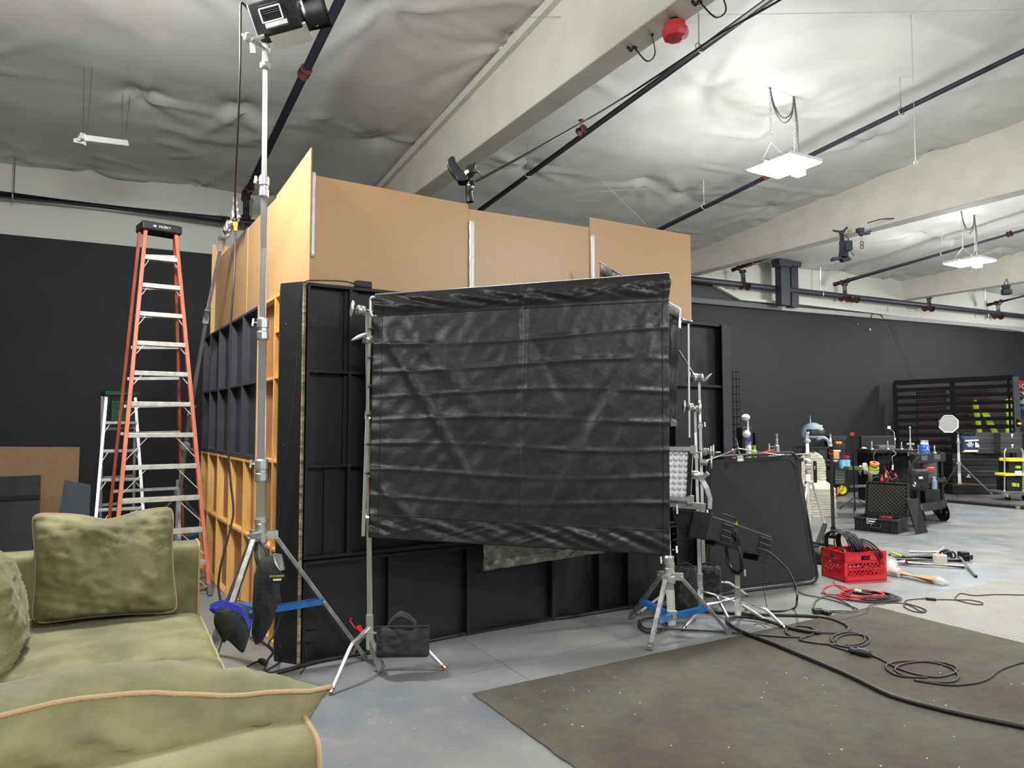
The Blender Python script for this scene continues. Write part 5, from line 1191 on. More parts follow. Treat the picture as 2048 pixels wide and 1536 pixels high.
# thick feeder: along the set base to the right, loops and comes to the camera's right
fcable('thick black feeder cable running along the foot of the set', [(420, 1352), (520, 1350), (566, 1342), (640, 1322), (760, 1300), (900, 1273), (1000, 1250), (1060, 1238), (1120, 1236), (1200, 1224), (1270, 1214), (1350, 1216), (1430, 1224), (1500, 1228), (1560, 1230), (1620, 1232), (1660, 1238), (1690, 1250), (1697, 1260), (1680, 1266), (1640, 1266)], .013, M_rub, z0=.0)
fcable('thick black feeder cable crossing the carpet toward lower right corner', [(1640, 1266), (1600, 1260), (1560, 1250), (1520, 1238), (1480, 1233), (1458, 1237), (1456, 1246), (1480, 1262), (1540, 1285), (1620, 1318), (1700, 1352), (1780, 1390), (1880, 1418), (1960, 1436), (2060, 1456), (2160, 1480)], .014, M_rub)
def loop(cx, cy, rx, ry, a0, a1, n, drift=(0, 0)):
    return [(cx + rx * math.cos(math.radians(a0 + (a1 - a0) * k / n)) + drift[0] * k / n, cy + ry * math.sin(math.radians(a0 + (a1 - a0) * k / n)) + drift[1] * k / n) for k in range(n + 1)]
fcable('thinner black cable from the short combo stand looping on the carpet edge', [(1278, 1240), (1290, 1256), (1340, 1258), (1420, 1262), (1500, 1268), (1560, 1273), (1600, 1274)] + loop(1600, 1263, 29, 11, 60, -290, 16) + [(1600, 1280), (1640, 1287), (1690, 1291)], .007)
fcable('black cable coil on the carpet left of the big plug', loop(1692, 1277, 36, 14, 90, -560, 26, (16, 6)) + [(1660, 1290), (1690, 1300), (1702, 1303)], .007)
fcable('black cable ring by the blue-braced stand foot', loop(1305, 1250, 28, 15, -40, 300, 14), .009)
t = thing('cable_plug', 'bulky black round plug joining two cables on the carpet', 'plug', gp(1717, 1303))
a, b_ = gp(1698, 1300, .03), gp(1732, 1307, .03)
mb = MB(); mb.lathe(a, b_ - a, [(.012, 0), (.02, .01), (.02, .05), (.03, .055), (.031, .11), (.026, .115), (.026, .13), (.008, .14)], 14); mb.build('plug_body', M_blkpl, t); mb = MB(); mb.cyl(b_ + (b_ - a) * .0, b_ + (b_ - a) * .14, .009, 8); mb.build('plug_tip', M_orange, t, label='orange cable end')
fcable('black cable from the big plug looping to the right picture edge', [(1736, 1308), (1760, 1318), (1790, 1334), (1820, 1345), (1850, 1352)] + loop(1852, 1339, 62, 16, 70, -270, 18) + loop(1846, 1340, 60, 20, 160, 20, 6, (20, 0))[0:0] + [(1800, 1352), (1775, 1340), (1776, 1328), (1810, 1322), (1860, 1324), (1900, 1335), (1917, 1352), (1905, 1363), (1870, 1364), (1830, 1360), (1850, 1364), (1900, 1370), (1945, 1367), (1975, 1358), (1995, 1343), (2020, 1332), (2060, 1322), (2120, 1318)], .0065)
fcable('thin black cable over the grey mat with small loops, far right', [(1680, 1240, .01), (1705, 1234, .01), (1728, 1228, .01), (1737, 1222, .01), (1738, 1212, .01), (1760, 1207, .01), (1800, 1206, .01), (1822, 1212, .01), (1840, 1222, .01), (1850, 1223, .01), (1843, 1216, .01), (1815, 1208, .01), (1808, 1213, .01), (1825, 1222, .01), (1846, 1225, .01), (1852, 1220, .01), (1835, 1213, .01), (1812, 1206, .01), (1815, 1200, .01), (1850, 1197, .01)], .0045)
fcable('thin black cable continuing right from its inline connector on the mat', [(1870, 1199, .01), (1910, 1200, .01), (1940, 1207, .01), (1962, 1209, .01), (1964, 1205, .01), (1940, 1200, .01), (1912, 1199, .01), (1915, 1190, .01), (1924, 1187, .01), (1950, 1191, .01), (1990, 1189, .01), (2060, 1190, .01), (2140, 1190, .01)], .0045)
mb = MB(); a, b_ = gp(1851, 1197, .015), gp(1872, 1199, .015); mb.bar(a, b_, .035, .022); solo(mb, 'inline_connector', M_blkpl, 'small black inline connector on the thin cable over the mat', 'plug', bevel=.005)
fcable('loose thin black cable arcing on floor below the leaning panel', [(1588, 1175, .01), (1606, 1188, .01), (1640, 1195, .01), (1670, 1202, .01), (1700, 1212, .01), (1716, 1219, .01), (1712, 1224, .01), (1690, 1222, .01), (1660, 1222, .01)], .005)
fcable('black cable loop rising beside the adaptor block on the floor', [(1628, 1220, .01), (1628, 1212, .01), (1632, 1202, .01), (1645, 1194, .01), (1665, 1194, .01), (1690, 1205, .01), (1708, 1218, .01), (1700, 1226, .01), (1660, 1224, .01)], .005)
t = thing('adaptor_block', 'black multiway cable adaptor block on the floor by the carpet edge', 'plug', gp(1645, 1225))
mb = MB(); mb.bar(gp(1626, 1222, .02), gp(1646, 1222, .02), .06, .035); mb.build('block_body', M_blkpl, t, bevel=.006); mb = MB(); mb.bar(gp(1648, 1224, .018), gp(1661, 1227, .018), .05, .03); mb.build('block_plug', M_blkpl, t, bevel=.006)
mb = MB(); mb.tube(spl([gp(1500 + 6, 1250), gp(1520, 1248, .03), gp(1532, 1256, .01)], 5), .003, 5); solo(mb, 'tie_line', M_cable, 'short bit of black tie line by the combo stand foot', 'cord')
fcable('tangle of thin black cable under the long sandbag at left', [(496, 1270, .02), (515, 1283, .02), (536, 1290, .01), (546, 1302, .01), (535, 1320, .01), (528, 1342, .01), (522, 1352, .01)], .005, z0=0)
fcable('thin black mains cable lying between sofa and corner column', [(440, 1350, .01), (470, 1345, .01), (492, 1335, .01), (510, 1325, .01), (526, 1320, .01)], .005, z0=0)
fcable('thin black cable looping by the foot of the black corner column', [(524, 1282, .02), (540, 1296, .01), (552, 1312, .01), (560, 1322, .01), (548, 1332, .01), (535, 1340, .01), (530, 1350, .01)], .005, z0=0)
mb = MB(); mb.bar(gp(520, 1320, .02), gp(532, 1326, .02), .03, .025); solo(mb, 'mains_plug', M_blkpl, 'small black mains plug on floor under the long sandbag', 'plug', bevel=.005)
# coil of red and black cable
t = thing('cable_coil', 'flat coil of red and black cable in front of the red crate', 'cable', gp(1727, 1193))
cc = gp(1727, 1196)
for k in range(16):
    red = k % 2 == 0 if k < 12 else False
    pts = [(cc.x + (.20 + .008 * math.sin(k * 2.1) - .005 * k + (0 if red else .03)) * math.cos(a) * 1.1 + (.05 if not red else 0), cc.y + (.17 + .006 * math.cos(k * 1.7) - .004 * k) * math.sin(a) - (.03 if not red else 0), .008 + .0038 * k * (1 if red else .6) + .004 * math.sin(a * 2 + k)) for a in [2 * math.pi * j / 28 for j in range(28)]]
    mb = MB(); mb.tube(pts, .0055, 6, closed=True); mb.build('red_turn' if red else 'black_turn', M_redc if red else M_cable, t)
mb = MB(); mb.bar(cc + V((-.03, .06, .03)), cc + V((.05, -.04, .03)), .05, .03); mb.build('cable_wrap', M_blkpl, t); mb = MB(); mb.bar(cc + V((-.04, .07, .05)), cc + V((-.01, .03, .05)), .04, .02); mb.build('cable_tag', M_whpl, t)
fcable('loose red cable trailing left from the coil toward the crate', [(1666, 1160, .02), (1672, 1170, .01), (1690, 1180, .01), (1698, 1181, .01), (1688, 1174, .01), (1668, 1170, .01), (1650, 1176, .01), (1648, 1184, .01), (1662, 1192, .01), (1690, 1198, .01), (1720, 1200, .02)], .0055, M_redc, z0=0)
fcable('short black lead sticking out left of the red coil', [(1641, 1186, .01), (1660, 1189, .01), (1680, 1189, .01), (1696, 1184, .02)], .0045, z0=0)
# ---------------------------------------------------------------- red crate
t = thing('milk_crate', 'bright red plastic lattice crate full of coiled cables', 'crate', gp(1715, 1165))
k0, k1, k2 = gp(1690, 1166), gp(1774, 1161), gp(1643, 1151)
EX, EY = (k1 - k0), (k2 - k0); EYn = EY.normalized(); EXn = EX.normalized(); HT = .285
def cpos(u, v, z): return k0 + EX * u + EY * v + UZ_ * z
UZ_ = V((0, 0, 1))
def crate_side(p, q):
    d = (q - p); L = d.length; d.normalize(); n = V((-d.y, d.x, 0)) ; mid_in = (k0 + EX * .5 + EY * .5) - p
    if n.dot(mid_in) > 0: n = -n
    mb = MB()
    def slab(a0, a1, z0, z1, th=.012): c = p + d * ((a0 + a1) / 2) + UZ_ * ((z0 + z1) / 2); mb.box(c - n * th / 2, (a1 - a0, th, z1 - z0), (d, n, UZ_))
    slab(0, L, 0, .055); slab(0, L, .25, HT); slab(0, .03, 0, HT); slab(L - .03, L, 0, HT)
    slab(0, L * .5 - .05, .195, .25); slab(L * .5 + .05, L, .195, .25); slab(0, L, .19, .205, .014)
    for z in (.055, .12, .19, .27, .255, .282): slab(0, L, z - .003, z + .003, .022)
    z0, z1 = .055, .19; st = .045; k = -6
    while k * st < L:
        for sg in (1, -1):
            a = k * st if sg > 0 else k * st + (z1 - z0); b2 = a + sg * (z1 - z0)
            pa, pb = (a, z0), (b2, z1)
            # clip to 0..L
            def cl(pa, pb):
                (x0, y0), (x1, y1) = pa, pb
                if x0 > x1: x0, y0, x1, y1 = x1, y1, x0, y0
                if x1 <= 0.02 or x0 >= L - .02: return None
                if x0 < 0.02: y0 += (y1 - y0) * (0.02 - x0) / (x1 - x0); x0 = .02
                if x1 > L - .02: y1 = y0 + (y1 - y0) * (L - .02 - x0) / (x1 - x0); x1 = L - .02
                return (x0, y0), (x1, y1)
            r_ = cl(pa, pb)
            if r_: mb.bar(p + d * r_[0][0] + UZ_ * r_[0][1] - n * .005, p + d * r_[1][0] + UZ_ * r_[1][1] - n * .005, .007, .008, n)
        k += 1
    mb.build('crate_side', M_redpl, t)
cs = [cpos(0, 0, 0), cpos(1, 0, 0), cpos(1, 1, 0), cpos(0, 1, 0)]
for i in range(4): crate_side(cs[i], cs[(i + 1) % 4])
mb = MB(); mb.prism([c + V((0, 0, .005)) for c in cs], (0, 0, .012)); mb.build('crate_floor', M_redpl, t)
crc = cpos(.5, .5, 0)
for i, (u, v, zc, R_, ax_, lb) in enumerate(((.2, .55, .31, .165, (1, .5, .2), 'left coil'), (.4, .5, .29, .165, (1, .2, .3), 'middle coil'), (.64, .5, .27, .16, (1, -.2, .5), 'right coil'), (.8, .4, .24, .15, (.9, .3, .6), 'low right coil'))):
    tt = thing('cable_coil', 'black cable ' + lb + ' standing in the red crate', 'cable', cpos(u, v, zc - R_), 'coiled cables in the red crate')
    for k in range(8):
        mb = MB(); off = V(ax_).normalized() * (.009 * (k - 3.5)); mb.torus(cpos(u, v, zc) + off + V((0, 0, .005 * math.sin(k * 2))), V(ax_) + V((.05 * math.sin(k), .05 * math.cos(k * 2), 0)), R_ - .004 * (k % 3), .0055, 26, 6); mb.build('cable_turn', M_rub, tt)
mb = MB(); mb.torus(cpos(.15, .35, .25), (.5, 1, .4), .06, .006, 18, 6); solo(mb, 'cable_ring', M_redc, 'small red cable loop inside the red crate', 'cable')
mb = MB(); mb.bar(cpos(.62, .8, .37), cpos(.85, .8, .37), .02, .02); solo(mb, 'cable_plug', M_steel, 'metal connector ends on top of the crate cables', 'plug')
# ---------------------------------------------------------------- tools on floor right of crate
def rod(label, a, b_, r, m, name='pole', cat='pole', za=None, zb=None):
    p, q = gp(a[0], a[1], za if za else r), gp(b_[0], b_[1], zb if zb else r); mb = MB(); mb.cyl(p, q, r, 12); return solo(mb, name, m, label, cat)
rod('long black tripod pole lying on floor right of red crate', (1780, 1114), (1868, 1113), .035, M_blkpl)
rod('second long black pole lying nearest the white one', (1790, 1119), (1922, 1120), .022, M_blkpl)
rod('slim white rod lying farthest back among the floor tools', (1818, 1103), (1876, 1104), .014, M_whpl)
t = thing('painted_pole', 'white scuffed painter pole with red band lying on the floor', 'pole', gp(1850, 1128))
for a, b_, r, m, nm in (((1780, 1122), (1810, 1125), .03, M_whpl, 'grip'), ((1810, 1125), (1815, 1125.5), .031, M_redc, 'red_band'), ((1815, 1126), (1928, 1133), .02, M_silver, 'pole_tube')):
    mb = MB(); mb.cyl(gp(a[0], a[1], .03), gp(b_[0], b_[1], .03 if nm != 'pole_tube' else .022), r, 12); mb.build(nm, m, t)
t = thing('knife', 'bright green handled cutter lying on the black poles', 'knife', gp(1792, 1108)); mb = MB(); mb.bar(gp(1783, 1105, .09), gp(1802, 1112, .075), .03, .02); mb.build('handle', M_lime, t, bevel=.004); mb = MB(); mb.bar(gp(1798, 1110, .07), gp(1815, 1115, .07), .03, .01); mb.build('sheath', M_blkpl, t)
mb = MB(); q = gp(1880, 1125, .0); mb.lathe(q, (0, 0, 1), [(.07, 0), (.07, .085), (.04, .085), (.04, .0)], 26); solo(mb, 'tape_roll', M_cream, 'cream white tape roll standing among floor tools', 'tape')
mb = MB(); mb.bar(gp(1873, 1106, .06), gp(1888, 1093, .14), .03, .01); solo(mb, 'paint_scraper', M_whpl, 'small white scraper propped on the tape roll', 'tool')
t = thing('clamp_head', 'jumble of black clamps lying behind the tape roll', 'clamp', gp(1898, 1112))
for (px, py, r) in ((1888, 1109, .04), (1897, 1112, .045), (1905, 1110, .035), (1893, 1105, .03)):
    mb = MB(); mb.torus(gp(px, py, .05), (random.uniform(-1, 1), -1, random.uniform(0, 1)), r, .012, 14, 6); mb.build('clamp_ring', M_blkmet, t)
t = thing('pan_head', 'small black tripod head with handle lying rightmost among floor tools', 'tripod head', gp(1925, 1112))
mb = MB(); mb.box(gp(1927, 1112, .05), (.10, .08, .1)); mb.build('head_body', M_blkmet, t, bevel=.01); mb = MB(); mb.cyl(gp(1932, 1113, .05), gp(1943, 1115, .05), .03, 12); mb.build('head_plate', M_blkpl, t)
mb = MB(); mb.cyl(gp(1917, 1111, .05), gp(1952, 1153, .012), .014, 10); mb.build('pan_handle', M_rub, t)
t = thing('paper_tube', 'brown kraft paper roll wrapped in clear plastic on the floor', 'paper roll', gp(1835, 1152))
mb = MB(); mb.cyl(gp(1784, 1143, .035), gp(1868, 1160, .035), .035, 16); mb.build('paper_roll', M_kraft, t)
mb = MB(); mb.tube([gp(1868, 1160, .035), gp(1874, 1161, .035), gp(1884, 1164, .03), gp(1897, 1167, .012)], [.04, .045, .035, .006], 14); mb.build('plastic_wrap', M_clear, t)
mb = MB(); mb.tube([gp(1774, 1130, .09), gp(1778, 1136, .07), gp(1786, 1143, .045), gp(1800, 1147, .04)], [.11, .09, .055, .045], 14); mb.build('plastic_wrap', M_clear, t)
# litter specks on carpet
mb = MB()
for k in range(120):
    x, y = random.uniform(0, 4.2), random.uniform(1.9, 4.6); 
    mb.box((x, y, .0095), (random.uniform(.003, .009), random.uniform(.003, .006), .002))
o = solo(mb, 'litter', M_whpl, 'tiny white crumbs scattered over the brown carpet', 'litter'); o['kind'] = 'stuff'
# ================================================================ RIGHT BACKGROUND
# tripod stand with clamp (silver) and black pole
yS = 9.9
b0 = at(1619, 1075, yS); b0 = V((b0.x, yS, 0))
t = thing('studio_stand', 'silver tripod stand with red ring before the cream chair', 'stand', b0)
def vz(py, Y=yS): return at(1618, py, Y).z
for y0, y1, r in ((1075, 960, .022), (965, 925, .03), (930, 905, .034), (905, 868, .022)):
    mb = MB(); mb.cyl(b0 + V((0, 0, max(.08, vz(y0)))), b0 + V((0, 0, vz(y1))), r, 12); mb.build('column_section', M_chrome, t)
for y0, r in ((966, .05), (945, .038), (925, .042), (910, .04), (883, .045), (868, .03)):
    mb = MB(); mb.lathe(b0 + V((0, 0, vz(y0) - .02)), (0, 0, 1), [(r * .7, 0), (r, .01), (r, .04), (r * .7, .05)], 12); mb.build('collar', M_steel, t)
mb = MB(); mb.cyl(b0 + V((0, 0, vz(942))), b0 + V((0, 0, vz(938))), .035, 12); mb.build('red_ring', M_red2, t, label='red ring')
mb = MB(); tee(mb, b0 + V((-.02, -.02, vz(920))), (-1, -.3, 0), (0, 0, 1), .08, .05); tee(mb, b0 + V((.02, -.02, vz(935))), (1, -.3, 0), (0, 0, 1), .06, .05); mb.build('locking_tee', M_steel, t)
for (px, py) in ((1600, 1085), (1655, 1068), (1618, 1108)):
    F = gp(px, py, .01); h = b0 + V((0, 0, vz(966))) + (F - b0).normalized() * .06; mb = MB(); mb.bar(h, F, .022, .022); lg = mb.build('leg', M_chrome, t)
    m_ = b0 + V((0, 0, .28)); q = h + (F - h) * .62; mb = MB(); mb.bar(m_, q, .014, .02); mb.build('brace', M_steel, lg)
mb = MB(); mb.bar(gp(1632, 1096, .02), at(1650, 1050, 9.4), .05, .05); solo(mb, 'chair_leg_bar', M_blkpl, 'black slanting bar of a folded stand behind the crate', 'stand')
mb = MB(); mb.bar(gp(1620, 1085, .06), gp(1668, 1093, .06), .03, .03); solo(mb, 'floor_bar', M_blkpl, 'low black bar on floor between silver stand and crate', 'bar')
mb = MB(); mb.box(gp(1637, 1125) + V((0, 0, .07)), (.14, .3, .15)); solo(mb, 'dark_bag', M_nylon2, 'dark soft bag on floor left of the red crate', 'bag', bevel=.04)
t = thing('black_pole_stand', 'tall black pole with silver spigot just right of the cream chair', 'stand', V((at(1667, 1075, 9.7).x, 9.7, 0)))
b1 = V((at(1667, 1075, 9.7).x, 9.7, 0)); x1 = at(1662, 905, 9.7).x
def bz_(py): z = at(1660, py, 9.7).z; return V((b1.x + (x1 - b1.x) * z / 1.15, 9.7, z))
mb = MB(); mb.tube([bz_(1085), bz_(905)], .024, 12); mb.build('pole', M_blkmet, t)
for y0, y1, r, m in ((908, 902, .03, M_red2), (902, 893, .026, M_blkmet), (893, 883, .02, M_chrome), (883, 868, .012, M_steel), (1062, 1054, .034, M_blkmet)):
    mb = MB(); mb.cyl(bz_(y0), bz_(y1), r, 12); mb.build('collar', m, t)
mb = MB(); mb.cyl(V((b1.x, 9.7, 0)), V((b1.x, 9.7, .03)), .09, 14); mb.build('foot', M_blkmet, t)
# cream covered chair
t = thing('covered_chair', 'banquet chair under a ruched cream stretch cover', 'chair', V((at(1632, 1020, 12.1).x, 12.1, 0)))
cx = at(1634, 1000, 12.1).x
def cov(u, v):
    a = u * 2 * math.pi; z = v * 1.03
    wd = .26 - .03 * math.sin(v * math.pi) if v < .55 else .245 - .02 * (v - .55); 
    zz = v
    dp = .26 if v < .45 else max(.05, .26 - (v - .45) * 2.2)
    cy = 12.1 if v < .45 else 12.1 + (.26 - dp)
    top = max(.02, 1 - (max(0, (v - .78)) / .225) ** 2.2)
    ca, sa = math.cos(a), math.sin(a); e = .35
    X_ = wd * (abs(ca) ** e) * (1 if ca > 0 else -1) * (top ** .5 if top > 0 else 0); Y_ = dp * (abs(sa) ** e) * (1 if sa > 0 else -1)
    r = .007 * math.sin(z * 150 + 9 * noise.noise(V((ca * 1.6, z * 3, sa)))) + .010 * noise.noise(V((ca * 2, z * 26, sa)))
    sk = .03 * max(0, .3 - v)
    return V((cx + X_ + (X_ > 0) * 0 + X_ * sk * 4 + r * ca, cy + Y_ + r * sa, z + (.02 * math.cos(a * 1) if v > .9 else 0)))
mb = MB(); mb.grid(cov, 60, 110); mb.build('cover', M_cream, t)
mb = MB(); mb.cyl((cx, 12.15, .02), (cx, 12.15, .9), .03, 8); mb.build('chair_frame', M_blkmet, t)
# monitor/dark cases behind chair
def cbox(name, label, cat, x0, x1, y0, y1, Y, dp, m, bev=.01, rot=0, bot=None, par=None, group=None):
    a, b_ = at(x0, y0, Y), at(x1, y1, Y); z1, z0 = a.z, (b_.z if bot is None else bot)
    c = V(((a.x + b_.x) / 2, Y + dp / 2, (z0 + z1) / 2)); r = math.radians(rot); X = V((math.cos(r), math.sin(r), 0)); Yv = V((-math.sin(r), math.cos(r), 0))
    mb = MB(); mb.box(c, (abs(b_.x - a.x), dp, z1 - z0), (X, Yv, UZ_))
    if par: return mb.build(name, m, par, bevel=bev)
    return solo(mb, name, m, label, cat, group, bevel=bev)
# left cart: carries monitor and helmet
ct = thing('gear_cart', 'black gear cart behind the cream chair holding monitor and helmet', 'cart', V((at(1640, 1000, 13.2).x, 13.3, 0)))
cbox('shelf', '', '', 1592, 1668, 928, 933, 13.2, .6, M_blkpl, par=ct); cbox('shelf', '', '', 1592, 1668, 975, 980, 13.2, .6, M_blkpl, par=ct)
for x in (1593, 1666): cbox('cart_post', '', '', x, x + 3, 928, 0, 13.2, .04, M_blkmet, par=ct, bot=.1, bev=.003)
for x in (1594, 1666):
    mb = MB(); q = V((at(x + 1, 0, 13.2).x, 13.22, .06)); mb.cyl(q - V((.02, 0, 0)), q + V((.02, 0, 0)), .06, 14); mb.build('wheel', M_rub, ct)
t = thing('monitor', 'black framed monitor lying open above the cream chair', 'monitor', at(1630, 928, 13.1))
cbox('monitor_frame', '', '', 1607, 1656, 894, 927, 13.1, .06, M_blkpl, par=t); cbox('screen', '', '', 1636, 1651, 900, 918, 13.09, .02, mat('screen_dim', (62, 64, 66), .3), par=t, bev=.002)
cbox('control_panel', '', '', 1620, 1634, 903, 916, 13.09, .02, M_gryp, par=t, bev=.002)
mb = MB(); P = spl([at(1588, 928, 12.9), at(1588, 903, 12.9), at(1593, 895, 12.9), at(1615, 894, 12.9)], 5); mb.tube(P, .02, 8); solo(mb, 'cart_handle', M_blkmet, 'bent black tube handle left of the monitor', 'handle')
# helmet: generic pale-blue helmet with dark visor
t = thing('helmet', 'pale blue-grey helmet with black visor on top of the gear cart', 'helmet', at(1625, 895, 12.7))
hc = at(1626, 868, 12.7); 
mb = MB()
def hel(u, v):
    a = u * 2 * math.pi; ph = v * math.pi * .62; r = .19
    return hc + V((math.sin(ph) * math.cos(a) * r, math.sin(ph) * math.sin(a) * r * 1.15, math.cos(ph) * r * 1.05))
M_hel = mat('helmet_shell', (150, 166, 178), .3, coat=.4)
mb.grid(hel, 30, 14); mb.build('shell', M_hel, t, solid=.008)
mb = MB(); mb.grid(lambda u, v: hc + V((math.sin((1.15 + v * .55)) * math.cos(-.3 - u * 2.3) * .192, math.sin(1.15 + v * .55) * math.sin(-.3 - u * 2.3) * .22, math.cos(1.15 + v * .55) * .2)), 18, 6); mb.build('visor', M_blkpl, t, solid=.006)
mb = MB(); mb.box(hc + V((.045, -.195, .10)), (.07, .02, .12), (V((1, .1, 0)).normalized(), V((-.1, 1, .4)).normalized(), V((0, -.3, 1)).normalized())); mb.build('badge_plate', M_whpl, t, bevel=.004)
mb = MB(); mb.tube(spl([hc + V((-.02, -.2, -.10)), hc + V((.08, -.24, -.06)), hc + V((.17, -.22, -.12)), hc + V((.22, -.16, -.24))], 5), .028, 8); mb.build('chin_guard', M_hel, t)
mb = MB(); mb.cyl(hc + V((-.04, 0, .18)), hc + V((-.04, 0, .33)), .008, 8); mb.build('top_pin', M_steel, t)
# things above the leaning panel (between set and cart), standing on a work table
tb = thing('work_table', 'black work table mostly hidden behind the leaning dark panel', 'table', V((at(1530, 0, 8.2).x, 8.3, 0)))
zt_ = at(1500, 915, 8.2).z
mb = MB(); xa, xb_ = at(1440, 0, 8.2).x, at(1600, 0, 8.2).x; mb.box(((xa + xb_) / 2, 8.35, zt_ - .02), (xb_ - xa, .5, .04)); mb.build('table_top', M_blkpl, tb, bevel=.005)
for x in (xa + .04, xb_ - .04):
    for y in (8.14, 8.56):
        mb = MB(); mb.box((x, y, (zt_ - .04) / 2), (.04, .04, zt_ - .04)); mb.build('leg', M_blkmet, tb)
t = thing('spray_bottle', 'upright white-topped bottle with purple label in front of black box', 'bottle', at(1498, 910, 8.2))
q = V((at(1497, 910, 8.2).x, 8.2, zt_))
mb = MB(); mb.lathe(q, (0, 0, 1), [(.035, 0), (.035, .12), (.03, .14)], 14); mb.build('bottle_body', M_whpl, t); mb = MB(); mb.cyl(q + V((0, 0, .14)), q + V((0, 0, .23)), .031, 14); mb.build('label_band', mat('purple', (110, 90, 170), .5), t); mb = MB(); mb.cyl(q + V((0, 0, .02)), q + V((0, 0, .07)), .037, 14); mb.build('red_band', M_redc, t)
mb = MB(); mb.ball(q + V((-.02, 0, .27)), .048, 12); mb.cyl(q + V((0, 0, .25)), q + V((0, 0, .42)), .012, 8); mb.ball(q + V((-.025, 0, .46)), .05, 12, sc=(1, 1, .8)); mb.build('white_knobs', M_whpl, t)
t = thing('parcel', 'crumpled clear bag with amber contents at left above dark panel', 'bag', at(1458, 912, 8.2)); q = V((at(1458, 912, 8.2).x, 8.2, zt_))
mb = MB(); mb.tube([q, q + V((0, 0, .07))], [.075, .07], 12); mb.build('amber_part', M_kraft, t, bevel=.01)
mb = MB(); mb.tube([q + V((0, 0, .07)), q + V((-.02, 0, .14)), q + V((-.01, 0, .2)), q + V((.01, 0, .25))], [.07, .06, .04, .02], 9); mb.build('plastic_bag', M_cream, t)
cbox('speaker_box', 'black box with switches standing on the work table', 'box', 1483, 1507, 854, 914, 8.3, .2, M_blkpl)
cbox('battery_pack', 'narrow black battery pack right of the black box', 'battery', 1509, 1517, 864, 912, 8.3, .15, M_blkmet)
mb = MB(); q = V((at(1532, 912, 8.2).x, 8.2, zt_)); mb.bar(q + V((-.1, 0, .02)), q + V((.08, 0, .07)), .04, .05); mb.bar(q + V((.03, 0, .03)), q + V((.1, 0, .09)), .03, .03); solo(mb, 'hand_drill', M_red2, 'small red hand tool on the work table', 'tool', bevel=.01)
mb = MB(); q = V((at(1509, 912, 8.18).x, 8.18, zt_)); mb.lathe(q, (0, 0, 1), [(.025, 0), (.03, .06), (.015, .1), (.02, .14)], 10); solo(mb, 'green_bottle', M_lime, 'tiny pale green bottle beside the black box', 'bottle')
t = thing('spigot_clamp', 'chrome clamp with upright spigot above the dark leaning panel', 'clamp', at(1553, 912, 7.8)); q = V((at(1554, 910, 7.8).x, 7.8, at(1554, 910, 7.8).z))
mb = MB(); mb.lathe(q, (0, 0, 1), [(.02, 0), (.028, .01), (.028, .1), (.015, .11), (.015, .17), (.009, .18), (.009, .2), (.013, .21), (.013, .23)], 12); mb.build('spigot', M_steel, t)
mb = MB(); tee(mb, q + V((-.02, 0, .09)), (-1, -.2, 0), (0, 0, 1), .07, .07); mb.bar(q + V((-.1, 0, .0)), q, .03, .03); mb.build('clamp_jaw', M_steel, t)
# wire grid panel
t = thing('wire_grid', 'black wire grid panel standing right of the set end', 'grid panel', V((at(1473, 0, 8.7).x, 8.7, 0)))
xa, xb_ = at(1463, 0, 8.7).x, at(1482, 0, 8.7).x; zt2 = at(1470, 743, 8.7).z; xc = at(1440, 0, 8.7).x
mb = MB(); n = 0; z = .05
while z < zt2 + .01: mb.cyl((xc, 8.7, z), (xb_, 8.7, z), .005, 5); z += (zt2 - .05) / 23
x = xb_
while x > xc: mb.cyl((x, 8.704, 0), (x, 8.704, zt2), .006 if x > xb_ - .01 else .005, 5); x -= .042
mb.build('grid_wires', M_slat, t); mb = MB(); mb.bar((xb_, 8.7, 0), (xb_, 8.7, zt2 + .02), .012, .012); mb.build('edge_bar', M_blkmet, t)
# ---------------------------------------------------------------- open hard case
t = thing('hard_case', 'open black hard case with grey egg-crate foam in its lid', 'case', gp(1755, 1060))
c0, c1, c3 = gp(1709, 1060), gp(1796, 1069), gp(1727, 1042)
ex, ey = (c1 - c0), (c3 - c0); hh_ = .20
def hc_(u, v, z): return c0 + ex * u + ey * v + UZ_ * z
X, Yv = ex.normalized(), V((-ex.normalized().y, ex.normalized().x, 0)); W4, D4 = ex.length, .42
def hp(a, b_, z): return c0 + X * a + Yv * b_ + UZ_ * z
mb = MB(); th = .02
for (a0, a1, b0_, b1_, z0, z1) in ((0, W4, 0, D4, 0, .02), (0, W4, 0, th, 0, hh_), (0, W4, D4 - th, D4, 0, hh_), (0, th, 0, D4, 0, hh_), (W4 - th, W4, 0, D4, 0, hh_), (-.01, W4 + .01, -.012, .01, hh_ - .04, hh_ - .01)):
    mb.box(hp((a0 + a1) / 2, (b0_ + b1_) / 2, (z0 + z1) / 2), (a1 - a0, b1_ - b0_, z1 - z0), (X, Yv, UZ_))
base_ = mb.build('case_base', M_blkpl, t, bevel=.006)
for a in (.12, .28, W4 - .28, W4 - .12):
    mb = MB(); mb.box(hp(a, -.012, .1), (.03, .02, .15), (X, Yv, UZ_)); mb.build('latch_rib', M_blkpl, base_)
mb = MB(); P = spl([hp(W4 * .42, -.01, .11), hp(W4 * .42, -.04, .07), hp(W4 * .62, -.04, .07), hp(W4 * .62, -.01, .11)], 5); mb.tube(P, .012, 8); mb.build('handle', M_blkpl, base_)
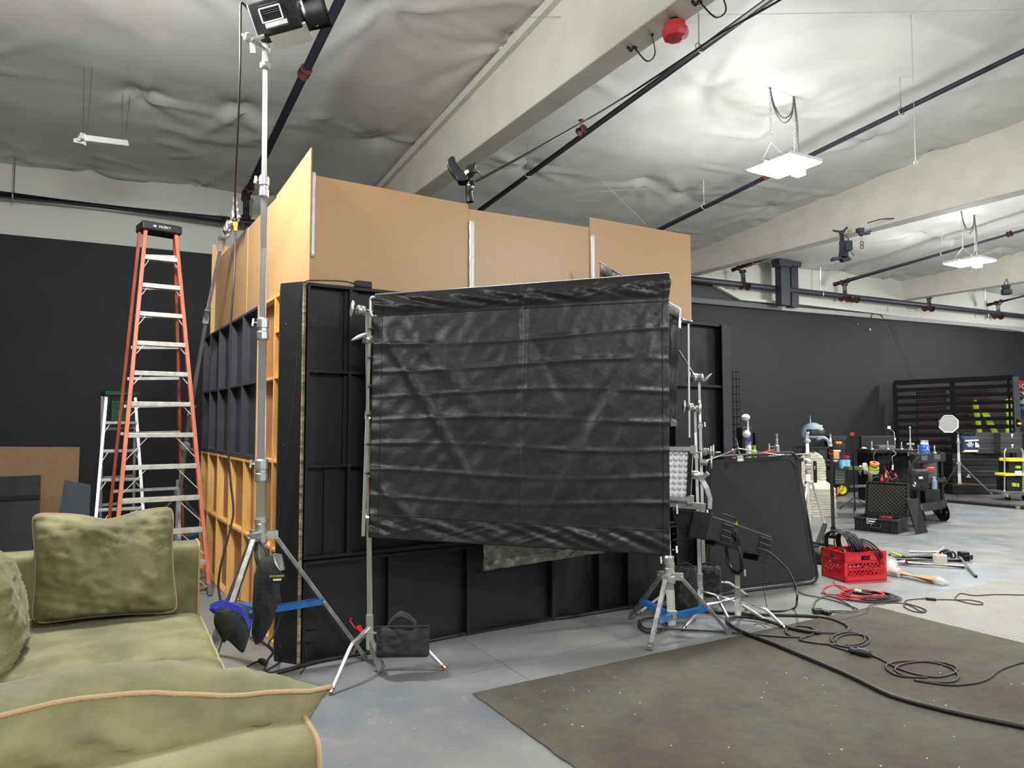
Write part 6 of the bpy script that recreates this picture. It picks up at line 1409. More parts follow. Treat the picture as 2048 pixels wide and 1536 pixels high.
mb = MB(); mb.box(hp(W4 * .42, -.016, .15), (.13, .008, .07), (X, Yv, UZ_)); lb_ = mb.build('label_plate', M_whpl, base_); mb = MB(); mb.box(hp(W4 * .42, -.0205, .15), (.115, .002, .055), (X, Yv, UZ_)); mb.build('label_print', M_blkpl, lb_); mb = MB(); mb.box(hp(W4 * .42, -.022, .15), (.09, .002, .018), (X, Yv, UZ_)); mb.build('label_line', M_whpl, lb_)
lz = V((0, 0, 1)) * .985 - Yv * -.17; lz.normalize(); lid0 = hp(0, D4, hh_); LH = .48
mb = MB(); ln = X.cross(lz).normalized(); ln = ln if ln.y < 0 else -ln
def ldp(a, h, n=0): return lid0 + X * a + lz * h + ln * n
mb.box(ldp(W4 / 2, LH / 2, -.05), (W4, .02, LH), (X, -ln, lz))
for (a0, a1, h0, h1) in ((0, W4, 0, .02), (0, W4, LH - .02, LH), (0, .02, 0, LH), (W4 - .02, W4, 0, LH)): mb.box(ldp((a0 + a1) / 2, (h0 + h1) / 2, -.02), (a1 - a0, .07, h1 - h0), (X, -ln, lz))
mb.build('case_lid', M_blkpl, t, bevel=.006)
mb = MB(); mb.grid(lambda u, v: ldp(.03 + (W4 - .06) * u, .03 + (LH - .06) * v, -.005 + .016 * math.cos(u * W4 * 100) * math.cos(v * LH * 100)), 110, 66); mb.build('egg_foam', M_foam, t)
mb = MB(); mb.bar(hp(W4 * .6, .08, hh_ + .01), hp(W4 * .8, .14, hh_ + .01), .05, .02); mb.cyl(hp(W4 * .55, .1, hh_ + .01), hp(W4 * .75, .05, hh_ + .01), .01, 8); solo(mb, 'pliers', M_red2, 'red handled pliers lying in the open case', 'tool')
# ---------------------------------------------------------------- big gear cart
t = thing('equipment_cart', 'large black equipment cart crowded with cables and clamps', 'cart', gp(1830, 1045))
YC = 11.2
def K(px, py, Y=YC): return at(px, py, Y)
xl, xr = K(1735, 0).x, K(1888, 0).x; CR = V((xl, YC + .9, 0)); 
pf = V((K(1832, 0, 10.7).x, 10.7, 0)); pr = V((K(1889, 0, 11.3).x, 11.3, 0)); pl_ = pf + V((.35, .8, 0)); prr = pr + V((.35, .8, 0))
ztop = at(1860, 916, 11.0).z; zbot = at(1860, 1012, 11.0).z; zmid = at(1860, 962, 11.0).z
for z, nm in ((ztop, 'top_tray'), (zmid, 'middle_shelf'), (zbot, 'bottom_shelf')):
    hgt = .13 if nm != 'middle_shelf' else .06
    mb = MB(); Pq = [pf, pr, prr, pl_]
    mb.prism([p + V((0, 0, z - .02)) for p in Pq], (0, 0, .02))
    for i in range(4): mb.bar(Pq[i] + V((0, 0, z)), Pq[(i + 1) % 4] + V((0, 0, z)), .025, hgt)
    mb.build(nm, mat('tray_dark', (38, 40, 37), .5), t)
for p in (pf, pr, prr, pl_):
    mb = MB(); c_ = (pf + prr) / 2; q = p + (c_ - p).normalized() * .05; mb.bar(q + V((0, 0, .3)), q + V((0, 0, ztop)), .04, .04); mb.build('cart_post', M_blkmet, t)
    mb = MB(); q2_ = V((q.x, q.y, .13)); mb.cyl(q2_ - V((.03, 0, 0)), q2_ + V((.03, 0, 0)), .13, 20); wv_ = mb.build('wheel', M_rub, t); mb = MB(); mb.bar(q2_ + V((0, 0, .0)), q2_ + V((0, 0, .2)), .1, .05); mb.cyl(q2_ - V((.04, 0, 0)), q2_ + V((.04, 0, 0)), .03, 8); mb.build('caster_fork', M_gryp, wv_)
for a, b_ in ((1836, 908), (1862, 906)):
    mb = MB(); mb.box(at(a + 12, b_ + 8, 10.75), (.09, .02, .07)); mb.build('label_tag', M_gryp, t)
cbox('drawer_box', '', '', 1845, 1875, 922, 958, 11.1, .4, M_gryp, par=t)
# dark body of boxes behind left part of the cart
def blk(nm, lb, cat, *a, **k): return cbox(nm, lb, cat, *a, **k)
xs0 = at(1745, 0, 11.7).x; xs1 = at(1835, 0, 11.7).x
t2 = thing('cable_cart', 'black low cart hung with hanks of cable, left of the plank', 'cart', V(((xs0 + xs1) / 2, 12.0, 0)))
cbox('cart_body', '', '', 1756, 1836, 905, 1000, 11.9, .4, M_blkpl, par=t2, bot=.12); cbox('cart_top', '', '', 1742, 1840, 899, 907, 11.75, .5, M_blkpl, par=t2)
for x in (1764, 1825):
    mb = MB(); q = V((at(x, 0, 11.9).x, 12.05, .07)); mb.cyl(q - V((.02, 0, 0)), q + V((.02, 0, 0)), .07, 14); mb.build('wheel', M_rub, t2)
zt2_ = at(1780, 899, 11.75).z
for i, (px, h, lb) in enumerate(((1750, .14, 'leftmost'), (1782, .15, 'second from left'), (1810, .13, 'third from left'), (1837, .14, 'fourth from left'), (1869, .13, 'rightmost'))):
    q = V((at(px, 0, 11.5).x, 11.6, zt2_ if px < 1836 else ztop + .06)); 
    if px > 1836: q = V((at(px, 0, 11.1).x, 11.1, ztop + .06))
    mb = MB(); mb.lathe(q, (0, 0, 1), [(.03, 0), (.03, .02), (.012, .03), (.012, h - .03), (.009, h - .02), (.013, h - .015), (.013, h)], 10); solo(mb, 'spigot', M_steel, lb + ' of the steel spigots on top of the carts', 'spigot')
t3 = thing('tall_spigot', 'tall steel pin with tee clamp in the middle of the carts', 'clamp', V((at(1821, 0, 11.5).x, 11.5, zt2_))); q = V((at(1821, 0, 11.5).x, 11.5, zt2_))
mb = MB(); mb.cyl(q, q + V((0, 0, .36)), .012, 8); mb.ball(q + V((0, 0, .36)), .02, 8); mb.build('pin', M_steel, t3); mb = MB(); mb.bar(q + V((-.06, 0, .1)), q + V((.06, 0, .1)), .03, .03); mb.cyl(q, q + V((0, 0, .05)), .035, 10); mb.build('tee_clamp', M_steel, t3)
t3 = thing('water_jug', 'blue plastic jug with white cap and letter A on the cart', 'jug', V((at(1849, 0, 11.05).x, 11.05, ztop + .02))); q = t3.location.copy()
mb = MB(); mb.lathe(q, (0, 0, 1), [(.07, 0), (.075, .02), (.075, .10), (.068, .12), (.075, .14), (.06, .19)], 16); mb.build('jug_body', M_bluep, t3); mb = MB(); mb.cyl(q + V((0, 0, .19)), q + V((0, 0, .25)), .057, 14); mb.build('cap', M_whpl, t3)
text('A', 'letter', .08, q + V((0, -.077, .12)), (1, 0, 0), (0, 0, 1), M_whpl, t3)
# tape rolls hanging
for (px, py, R_, m, lb, ax_) in ((1749, 928, .07, M_orange, 'orange tape roll hanging at left end of the carts', (0, -.4, 1)), (1748, 937, .072, M_lime, 'pale green tape roll hanging under the orange one', (0, -.4, 1)), (1731, 935, .075, M_cream, 'cream tape roll hanging left of the orange one', (.7, -.6, .2)), (1748, 943, .07, M_cream, 'cream tape roll hanging lowest under the green one', (0, -.4, 1))):
    q = at(px, py, 11.3); mb = MB(); d = V(ax_).normalized(); mb.lathe(q - d * .02, d, [(R_, 0), (R_, .04), (R_ * .5, .04), (R_ * .5, 0)], 20); solo(mb, 'tape_roll', m, lb, 'tape')
mb = MB(); mb.tube([at(1750, 899, 11.5), at(1746, 912, 11.4), at(1749, 925, 11.3)], .006, 6); mb.tube(spl([at(1744, 905, 11.5), at(1752, 900, 11.5), at(1748, 910, 11.4)], 4), .006, 6); solo(mb, 'rope_loop', M_cable, 'black rope loop holding the hanging tape rolls', 'rope')
mb = MB(); mb.bar(at(1728, 945, 11.6), at(1754, 945, 11.6), .02, .05); mb.bar(at(1741, 945, 11.55), at(1740, 965, 11.55), .02, .06, (1, 0, 0)); solo(mb, 'paper_strip', M_card, 'tan cardboard strips under the tape rolls', 'cardboard')
# clamps, red handled
t3 = thing('spring_clamps', 'bunch of red handled spring clamps hanging from the cart', 'clamp', at(1785, 975, 11.3))
for (a, b_, m, nm, r) in (((1768, 934), (1774, 945), M_redc, 'red_handle', .02), ((1780, 944), (1792, 952), M_redc, 'red_handle', .02), ((1779, 955), (1769, 975), M_redc, 'red_handle', .014), ((1791, 957), (1797, 973), M_redc, 'red_handle', .014), ((1790, 945), (1792, 954), M_redc, 'red_handle', .016), ((1776, 945), (1781, 957), M_steel, 'steel_jaw', .016), ((1783, 960), (1792, 956), M_steel, 'steel_jaw', .014), ((1772, 944), (1772, 955), M_kraft, 'brass_jaw', .016), ((1786, 930), (1785, 940), M_whpl, 'white_tip', .014), ((1764, 950), (1764, 962), M_redc, 'red_handle', .02)):
    mb = MB(); mb.cyl(at(*a, 11.3), at(*b_, 11.28), r, 8); mb.build(nm, m, t3)
for (px, py, m, nm) in ((1771, 976, M_orange, 'orange_tip'), (1796, 980, M_redc, 'red_tip')):
    mb = MB(); mb.ball(at(px, py, 11.28), .024, 10); mb.build(nm, m, t3)
mb = MB(); q = at(1754, 963, 11.35); 
for k in range(4): mb.torus(q + V((.004 * k, .01 * k, 0)), V((.2, -1, .1 * k)), .10 - .003 * k, .008, 22, 6, sc=.75)
mb2 = solo(mb, 'cable_hank', M_blue, 'blue cable hank hanging below the tape rolls', 'cable')
for i, (px, lb) in enumerate(((1775, 'hank of black cable hanging left under the clamps'), (1793, 'hank of black cable hanging in middle of the cart'), (1812, 'hank of black cable hanging right, before the plank'))):
    tt = thing('cable_hank', lb, 'cable', at(px, 1000, 11.45))
    for k in range(7):
        mb = MB(); x = px - 9 + k * 3; P = spl([at(px, 950, 11.5), at(x - 3, 968, 11.42), at(x - 4, 990, 11.42), at(x, 1002, 11.42), at(x + 4, 990, 11.4), at(px + 3, 955, 11.46)], 4); mb.tube(P, .006, 5); mb.build('cable_turn', M_rub, tt)
for i, (A_, lb) in enumerate((([(1782, 900), (1768, 905), (1766, 920), (1768, 934)], 'thin black cord from second spigot down to red clamps'), ([(1784, 900), (1778, 915), (1777, 940)], 'straight black cord left of the red clamps'), ([(1785, 900), (1792, 908), (1784, 915), (1787, 932)], 'chain of steel links above the red clamps'), ([(1818, 903), (1816, 912), (1824, 906), (1822, 918), (1820, 925), (1826, 940)], 'looped steel wire below the tall pin'))):
    mb = MB(); mb.tube(spl([at(p[0], p[1], 11.4) for p in A_], 6), .006 if 'steel' in lb else .004, 6); solo(mb, 'cord', M_steel if 'steel' in lb else M_cable, lb, 'cord')
# shoulder bag on the cart with tools
t3 = thing('tool_pouch', 'black tool pouch with green pen hanging on the cart', 'bag', at(1838, 985, 10.6))
mb = MB(); cushion(mb, at(1836, 960, 10.62), (1, 0, 0), (.1, 0, 1), (0, -1, 0), .3, .34, .16, p=5, wr=.02, seed=2); mb.build('pouch_body', M_nylon2, t3)
mb = MB(); mb.cyl(at(1834, 953, 10.5), at(1832, 960, 10.5), .01, 8); mb.build('green_pen', M_grnpl, t3); mb = MB(); mb.bar(at(1838, 956, 10.5), at(1845, 955, 10.5), .02, .03); mb.bar(at(1829, 964, 10.5), at(1831, 969, 10.5), .02, .015); mb.bar(at(1826, 970, 10.5), at(1830, 973, 10.5), .02, .015); mb.build('white_tools', M_whpl, t3)
mb = MB(); mb.tube(spl([at(1820, 945, 10.6), at(1826, 925, 10.62), at(1838, 915, 10.65)], 6), .015, 6); mb.build('strap', M_nylon2, t3)
mb = MB(); mb.cyl(at(1809, 973, 11.0), at(1820, 1004, 10.9), .014, 8); mb.cyl(at(1816, 990, 10.95), at(1808, 1002, 10.9), .012, 8); solo(mb, 'pin_arm', M_steel, 'thin silver arm with forked end left of the plank', 'grip arm')
mb = MB(); a, b_, c, d = at(1812, 998, 10.1), at(1838, 998, 10.1), gp(1856, 1065), gp(1834, 1069); mb.prism([a, b_, c, d], (0, .03, 0)); solo(mb, 'plank', M_blackp, 'black plank leaning in front of the equipment cart', 'board', bevel=.004)
q = V((at(1869, 978, 10.98).x, 10.98, at(1869, 978, 10.98).z)); t3 = thing('water_bottle', 'clear water bottle with blue label on lower cart shelf', 'bottle', q)
mb = MB(); mb.lathe(q, (0, 0, 1), [(.035, 0), (.038, .03), (.038, .12), (.015, .17)], 12); mb.build('bottle_body', mat('clear_plastic', (170, 180, 200), .15, alpha=.7), t3); mb = MB(); mb.cyl(q + V((0, 0, .05)), q + V((0, 0, .11)), .04, 12); mb.build('bottle_label', M_bluep, t3); mb = MB(); mb.cyl(q + V((0, 0, .17)), q + V((0, 0, .19)), .018, 10); mb.build('cap', M_whpl, t3)
blk('shelf_box', 'dark box standing on the bottom shelf of the equipment cart', 'box', 1850, 1882, 979, 1008, 11.1, .4, M_blkpl)
mb = MB(); cushion(mb, at(1856, 940, 10.95), (1, .2, 0), (0, 0, 1), (0, -1, 0), .22, .1, .12, wr=.02, seed=4); solo(mb, 'red_cloth', M_red2, 'red and blue cloth bundle on the middle cart shelf', 'cloth')
# items between chair and cart: yellow-wheel trolley
t3 = thing('trolley', 'small trolley with yellow wheel, milk crate and cups', 'trolley', gp(1682, 992)); q = gp(1685, 992)
mb = MB(); w0 = q + V((0, 0, .135)); mb.lathe(w0 - V((.02, .03, 0)), (.3, 1, 0), [(.13, 0), (.135, .02), (.135, .05), (.13, .07)], 22); wv_ = mb.build('tyre', M_rub, t3)
mb = MB(); mb.lathe(w0 - V((.025, .045, 0)), (.3, 1, 0), [(.02, -.01), (.02, 0), (.09, .0), (.095, .02)], 18); mb.build('wheel_rim', M_yel, wv_); mb = MB(); mb.cyl(w0 - V((.03, .07, 0)), w0, .015, 8); mb.build('axle', M_orange, wv_)
cbox('crate_box', '', '', 1666, 1690, 942, 969, 15.0, .35, mat('grey_green', (84, 96, 86), .6), par=t3)
for k in range(5): cbox('crate_rib', '', '', 1666, 1690, 943 + k * 5.5, 944.2 + k * 5.5, 14.98, .02, M_gryp, par=t3, bev=0)
cbox('trolley_body', '', '', 1664, 1692, 880, 940, 15.3, .35, M_blkpl, par=t3, bot=.25); cbox('trolley_shelf', '', '', 1666, 1684, 921, 924, 14.95, .3, M_whpl, par=t3)
cbox('front_reflector', '', '', 1674, 1678, 974, 990, 15.0, .02, M_orange, par=t3)
t3 = thing('cup_stack', 'light blue cups with red lid on the small trolley', 'cups', at(1688, 932, 14.9))
for (px, py, r, h, m) in ((1684, 925, .075, .1, M_skyp), (1693, 925, .075, .12, M_skyp), (1685, 932, .07, .09, M_skyp), (1694, 933, .07, .09, M_skyp), (1693, 914, .06, .05, M_redc)):
    mb = MB(); p = at(px, py, 14.9); mb.lathe(p - V((0, 0, h / 2)), (0, 0, 1), [(r * .85, 0), (r, h)], 14); mb.build('cup', m, t3)
for (x0, x1, y0, y1, m, nm, lb) in ((1672, 1684, 883, 888, M_orange, 'orange_case', 'orange strip handle on cases above the trolley'), (1667, 1682, 900, 904, M_cream, 'notepad', 'white notepad on the trolley top'), (1667, 1679, 904, 918, M_kraft, 'amber_jar', 'amber jar on the trolley shelf')):
    cbox(nm, lb, 'box', x0, x1, y0, y1, 14.8, .12, m)
for (x0, x1, y0, y1, lb) in ((1664, 1694, 872, 882, 'upper black equipment case above the trolley'), (1664, 1692, 889, 899, 'lower black equipment case above the trolley')):
    cbox('equipment_case', lb, 'case', x0, x1, y0, y1, 15.0, .35, M_blkpl)
# mic stand with red top
t3 = thing('mic_stand', 'thin black pole with red square top between the carts', 'stand', V((at(1707, 0, 12.6).x, 12.6, 0)))
q = V((at(1707, 0, 12.6).x, 12.6, 0)); zz = at(1705, 868, 12.6).z; mb = MB(); mb.cyl(q, q + V((-.02, 0, zz)), .013, 8); mb.build('pole', M_blkmet, t3)
mb = MB(); mb.box(q + V((-.02, 0, zz)), (.07, .03, .06)); mb.build('red_top', M_red2, t3); 
for a in (0, 2.1, 4.2): mb = MB(); mb.cyl(q + V((0, 0, .25)), q + V((.3 * math.cos(a), .3 * math.sin(a), .01)), .01, 6); mb.build('leg', M_blkmet, t3)
# small aluminium step ladder behind
t3 = thing('short_stepladder', 'short aluminium stepladder standing between trolley and big cart', 'ladder', gp(1728, 985))
a, b_ = at(1720, 936, 12.9), gp(1736, 985, .0); 
mb = MB(); mb.bar(a, b_ + V((0, 0, .02)), .10, .04, (0, -1, 0)); mb.build('front_rail', M_alu, t3); mb = MB(); mb.bar(a + V((-.22, 0, 0)), b_ + V((-.5, .1, .02)), .03, .03, (0, -1, 0)); mb.build('front_rail', M_greyp, t3)
mb = MB(); mb.bar(a + V((0, .05, 0)), b_ + V((.08, -.0, .02)), .02, .03, (0, -1, 0)); mb.build('rear_rail', M_alu, t3)
mb = MB(); mb.box(a + V((-.12, 0, .0)), (.26, .2, .05)); mb.build('top_cap', mat('olive_cap', (96, 118, 70), .6), t3)
mb = MB(); mb.bar(at(1700, 973, 12.9), at(1745, 971, 12.9), .05, .04); mb.build('step', M_alu, t3)
# boxes along back behind carts
blk('road_case', 'open dark road case with lid up behind the cable cart', 'case', 1722, 1790, 872, 903, 13.0, .08, M_blkpl, rot=0)
blk('road_case', 'dark road case body behind the cable cart', 'case', 1740, 1792, 900, 960, 13.1, .5, M_blkpl, bot=.1)
blk('amplifier', 'grey metal box on top of dark road case', 'box', 1758, 1790, 891, 900, 12.8, .3, M_gryp)
mb = MB(); mb.ball(at(1728, 898, 12.8), .05, 12, sc=(1, 1, .7)); solo(mb, 'domed_lid', M_whpl, 'small white domed cap left of the spigots', 'cap')
mb = MB(); mb.box(at(1778, 855, 13.0), (.055, .01, .05)); mb.tube([at(1780, 858, 13), at(1788, 864, 13), at(1790, 880, 13), at(1790, 900, 13)], .004, 5); solo(mb, 'tag_on_wire', M_whpl, 'small white tag on a thin wire above the cable cart', 'tag')
mb = MB(); mb.box(at(1790, 878, 12.9), (.025, .01, .04)); solo(mb, 'white_tag', M_whpl, 'tiny white tag below the one on wire', 'tag')
# ---------------------------------------------------------------- platform
zP = .06
p0, p1, p2, p3 = gp(1882, 1005), gp(2070, 1022), gp(2150, 985), gp(1885, 984, .06)
t3 = thing('stage_platform', 'low dark grey platform of deck boards under the light stand', 'platform', gp(1960, 1000))
Pq = [gp(1872, 1003), gp(2100, 1024), gp(2300, 985), gp(1930, 968)]
nb = 6
for i in range(nb):
    a = Pq[0] + (Pq[1] - Pq[0]) * (i / nb); b_ = Pq[0] + (Pq[1] - Pq[0]) * ((i + 1) / nb - .004); c = Pq[3] + (Pq[2] - Pq[3]) * ((i + 1) / nb - .004); d = Pq[3] + (Pq[2] - Pq[3]) * (i / nb)
    mb = MB(); mb.prism([a + V((0, 0, .05)), b_ + V((0, 0, .05)), c + V((0, 0, .05)), d + V((0, 0, .05))], (0, 0, .03)); mb.build('deck_board', mat('deck_grey', (84, 84, 86), .5, c2=(74, 74, 76), ns=3), t3)
mb = MB(); mb.prism([p + V((0, 0, .0)) for p in Pq], (0, 0, .049)); mb.build('deck_frame', M_blkpl, t3)
for px, py in ((1946, 1009), (2038, 1018)):
    mb = MB(); mb.box(gp(px, py) + V((0, -.02, .03)), (.12, .04, .045)); mb.build('corner_pad', mat('tan_pad', (140, 130, 96), .7), t3)
# ---------------------------------------------------------------- slat fence
t3 = thing('slat_fence', 'black horizontal slat fence standing before the far wall', 'fence', V((at(1900, 0, 16).x, 16, 0)))
fa = V((at(1788, 766, 16.4).x, 16.4, 0)); fb = V((at(2027, 755, 15.5).x, 15.5, 0)); zl = at(1788, 766, 16.4).z; zr = at(2027, 755, 15.5).z
fd = (fb - fa); fdn = fd.normalized(); FNn = V((fdn.y, -fdn.x, 0))
for (k, nm, m, w_) in ((0.006, 'post', M_slat, .08), (.5, 'post', M_slat, .09), (.96, 'thin_post', M_slat, .03)):
    q = fa + fd * k; mb = MB(); mb.bar(q, q + V((0, 0, zl + (zr - zl) * k)), w_, .08, FNn); mb.build(nm, m, t3)
q0 = V((at(2037, 860, 15.3).x, 15.3, 0)); q1 = at(2030, 753, 15.3); mb = MB(); mb.bar(V((q0.x, 15.3, 0)), q1, .11, .09, FNn); mb.build('end_post', M_greyp, t3)
mb = MB(); mb.bar(fa + V((0, 0, zl)), fb + V((0, 0, zr)), .09, .11); mb.build('top_rail', M_slat, t3)
n = 14
for i in range(1, n):
    k = i / (n + .3); z0, z1 = zl * (1 - k), zr * (1 - k); mb = MB(); mb.bar(fa + V((0, 0, z0)) + FNn * .03, fb + V((0, 0, z1)) + FNn * .03, .022, .085); mb.build('slat', M_slat, t3)
# maroon panels behind slats
for (x0, x1, y0, y1, lb) in ((1841, 1900, 777, 0, 'left maroon board standing behind the slat fence'), (1912, 2006, 774, 0, 'right maroon board standing behind the slat fence')):
    a, b_ = at(x0, y0, 16.25), at(x1, y0, 16.0); mb = MB(); mb.prism([V((a.x, a.y + .15, 0)), V((b_.x, b_.y + .15, 0)), V((b_.x, b_.y + .15, b_.z)), V((a.x, a.y + .15, a.z))], (0, .03, 0)); solo(mb, 'maroon_board', M_maroon, lb, 'board')
for i, (px, py) in enumerate(((1927, 789), (1942, 789), (1926, 821))):
    mb = MB(); mb.ball(at(px, py, 15.95), .014, 8); solo(mb, 'lamp_dot', M_whpl, ('left', 'right', 'lower')[i] + ' tiny pale dot on the right maroon board', 'stud')
# lime objects behind fence
def lime(lb, P):
    mb = MB(); mb.prism([at(p[0], p[1], 15.98) for p in P], (0, .05, 0)); solo(mb, 'lime_frame', M_lime, lb, 'frame', bevel=.01)
lime('lime green left upright behind the fence slats', [(1946, 805), (1949, 800), (1953, 800), (1957, 808), (1967, 880), (1958, 880)])
lime('lime green slanting arm in the middle behind the fence slats', [(1964, 826), (1968, 821), (1974, 821), (1979, 828), (2004, 880), (1992, 880)])
lime('lime green right upright behind the fence slats', [(2012, 800), (2018, 797), (2024, 798), (2025, 860), (2016, 880), (2010, 880), (2014, 850)])
# banner
t3 = thing('banner', 'red white and blue banner hanging at the right edge', 'banner', at(2042, 828, 15.6))
for (y0, y1, m, nm) in ((760, 782, mat('banner_red', (190, 52, 62), .7), 'red_field'), (782, 806, M_whpl, 'white_field'), (806, 826, mat('banner_blue', (44, 66, 140), .7), 'blue_field')):
    sh = lambda y: (y - 760) * .045
    mb = MB(); mb.prism([at(2031 + sh(y0), y0, 15.7), at(2075 + sh(y0), y0 + 6, 15.3), at(2075 + sh(y1), y1 + 6, 15.3), at(2031 + sh(y1), y1, 15.7)], (0, .01, 0)); mb.build(nm, m, t3)
text('BO', 'banner_lettering', .15, at(2044, 773, 15.55), (1, -.9, -.1), (0, 0, 1), M_whpl, t3); text('CITY', 'banner_lettering', .1, at(2044, 817, 15.55), (1, -.9, -.1), (0, 0, 1), M_skyp, t3)
mb = MB(); mb.torus(at(2039, 793, 15.58), (-.6, -1, 0), .07, .015, 18, 6); mb.ball(at(2040, 796, 15.56), .045, 10, sc=(1, .2, 1)); mb.build('emblem', mat('emblem_navy', (32, 38, 62), .6), t3)
# small lamp by the post
t3 = thing('warm_lamp', 'small black device with orange lit face right of fence post', 'lamp', at(2040, 860, 14.9)); mb = MB(); mb.box(at(2042, 846, 14.9), (.14, .1, .16)); mb.build('device_body', M_blkpl, t3, bevel=.01); mb = MB(); mb.box(at(2039, 847, 14.84), (.07, .01, .035)); mb.build('lit_face', mat('lit_orange', (240, 140, 90), .5, emit=(255, 140, 90), es=1.2), t3)
mb = MB(); mb.tube([at(2042, 855, 14.9), at(2044, 868, 14.9)], .02, 8); mb.build('stem', M_blkmet, t3)
# stacked cases
def gcase(lb, x0, x1, y0, y1, Y, dp, m=M_case, latch=True, bot=None):
    t4 = thing('stacked_case', lb, 'case', at((x0 + x1) / 2, y1, Y)); cbox('case_shell', '', '', x0, x1, y0, y1, Y, dp, m, par=t4, bev=.006, bot=bot)
    ym = (y0 + y1) / 2; cbox('seam_strip', '', '', x0, x1, ym - .6, ym + .6, Y - .006, .02, M_gryp, par=t4, bev=0)
    if latch: 
        xm = x0 + (x1 - x0) * .55; cbox('latch', '', '', xm - 2, xm + 2, y0 + 2, y0 + 5, Y - .015, .02, M_whpl, par=t4, bev=0); cbox('latch', '', '', xm - 1, xm + 1, y0 + 4, y0 + 9, Y - .015, .02, M_whpl, par=t4, bev=0)
    return t4
gcase('dark grey flat case, top of left stack below the fence slats', 1951, 2000, 865, 886, 14.6, .5, latch=False); gcase('dark grey flat case, second in left stack', 1951, 2000, 886.5, 907, 14.6, .5, latch=False)
gcase('grey latched case, top of right stack', 2001, 2044, 866, 886, 14.4, .5); gcase('grey latched case, second in right stack', 2001, 2045, 886.5, 906, 14.4, .5)
gcase('long black case at bottom behind the light stand', 1905, 2003, 955, 985, 14.75, .5, M_blkpl, False, bot=.09); gcase('long black case, second from bottom behind the light stand', 1905, 2003, 931, 954, 14.75, .5, M_blkpl, False); gcase('long black case directly under the grey cases', 1905, 2003, 908, 930, 14.75, .5, M_blkpl, False)
mb = MB(); mb.box(at(1937, 954, 14.6), (.09, .02, .02)); mb.box(at(1937, 951, 14.6), (.04, .02, .05)); solo(mb, 'white_latch', M_whpl, 'white latch on the long black case behind light stand', 'latch')
# navy bag with lettering
t3 = thing('duffel_bag', 'navy and cream bag with white lettering on the black cases', 'bag', at(1936, 906, 14.3)); q = at(1936, 888, 14.35)
mb = MB(); cushion(mb, q, (1, 0, 0), (0, 0, 1), (0, -1, 0), .33, .34, .25, p=5, wr=.01); mb.build('bag_body', mat('navy_cloth', (32, 44, 78), .7), t3)
mb = MB(); cushion(mb, q + V((0, -.02, -.14)), (1, 0, 0), (0, 0, 1), (0, -1, 0), .31, .06, .25, p=5); cushion(mb, q + V((.01, -.025, .07)), (1, 0, .05), (0, 0, 1), (0, -1, 0), .32, .045, .25, p=5); mb.build('cream_band', M_cream, t3)
for i, s_ in enumerate(('THE', 'NORTH', 'FACE')): text(s_, 'bag_lettering', .04, q + V((-.05, -.145, .028 - .034 * i)), (1, 0, 0), (0, 0, 1), M_whpl, t3, bold=.001)
mb = MB(); P = [q + V((.055 + .09 * math.cos(a) * .9, -.14, -.06 + .1 * math.sin(a))) for a in [math.pi * k / 2 / 8 for k in range(9)]] + [q + V((.055, -.14, -.06))]; mb.prism(P, (0, -.002, 0)); mb.build('dome_emblem', M_whpl, t3)
mb = MB(); mb.tube(spl([q + V((-.1, 0, .17)), q + V((0, 0, .22)), q + V((.1, 0, .17))], 5), .012, 6); mb.build('carry_handle', M_nylon2, t3)
# light stand with octagonal softbox
yL = 14.2; b0 = V((at(1917, 0, yL).x, yL, .08)); t3 = thing('light_stand', 'silver tripod stand carrying a white octagonal softbox, far right', 'stand', b0)
def vl(py): return V((b0.x + (at(1911, 0, yL).x - b0.x) * 0.0, yL, at(1915, py, yL).z))
for y0, y1, r in ((968, 925, .028), (927, 883, .024), (885, 868, .018)):
    mb = MB(); mb.cyl(vl(y0), vl(y1), r, 12); mb.build('column_section', M_steel, t3)
for y0, r in ((926, .045), (884, .036), (966, .04)):
    mb = MB(); mb.cyl(vl(y0 + 2), vl(y0 - 2), r, 12); mb.build('collar', M_steel, t3)
for (px, py) in ((1881, 984), (1984, 989), (1890, 977)):
    F = gp(px, py, .09); mb = MB(); mb.bar(vl(925), F, .022, .022); mb.build('leg', M_steel, t3); mb = MB(); mb.bar(vl(966), vl(925) + (F - vl(925)) * .7, .02, .025); mb.build('brace', M_brass, t3)
t4 = thing('softbox', 'white octagonal softbox with black back on the silver stand', 'lamp', at(1905, 868, yL)); c = at(1897, 848, yL - .15); n = V((-.35, -1, -.12)).normalized(); x, y, _ = frame_from(n)
P = [c + (x * math.cos(math.radians(22.5 + 45 * k)) + y * math.sin(math.radians(22.5 + 45 * k))) * .178 for k in range(8)]
mb = MB(); mb.prism(P, -n * .012); mb.build('diffusion_face', mat('diffuser_cloth', (140, 140, 136), .8), t4, bevel=.003)
mb = MB(); mb.tube(P, .01, 6, closed=True); mb.build('rim', M_whpl, t4)
bk_ = c - n * .28; B_ = [bk_ + (p - c) * .35 for p in P]; mb = MB(); mb.add([p - n * .013 for p in P] + B_, [(i, (i + 1) % 8, 8 + (i + 1) % 8, 8 + i) for i in range(8)] + [tuple(range(8, 16))]); mb.build('softbox_back', M_blkpl, t4)
mb = MB(); mb.cyl(bk_, bk_ - n * .22, .065, 14); mb.build('lamp_body', M_blkmet, t4); mb = MB(); mb.cyl(bk_ - n * .05, vl(868), .025, 8); mb.tube(spl([bk_ - n * .2, bk_ - n * .28 - V((0, 0, .1)), bk_ - n * .15 - V((0, 0, .25))], 5), .01, 6); mb.build('tilt_bracket', M_blkmet, t4)
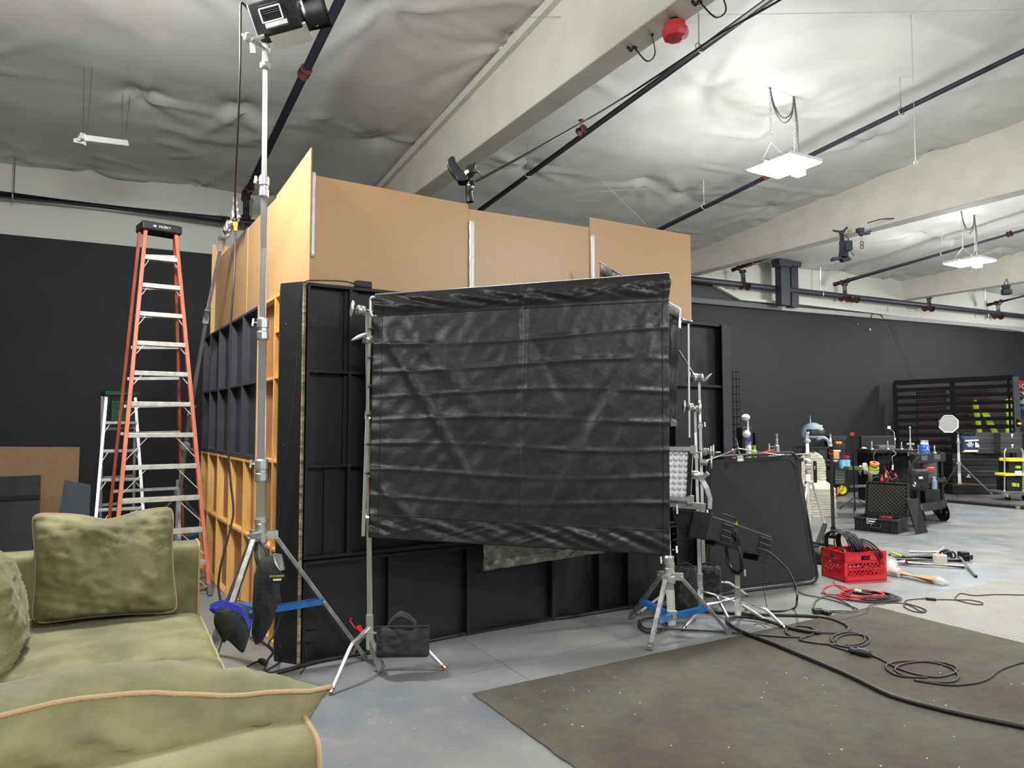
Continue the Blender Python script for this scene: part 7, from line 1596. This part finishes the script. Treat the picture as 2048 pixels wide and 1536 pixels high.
# yellow/black tool rack at right edge
t3 = thing('tool_rack', 'black wheeled rack with yellow trays at the right edge', 'rack', V((at(2030, 0, 13.6).x, 13.6, .08)))
for x in (2009, 2046):
    mb = MB(); q = at(x, 898, 13.6); mb.tube(spl([at(x, 985, 13.6), at(x, 930, 13.6), at(x, 905, 13.6), at(x + (3 if x < 2020 else -3), 898, 13.6)], 4), .014, 8); mb.build('rack_post', M_steel, t3)
for (y0, y1, x0, x1, m) in ((917, 923, 2020, 2060, M_yel), (947, 952, 2011, 2060, M_yel)):
    cbox('yellow_tray', '', '', x0, x1, y0, y1, 13.5, .3, m, par=t3, bev=.004)
cbox('rack_box', '', '', 2017, 2060, 923, 946, 13.65, .3, M_blkpl, par=t3); cbox('rack_box', '', '', 2013, 2060, 954, 985, 13.65, .3, M_blkpl, par=t3); cbox('rack_base', '', '', 2004, 2060, 983, 988, 13.55, .4, M_gryp, par=t3)
for (x0, x1, y0, y1, m, lb) in ((2034, 2042, 932, 937, M_lime, 'green'), (2033, 2044, 942, 951, M_whpl, 'white'), (2027, 2032, 966, 973, M_lime, 'pale green'), (2035, 2039, 967, 974, M_lime, 'pale green')):
    cbox('rack_item', '', '', x0, x1, y0, y1, 13.45, .05, m, par=t3, bev=.003)
for x in (2012, 2045):
    mb = MB(); q = V((at(x, 0, 13.6).x, 13.6, .13)); mb.cyl(q - V((.02, 0, 0)), q + V((.02, 0, 0)), .05, 12); mb.build('caster', M_rub, t3)
cbox('stool_pad', 'pale little block on platform beneath the tool rack', 'block', 2013, 2018, 988, 995, 13.3, .08, mat('tan_pad', (140, 130, 96), .7))
# hanging lamps on the second beam
t3 = thing('hanging_lamp', 'black barn-door lamp clamped under the second beam', 'lamp', at(1688, 492, 10.6)); YH = 10.7
mb = MB(); mb.cyl(at(1688, 483, YH), at(1687, 514, YH), .07, 16); mb.build('lamp_body', M_pipe, t3); mb = MB(); a = at(1696, 492, YH); mb.box(a, (.1, .1, .15)); mb.build('ballast_box', M_pipe, t3, bevel=.006)
mb = MB(); mb.cyl(at(1684, 481, YH), at(1684, 466, YH), .03, 10); mb.bar(at(1683, 464, YH), at(1666, 461, YH), .03, .02); mb.bar(at(1686, 464, YH), at(1694, 455, YH), .04, .03); mb.ball(at(1684, 466, YH), .045, 10); mb.build('beam_clamp', M_pipe, t3)
for P in ([(1667, 514), (1682, 513), (1683, 517), (1667, 521)], [(1683, 517), (1698, 513), (1704, 519), (1688, 523)]):
    mb = MB(); mb.prism([at(p[0], p[1], YH - .05) for p in P], (0, .1, 0)); mb.build('barn_door', M_pipe, t3)
mb = MB(); mb.tube(spl([at(1690, 470, YH), at(1696, 476, YH), at(1697, 484, YH)], 5), .008, 6); mb.tube([at(1702, 504, YH), at(1708, 511, YH)], .006, 6); mb.build('lamp_lead', M_pipe, t3)
t3 = thing('hoist_hook', 'black beam clamp with red chain links hanging under second beam', 'hook', at(1723, 511, 10.2)); YH = 10.3
mb = MB(); mb.box(at(1720, 461, YH), (.09, .08, .06)); mb.ball(at(1723, 467, YH), .045, 10); mb.bar(at(1726, 467, YH), at(1742, 462, YH), .025, .02); mb.bar(at(1730, 469, YH), at(1740, 467, YH), .03, .02); mb.build('beam_clamp', M_pipe, t3)
for py in (487, 494): mb = MB(); mb.torus(at(1724, py, YH), (.3, -1, 0), .028, .007, 14, 6); mb.build('chain_link', M_redfit, t3)
mb = MB(); mb.cyl(at(1721, 472, YH), at(1722, 484, YH), .004, 6); mb.cyl(at(1725, 472, YH), at(1725, 484, YH), .005, 6); mb.cyl(at(1724, 498, YH), at(1725, 510, YH), .012, 8); mb.build('hook_shank', M_steel, t3)
t3 = thing('hanging_lamp', 'tiny black lamp hanging at far right below the last beam', 'lamp', at(2012, 590, 14)); YH = 14.0
mb = MB(); mb.cyl(at(2012, 571, YH), at(2012, 589, YH), .08, 14); mb.box(at(2013, 584, YH), (.16, .1, .1)); mb.build('lamp_body', M_pipe, t3); mb = MB(); mb.tube([at(2009, 572, YH), at(2009, 565, YH), at(2013, 558, YH), at(2016, 565, YH), at(2015, 572, YH)], .01, 6); mb.build('lamp_yoke', M_pipe, t3)
mb = MB(); mb.tube(spl([at(2023, 392, 9.6), at(1990, 402, 9.9), at(1900, 423, 10.2), at(1800, 436, 10.3), at(1765, 438, 10.3), at(1735, 446, 10.3)], 6), .008, 6); solo(mb, 'power_cable', M_cable, 'thin dark cable strung under the second beam to hoist hook', 'cable')
# bits on the far wall
for (px, py, lb) in ((1740, 659, 'tiny silver key-like bit hanging low on black wall'), (1716, 648, 'tiny silver clip on the black wall, left of the other')):
    mb = MB(); p = wp(px, py, .05); mb.ball(p, .025 if px == 1740 else .012, 8, sc=(.8, .6, 1.6)); solo(mb, 'wall_clip', M_steel, lb, 'clip')
mb = MB(); mb.tube(spl([wp(1742, 636, .12), wp(1746, 628, .15), wp(1760, 629, .15), wp(1766, 636, .12)], 5), .01, 5); solo(mb, 'wire_loop', M_cable, 'dark wire loop on the white ledge of far wall', 'wire')
mb = MB(); mb.tube(spl([wp(1775, 612, .1), wp(1778, 630, .05), wp(1800, 690, .04), wp(1832, 765, .04)], 5), .004, 5); solo(mb, 'cord', M_cable, 'thin dark cord hanging down the far black wall to fence', 'cord')
